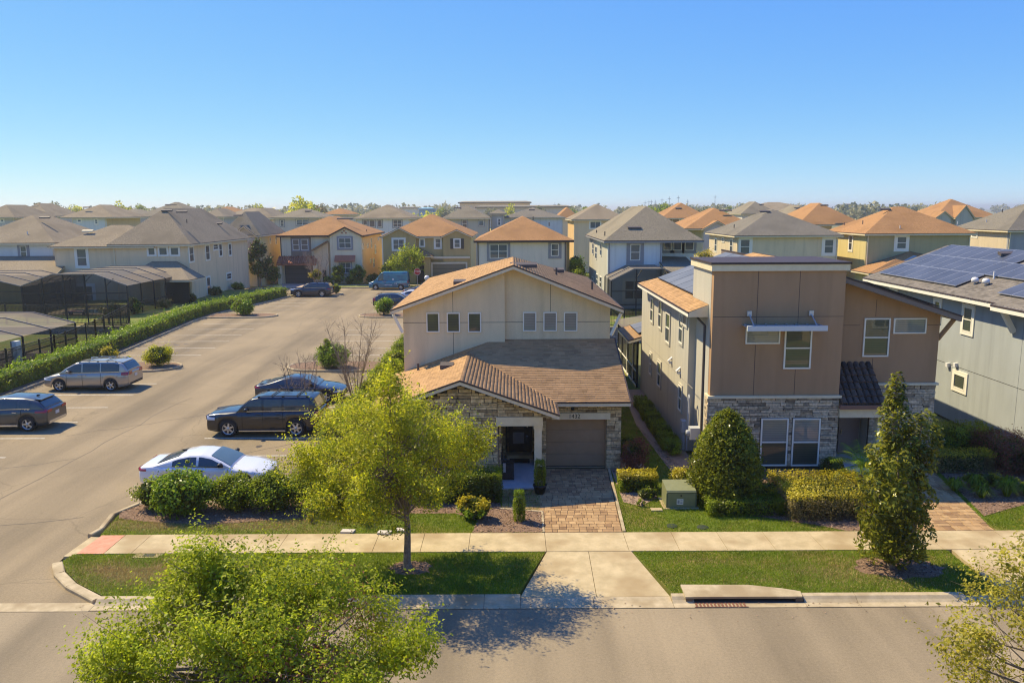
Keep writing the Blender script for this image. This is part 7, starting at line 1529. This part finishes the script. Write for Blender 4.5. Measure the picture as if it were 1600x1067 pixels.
tree('bright lime young tree before the olive tan house', -14.9, 113.2, .1, 1.6, (-14.9, 113.2, 3.9, 2.2, 2.0, 1.7), 24, 170, .22, l_lime, .1, 112, .7); shrub('dark tall shrub left of the bright lime young tree', -17.7, 114.5, .1, 1.3, 1.1, 3.9, 1900, .18, l_mid, 'ball', 113)
for k, (x, y, r, hh, lm, lb) in enumerate(((7.3, 86, 1.0, 3.2, l_mid, 'tall green shrub in the gap beside the bright white west wall'), (7.6, 91, 1.1, 4.2, l_bright, 'bright green tree like shrub further back in the gap beside the white wall'), (7.9, 99, 1.3, 4.4, l_bright, 'furthest bright shrub in the gap beside the white wall'), (6.7, 80, .8, 2.2, l_dark, 'dark shrub at the front of the gap beside the white wall'), (23.4, 97, 1.3, 5.0, l_gold, 'yellow green shrub between the pale blue and grey beige houses'), (21.8, 90, 1.0, 3.6, l_bright, 'green shrub in the gap right of the pale blue house'))): shrub(lb, x, y, 1.2, r, r, hh, 1500, .17, lm, 'ball', 120+k)
# --- trees along the horizon
pal = [l_far, l_mid, l_olive, l_brown]
def far_tree(name, label, x, y, h, w, lm, seed, tall=False):
    rs = np.random.RandomState(seed); t = thing(name, label, 'tree', (x, y, 0), 'trees on the horizon'); n = 14; C = clumps(rs, 'ball', n, (x, y, h*.62), (w*.75, w*.75, h*.3), .3); P = np.concatenate([c+in_ball(rs, 55, .2)*w*.42 for c in C]); v, f = leaf_arrays(P, w*.2, rs, .4, None, .6); link('crown', np_mesh('crown', v-np.array([x, y, 0]), f, lm), t)
    b = MB(); b.path([(x, y, -.2), (x, y, h*.6)], w*.07, 6, rad=[w*.07, w*.04]); branches(b, (x, y, h*.35), [tuple(c) for c in C[::3]], w*.03, rs); b.build('trunk', m_bark, t, fix=False); return t
big = [(76, 315, 400, 7, 0), (62, 316, 420, 7, 3), (92, 318, 430, 6, 0), (118, 320, 450, 7, 2), (187, 314, 300, 5.5, 2), (205, 321, 330, 4, 0), (221, 318, 420, 6, 1), (309, 321, 330, 3.6, 0), (354.5, 312, 330, 4.5, 0), (399, 317, 420, 6, 2), (480, 308.5, 330, 11, 2), (497, 316, 340, 6, 3), (585, 318, 470, 5, 0), (690, 322, 500, 5, 1), (697, 321, 500, 5, 0), (764, 322, 440, 4.5, 0), (775, 323, 430, 4, 0), (797, 318, 400, 5.5, 2), (845.5, 315.5, 330, 3.2, 0), (894, 323, 430, 4, 1), (912, 324, 420, 5, 1), (917, 323, 450, 4, 0), (1024, 320, 380, 9, 1), (1036, 319, 390, 8, 1), (1097, 323, 420, 6, 0), (1108, 322, 430, 6, 0), (1125, 321, 450, 6, 0), (1140, 320, 430, 5, 1), (1155, 319, 420, 5, 0)]
adj = ['grey green', 'green', 'olive', 'brown']; where = ['left edge', 'far left', 'left', 'left', 'left', 'left', 'left', 'long beige house roof', 'yellow walled house roof', 'yellow walled house roof', 'cream house roof', 'cream house roof', 'white house with brown grey roof', 'blue warehouse', 'blue warehouse', 'pinkish apartment block', 'pinkish apartment block', 'pinkish apartment block', 'low white building strip', 'small orange roofed house', 'tan stepped house', 'tan stepped house', 'masts', 'masts', 'orange gable house', 'orange gable house', 'orange gable house', 'grey roofed house', 'grey roofed house']
size_ = ['broad', 'slim', 'round', 'small', 'wide', 'tall', 'low']; cnt = {}
for k, (px, py, Y, w, ci) in enumerate(big):
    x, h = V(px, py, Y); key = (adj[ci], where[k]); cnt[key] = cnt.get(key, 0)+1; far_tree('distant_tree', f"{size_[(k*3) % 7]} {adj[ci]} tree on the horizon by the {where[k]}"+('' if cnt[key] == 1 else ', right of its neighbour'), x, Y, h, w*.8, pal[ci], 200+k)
def treeline(px0, px1, Y, htop, n, seed, lm, label):
    rs = np.random.RandomState(seed); P = []
    for k in range(n):
        px = rs.uniform(px0, px1); y = Y*rs.uniform(.95, 1.1); x = (px-800)/CAM_F*y; h = htop*rs.uniform(.55, 1.1); P.append(np.array([x, y, h*.55])+in_ball(rs, 36, .2)*np.array([h*.42, h*.42, h*.5]))
    P = np.concatenate(P); P[:, 2] = np.maximum(P[:, 2], .3); v, f = leaf_arrays(P, htop*.26, rs, .4, None, .7); tagp(link('far_woods', np_mesh('far_woods', v, f, lm)), label, 'trees', None, 'stuff')
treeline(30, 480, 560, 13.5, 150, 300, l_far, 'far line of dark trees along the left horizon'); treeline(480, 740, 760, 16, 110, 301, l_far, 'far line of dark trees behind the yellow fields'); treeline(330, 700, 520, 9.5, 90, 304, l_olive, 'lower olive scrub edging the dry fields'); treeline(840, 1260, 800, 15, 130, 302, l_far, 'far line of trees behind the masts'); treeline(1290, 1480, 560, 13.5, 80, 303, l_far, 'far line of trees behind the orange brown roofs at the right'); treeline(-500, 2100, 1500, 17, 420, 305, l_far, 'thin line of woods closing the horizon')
# --- stop sign and lamp at the lot exit
ss_ = thing('stop_sign', 'red octagonal stop sign on a post at the far end of the lot', 'road sign', (-12.25, 103.0, .1)); x, z = V(652, 424.5, 103.0); r_ = .46
b = MB(); b.prism([(x+r_*cos(pi/8+k*pi/4), 103.0, z+r_*sin(pi/8+k*pi/4)) for k in range(8)], (0, -.02, 0)); pn = b.build('sign_panel', mat('sign_red', (.42, .012, .02), rough=.4), ss_)
b = MB(); 
for k in range(8):
    a, c = pi/8+k*pi/4, pi/8+(k+1)*pi/4; b.face([(x+q*cos(t), 102.976, z+q*sin(t)) for q, t in ((r_*.99, a), (r_*.99, c), (r_*.92, c), (r_*.92, a))])
b.build('sign_border', m_white, pn); text_obj('sign_letters', 'STOP', .36, m_white, pn, (x, 102.972, z), (pi/2, 0, 0), .003)
b = MB(); b.tube((x, 103.05, 0), (x, 103.05, z+r_), .035, n=8); b.build('post', mat('post_grey', (.3, .3, .3), rough=.5, metal=.5), ss_)
lp = thing('street_lamp', 'white globe street lamp on a brown post at the end of the car row', 'street lamp', (-10.6, 99.6, .1)); x, z = V(667, 434.5, 99.6); b = MB(); b.lathe((x, 99.6, z), [(.02, -.34), (.2, -.28), (.33, -.05), (.33, .08), (.22, .27), (0, .35)], 16); b.build('globe', mat('globe_white', (.75, .73, .68), rough=.3), lp)
b = MB(); b.tube((x, 99.6, 0), (x, 99.6, z-.32), .07, n=10); b.lathe((x, 99.6, .1), [(.16, 0), (.16, .2), (.09, .35)], 10); b.lathe((x, 99.6, z-.4), [(.07, 0), (.14, .06), (.14, .1)], 10); b.build('post', mat('lamp_brown', (.06, .045, .035), rough=.5), lp)
# ================================================================== the other side of the street (unseen row, added for warm bounce light and pane reflections)
for k, (x0, x1, wm, rm, lb) in enumerate(((-34, -25, 'white', sh_gr, 'white'), (-22.5, -13.5, 'cream', sh_br, 'cream'), (-11, -2, 'sand', sh_tn, 'sand coloured'), (.5, 9.5, 'white', sh_br, 'white walled'), (12, 21, 'cream', sh_gr, 'cream grey roofed'), (23.5, 32.5, 'sand', sh_br, 'sand coloured orange roofed'))):
    t = thing('house', lb+' house across the street unseen behind the viewpoint, '+('far left', 'left', 'next to the middle', 'in the middle', 'right', 'far right')[k], 'house', ((x0+x1)/2, -7, .1), 'houses across the street')
    b = MB(); b.box(x0, x1, -15, .5, .05, 5.9); b.build('wall', m_ext[wm], t); make_roof(t, hip_planes(x0-.4, x1+.4, -15.4, .9, 6.0, 7.9), rm, m_cream)
    b = MB(); b.box(x0+.8, x0+5.2, .5, .56, .1, 2.4); b.build('garage_door', m_gar, t)
    w = (Vector((0, .5, 0)), UX, UY)
    for a in (1.2, 4.0, 6.6): window(t, w, x0+a, x0+a+1.1, 3.7, 5.2, 'dh', trim=.12, glass=g_dark)
    window(t, w, x0+6.2, x0+8.0, 1.0, 2.4, '2x2', trim=.12, glass=g_dark)
# ================================================================== wear on the asphalt: oil spots, sealed cracks, a drain lid
m_oil = mat('oil_stain', (.05, .042, .035), (.11, .09, .07), 12., .5); m_seal = mat('crack_sealer', (.075, .062, .05), rough=.7)
rw = random.Random(11); st = structure('asphalt_stains')
for k in range(34):
    x, y = (rw.choice((-26.2, -25.6, -11.6, -12.4))+rw.uniform(-1.2, 1.2), rw.choice((32.2, 35.2, 38.1, 41.1, 44.2, 47.2, 60.3, 63.4, 66.7))+rw.uniform(-.6, .6)); p = blob(x, y, rw.uniform(.06, .3), rw.uniform(.05, .2), 12, .3, k)
    b = MB(); b.face([(a, c, .0075) for a, c in p]); b.build('oil_spot', m_oil, st)
for (x, y, ex, ey, n) in ((-22, 24, -15.2, 26.8, 9), (-24, 30.5, -19, 33.5, 8), (-20.5, 52, -18.5, 72, 12), (-13.4, 33, -9.5, 36, 7), (-21.5, 37, -16, 41, 9), (-19.4, 27, -18.6, 45, 12)):
    b = MB(); prev = None
    for i in range(n+1):
        q = Vector((x+(ex-x)*i/n+rw.uniform(-.16, .16), y+(ey-y)*i/n+rw.uniform(-.16, .16), .0085))
        if prev is not None: d = (q-prev).normalized(); s = Vector((-d.y, d.x, 0))*.013; b.face([prev-s, prev+s, q+s, q-s])
        prev = q
    b.build('sealed_crack', m_seal, st)
# ================================================================== the air
mh = bpy.data.materials.new('haze'); mh.use_nodes = True; N, L = mh.node_tree.nodes, mh.node_tree.links; N.remove(N['Principled BSDF'])
pv = N.new('ShaderNodeVolumePrincipled'); pv.inputs['Color'].default_value = (.93, .94, .95, 1); pv.inputs['Density'].default_value = .00032; pv.inputs['Anisotropy'].default_value = .35
L.new(pv.outputs[0], N['Material Output'].inputs['Volume'])
b = MB(); b.box(-7100, 7100, -260, 9100, -1.05, 30); b.build('haze', mh, None, 'stuff')
S.cycles.volume_bounces = 0; S.cycles.volume_step_rate = 10
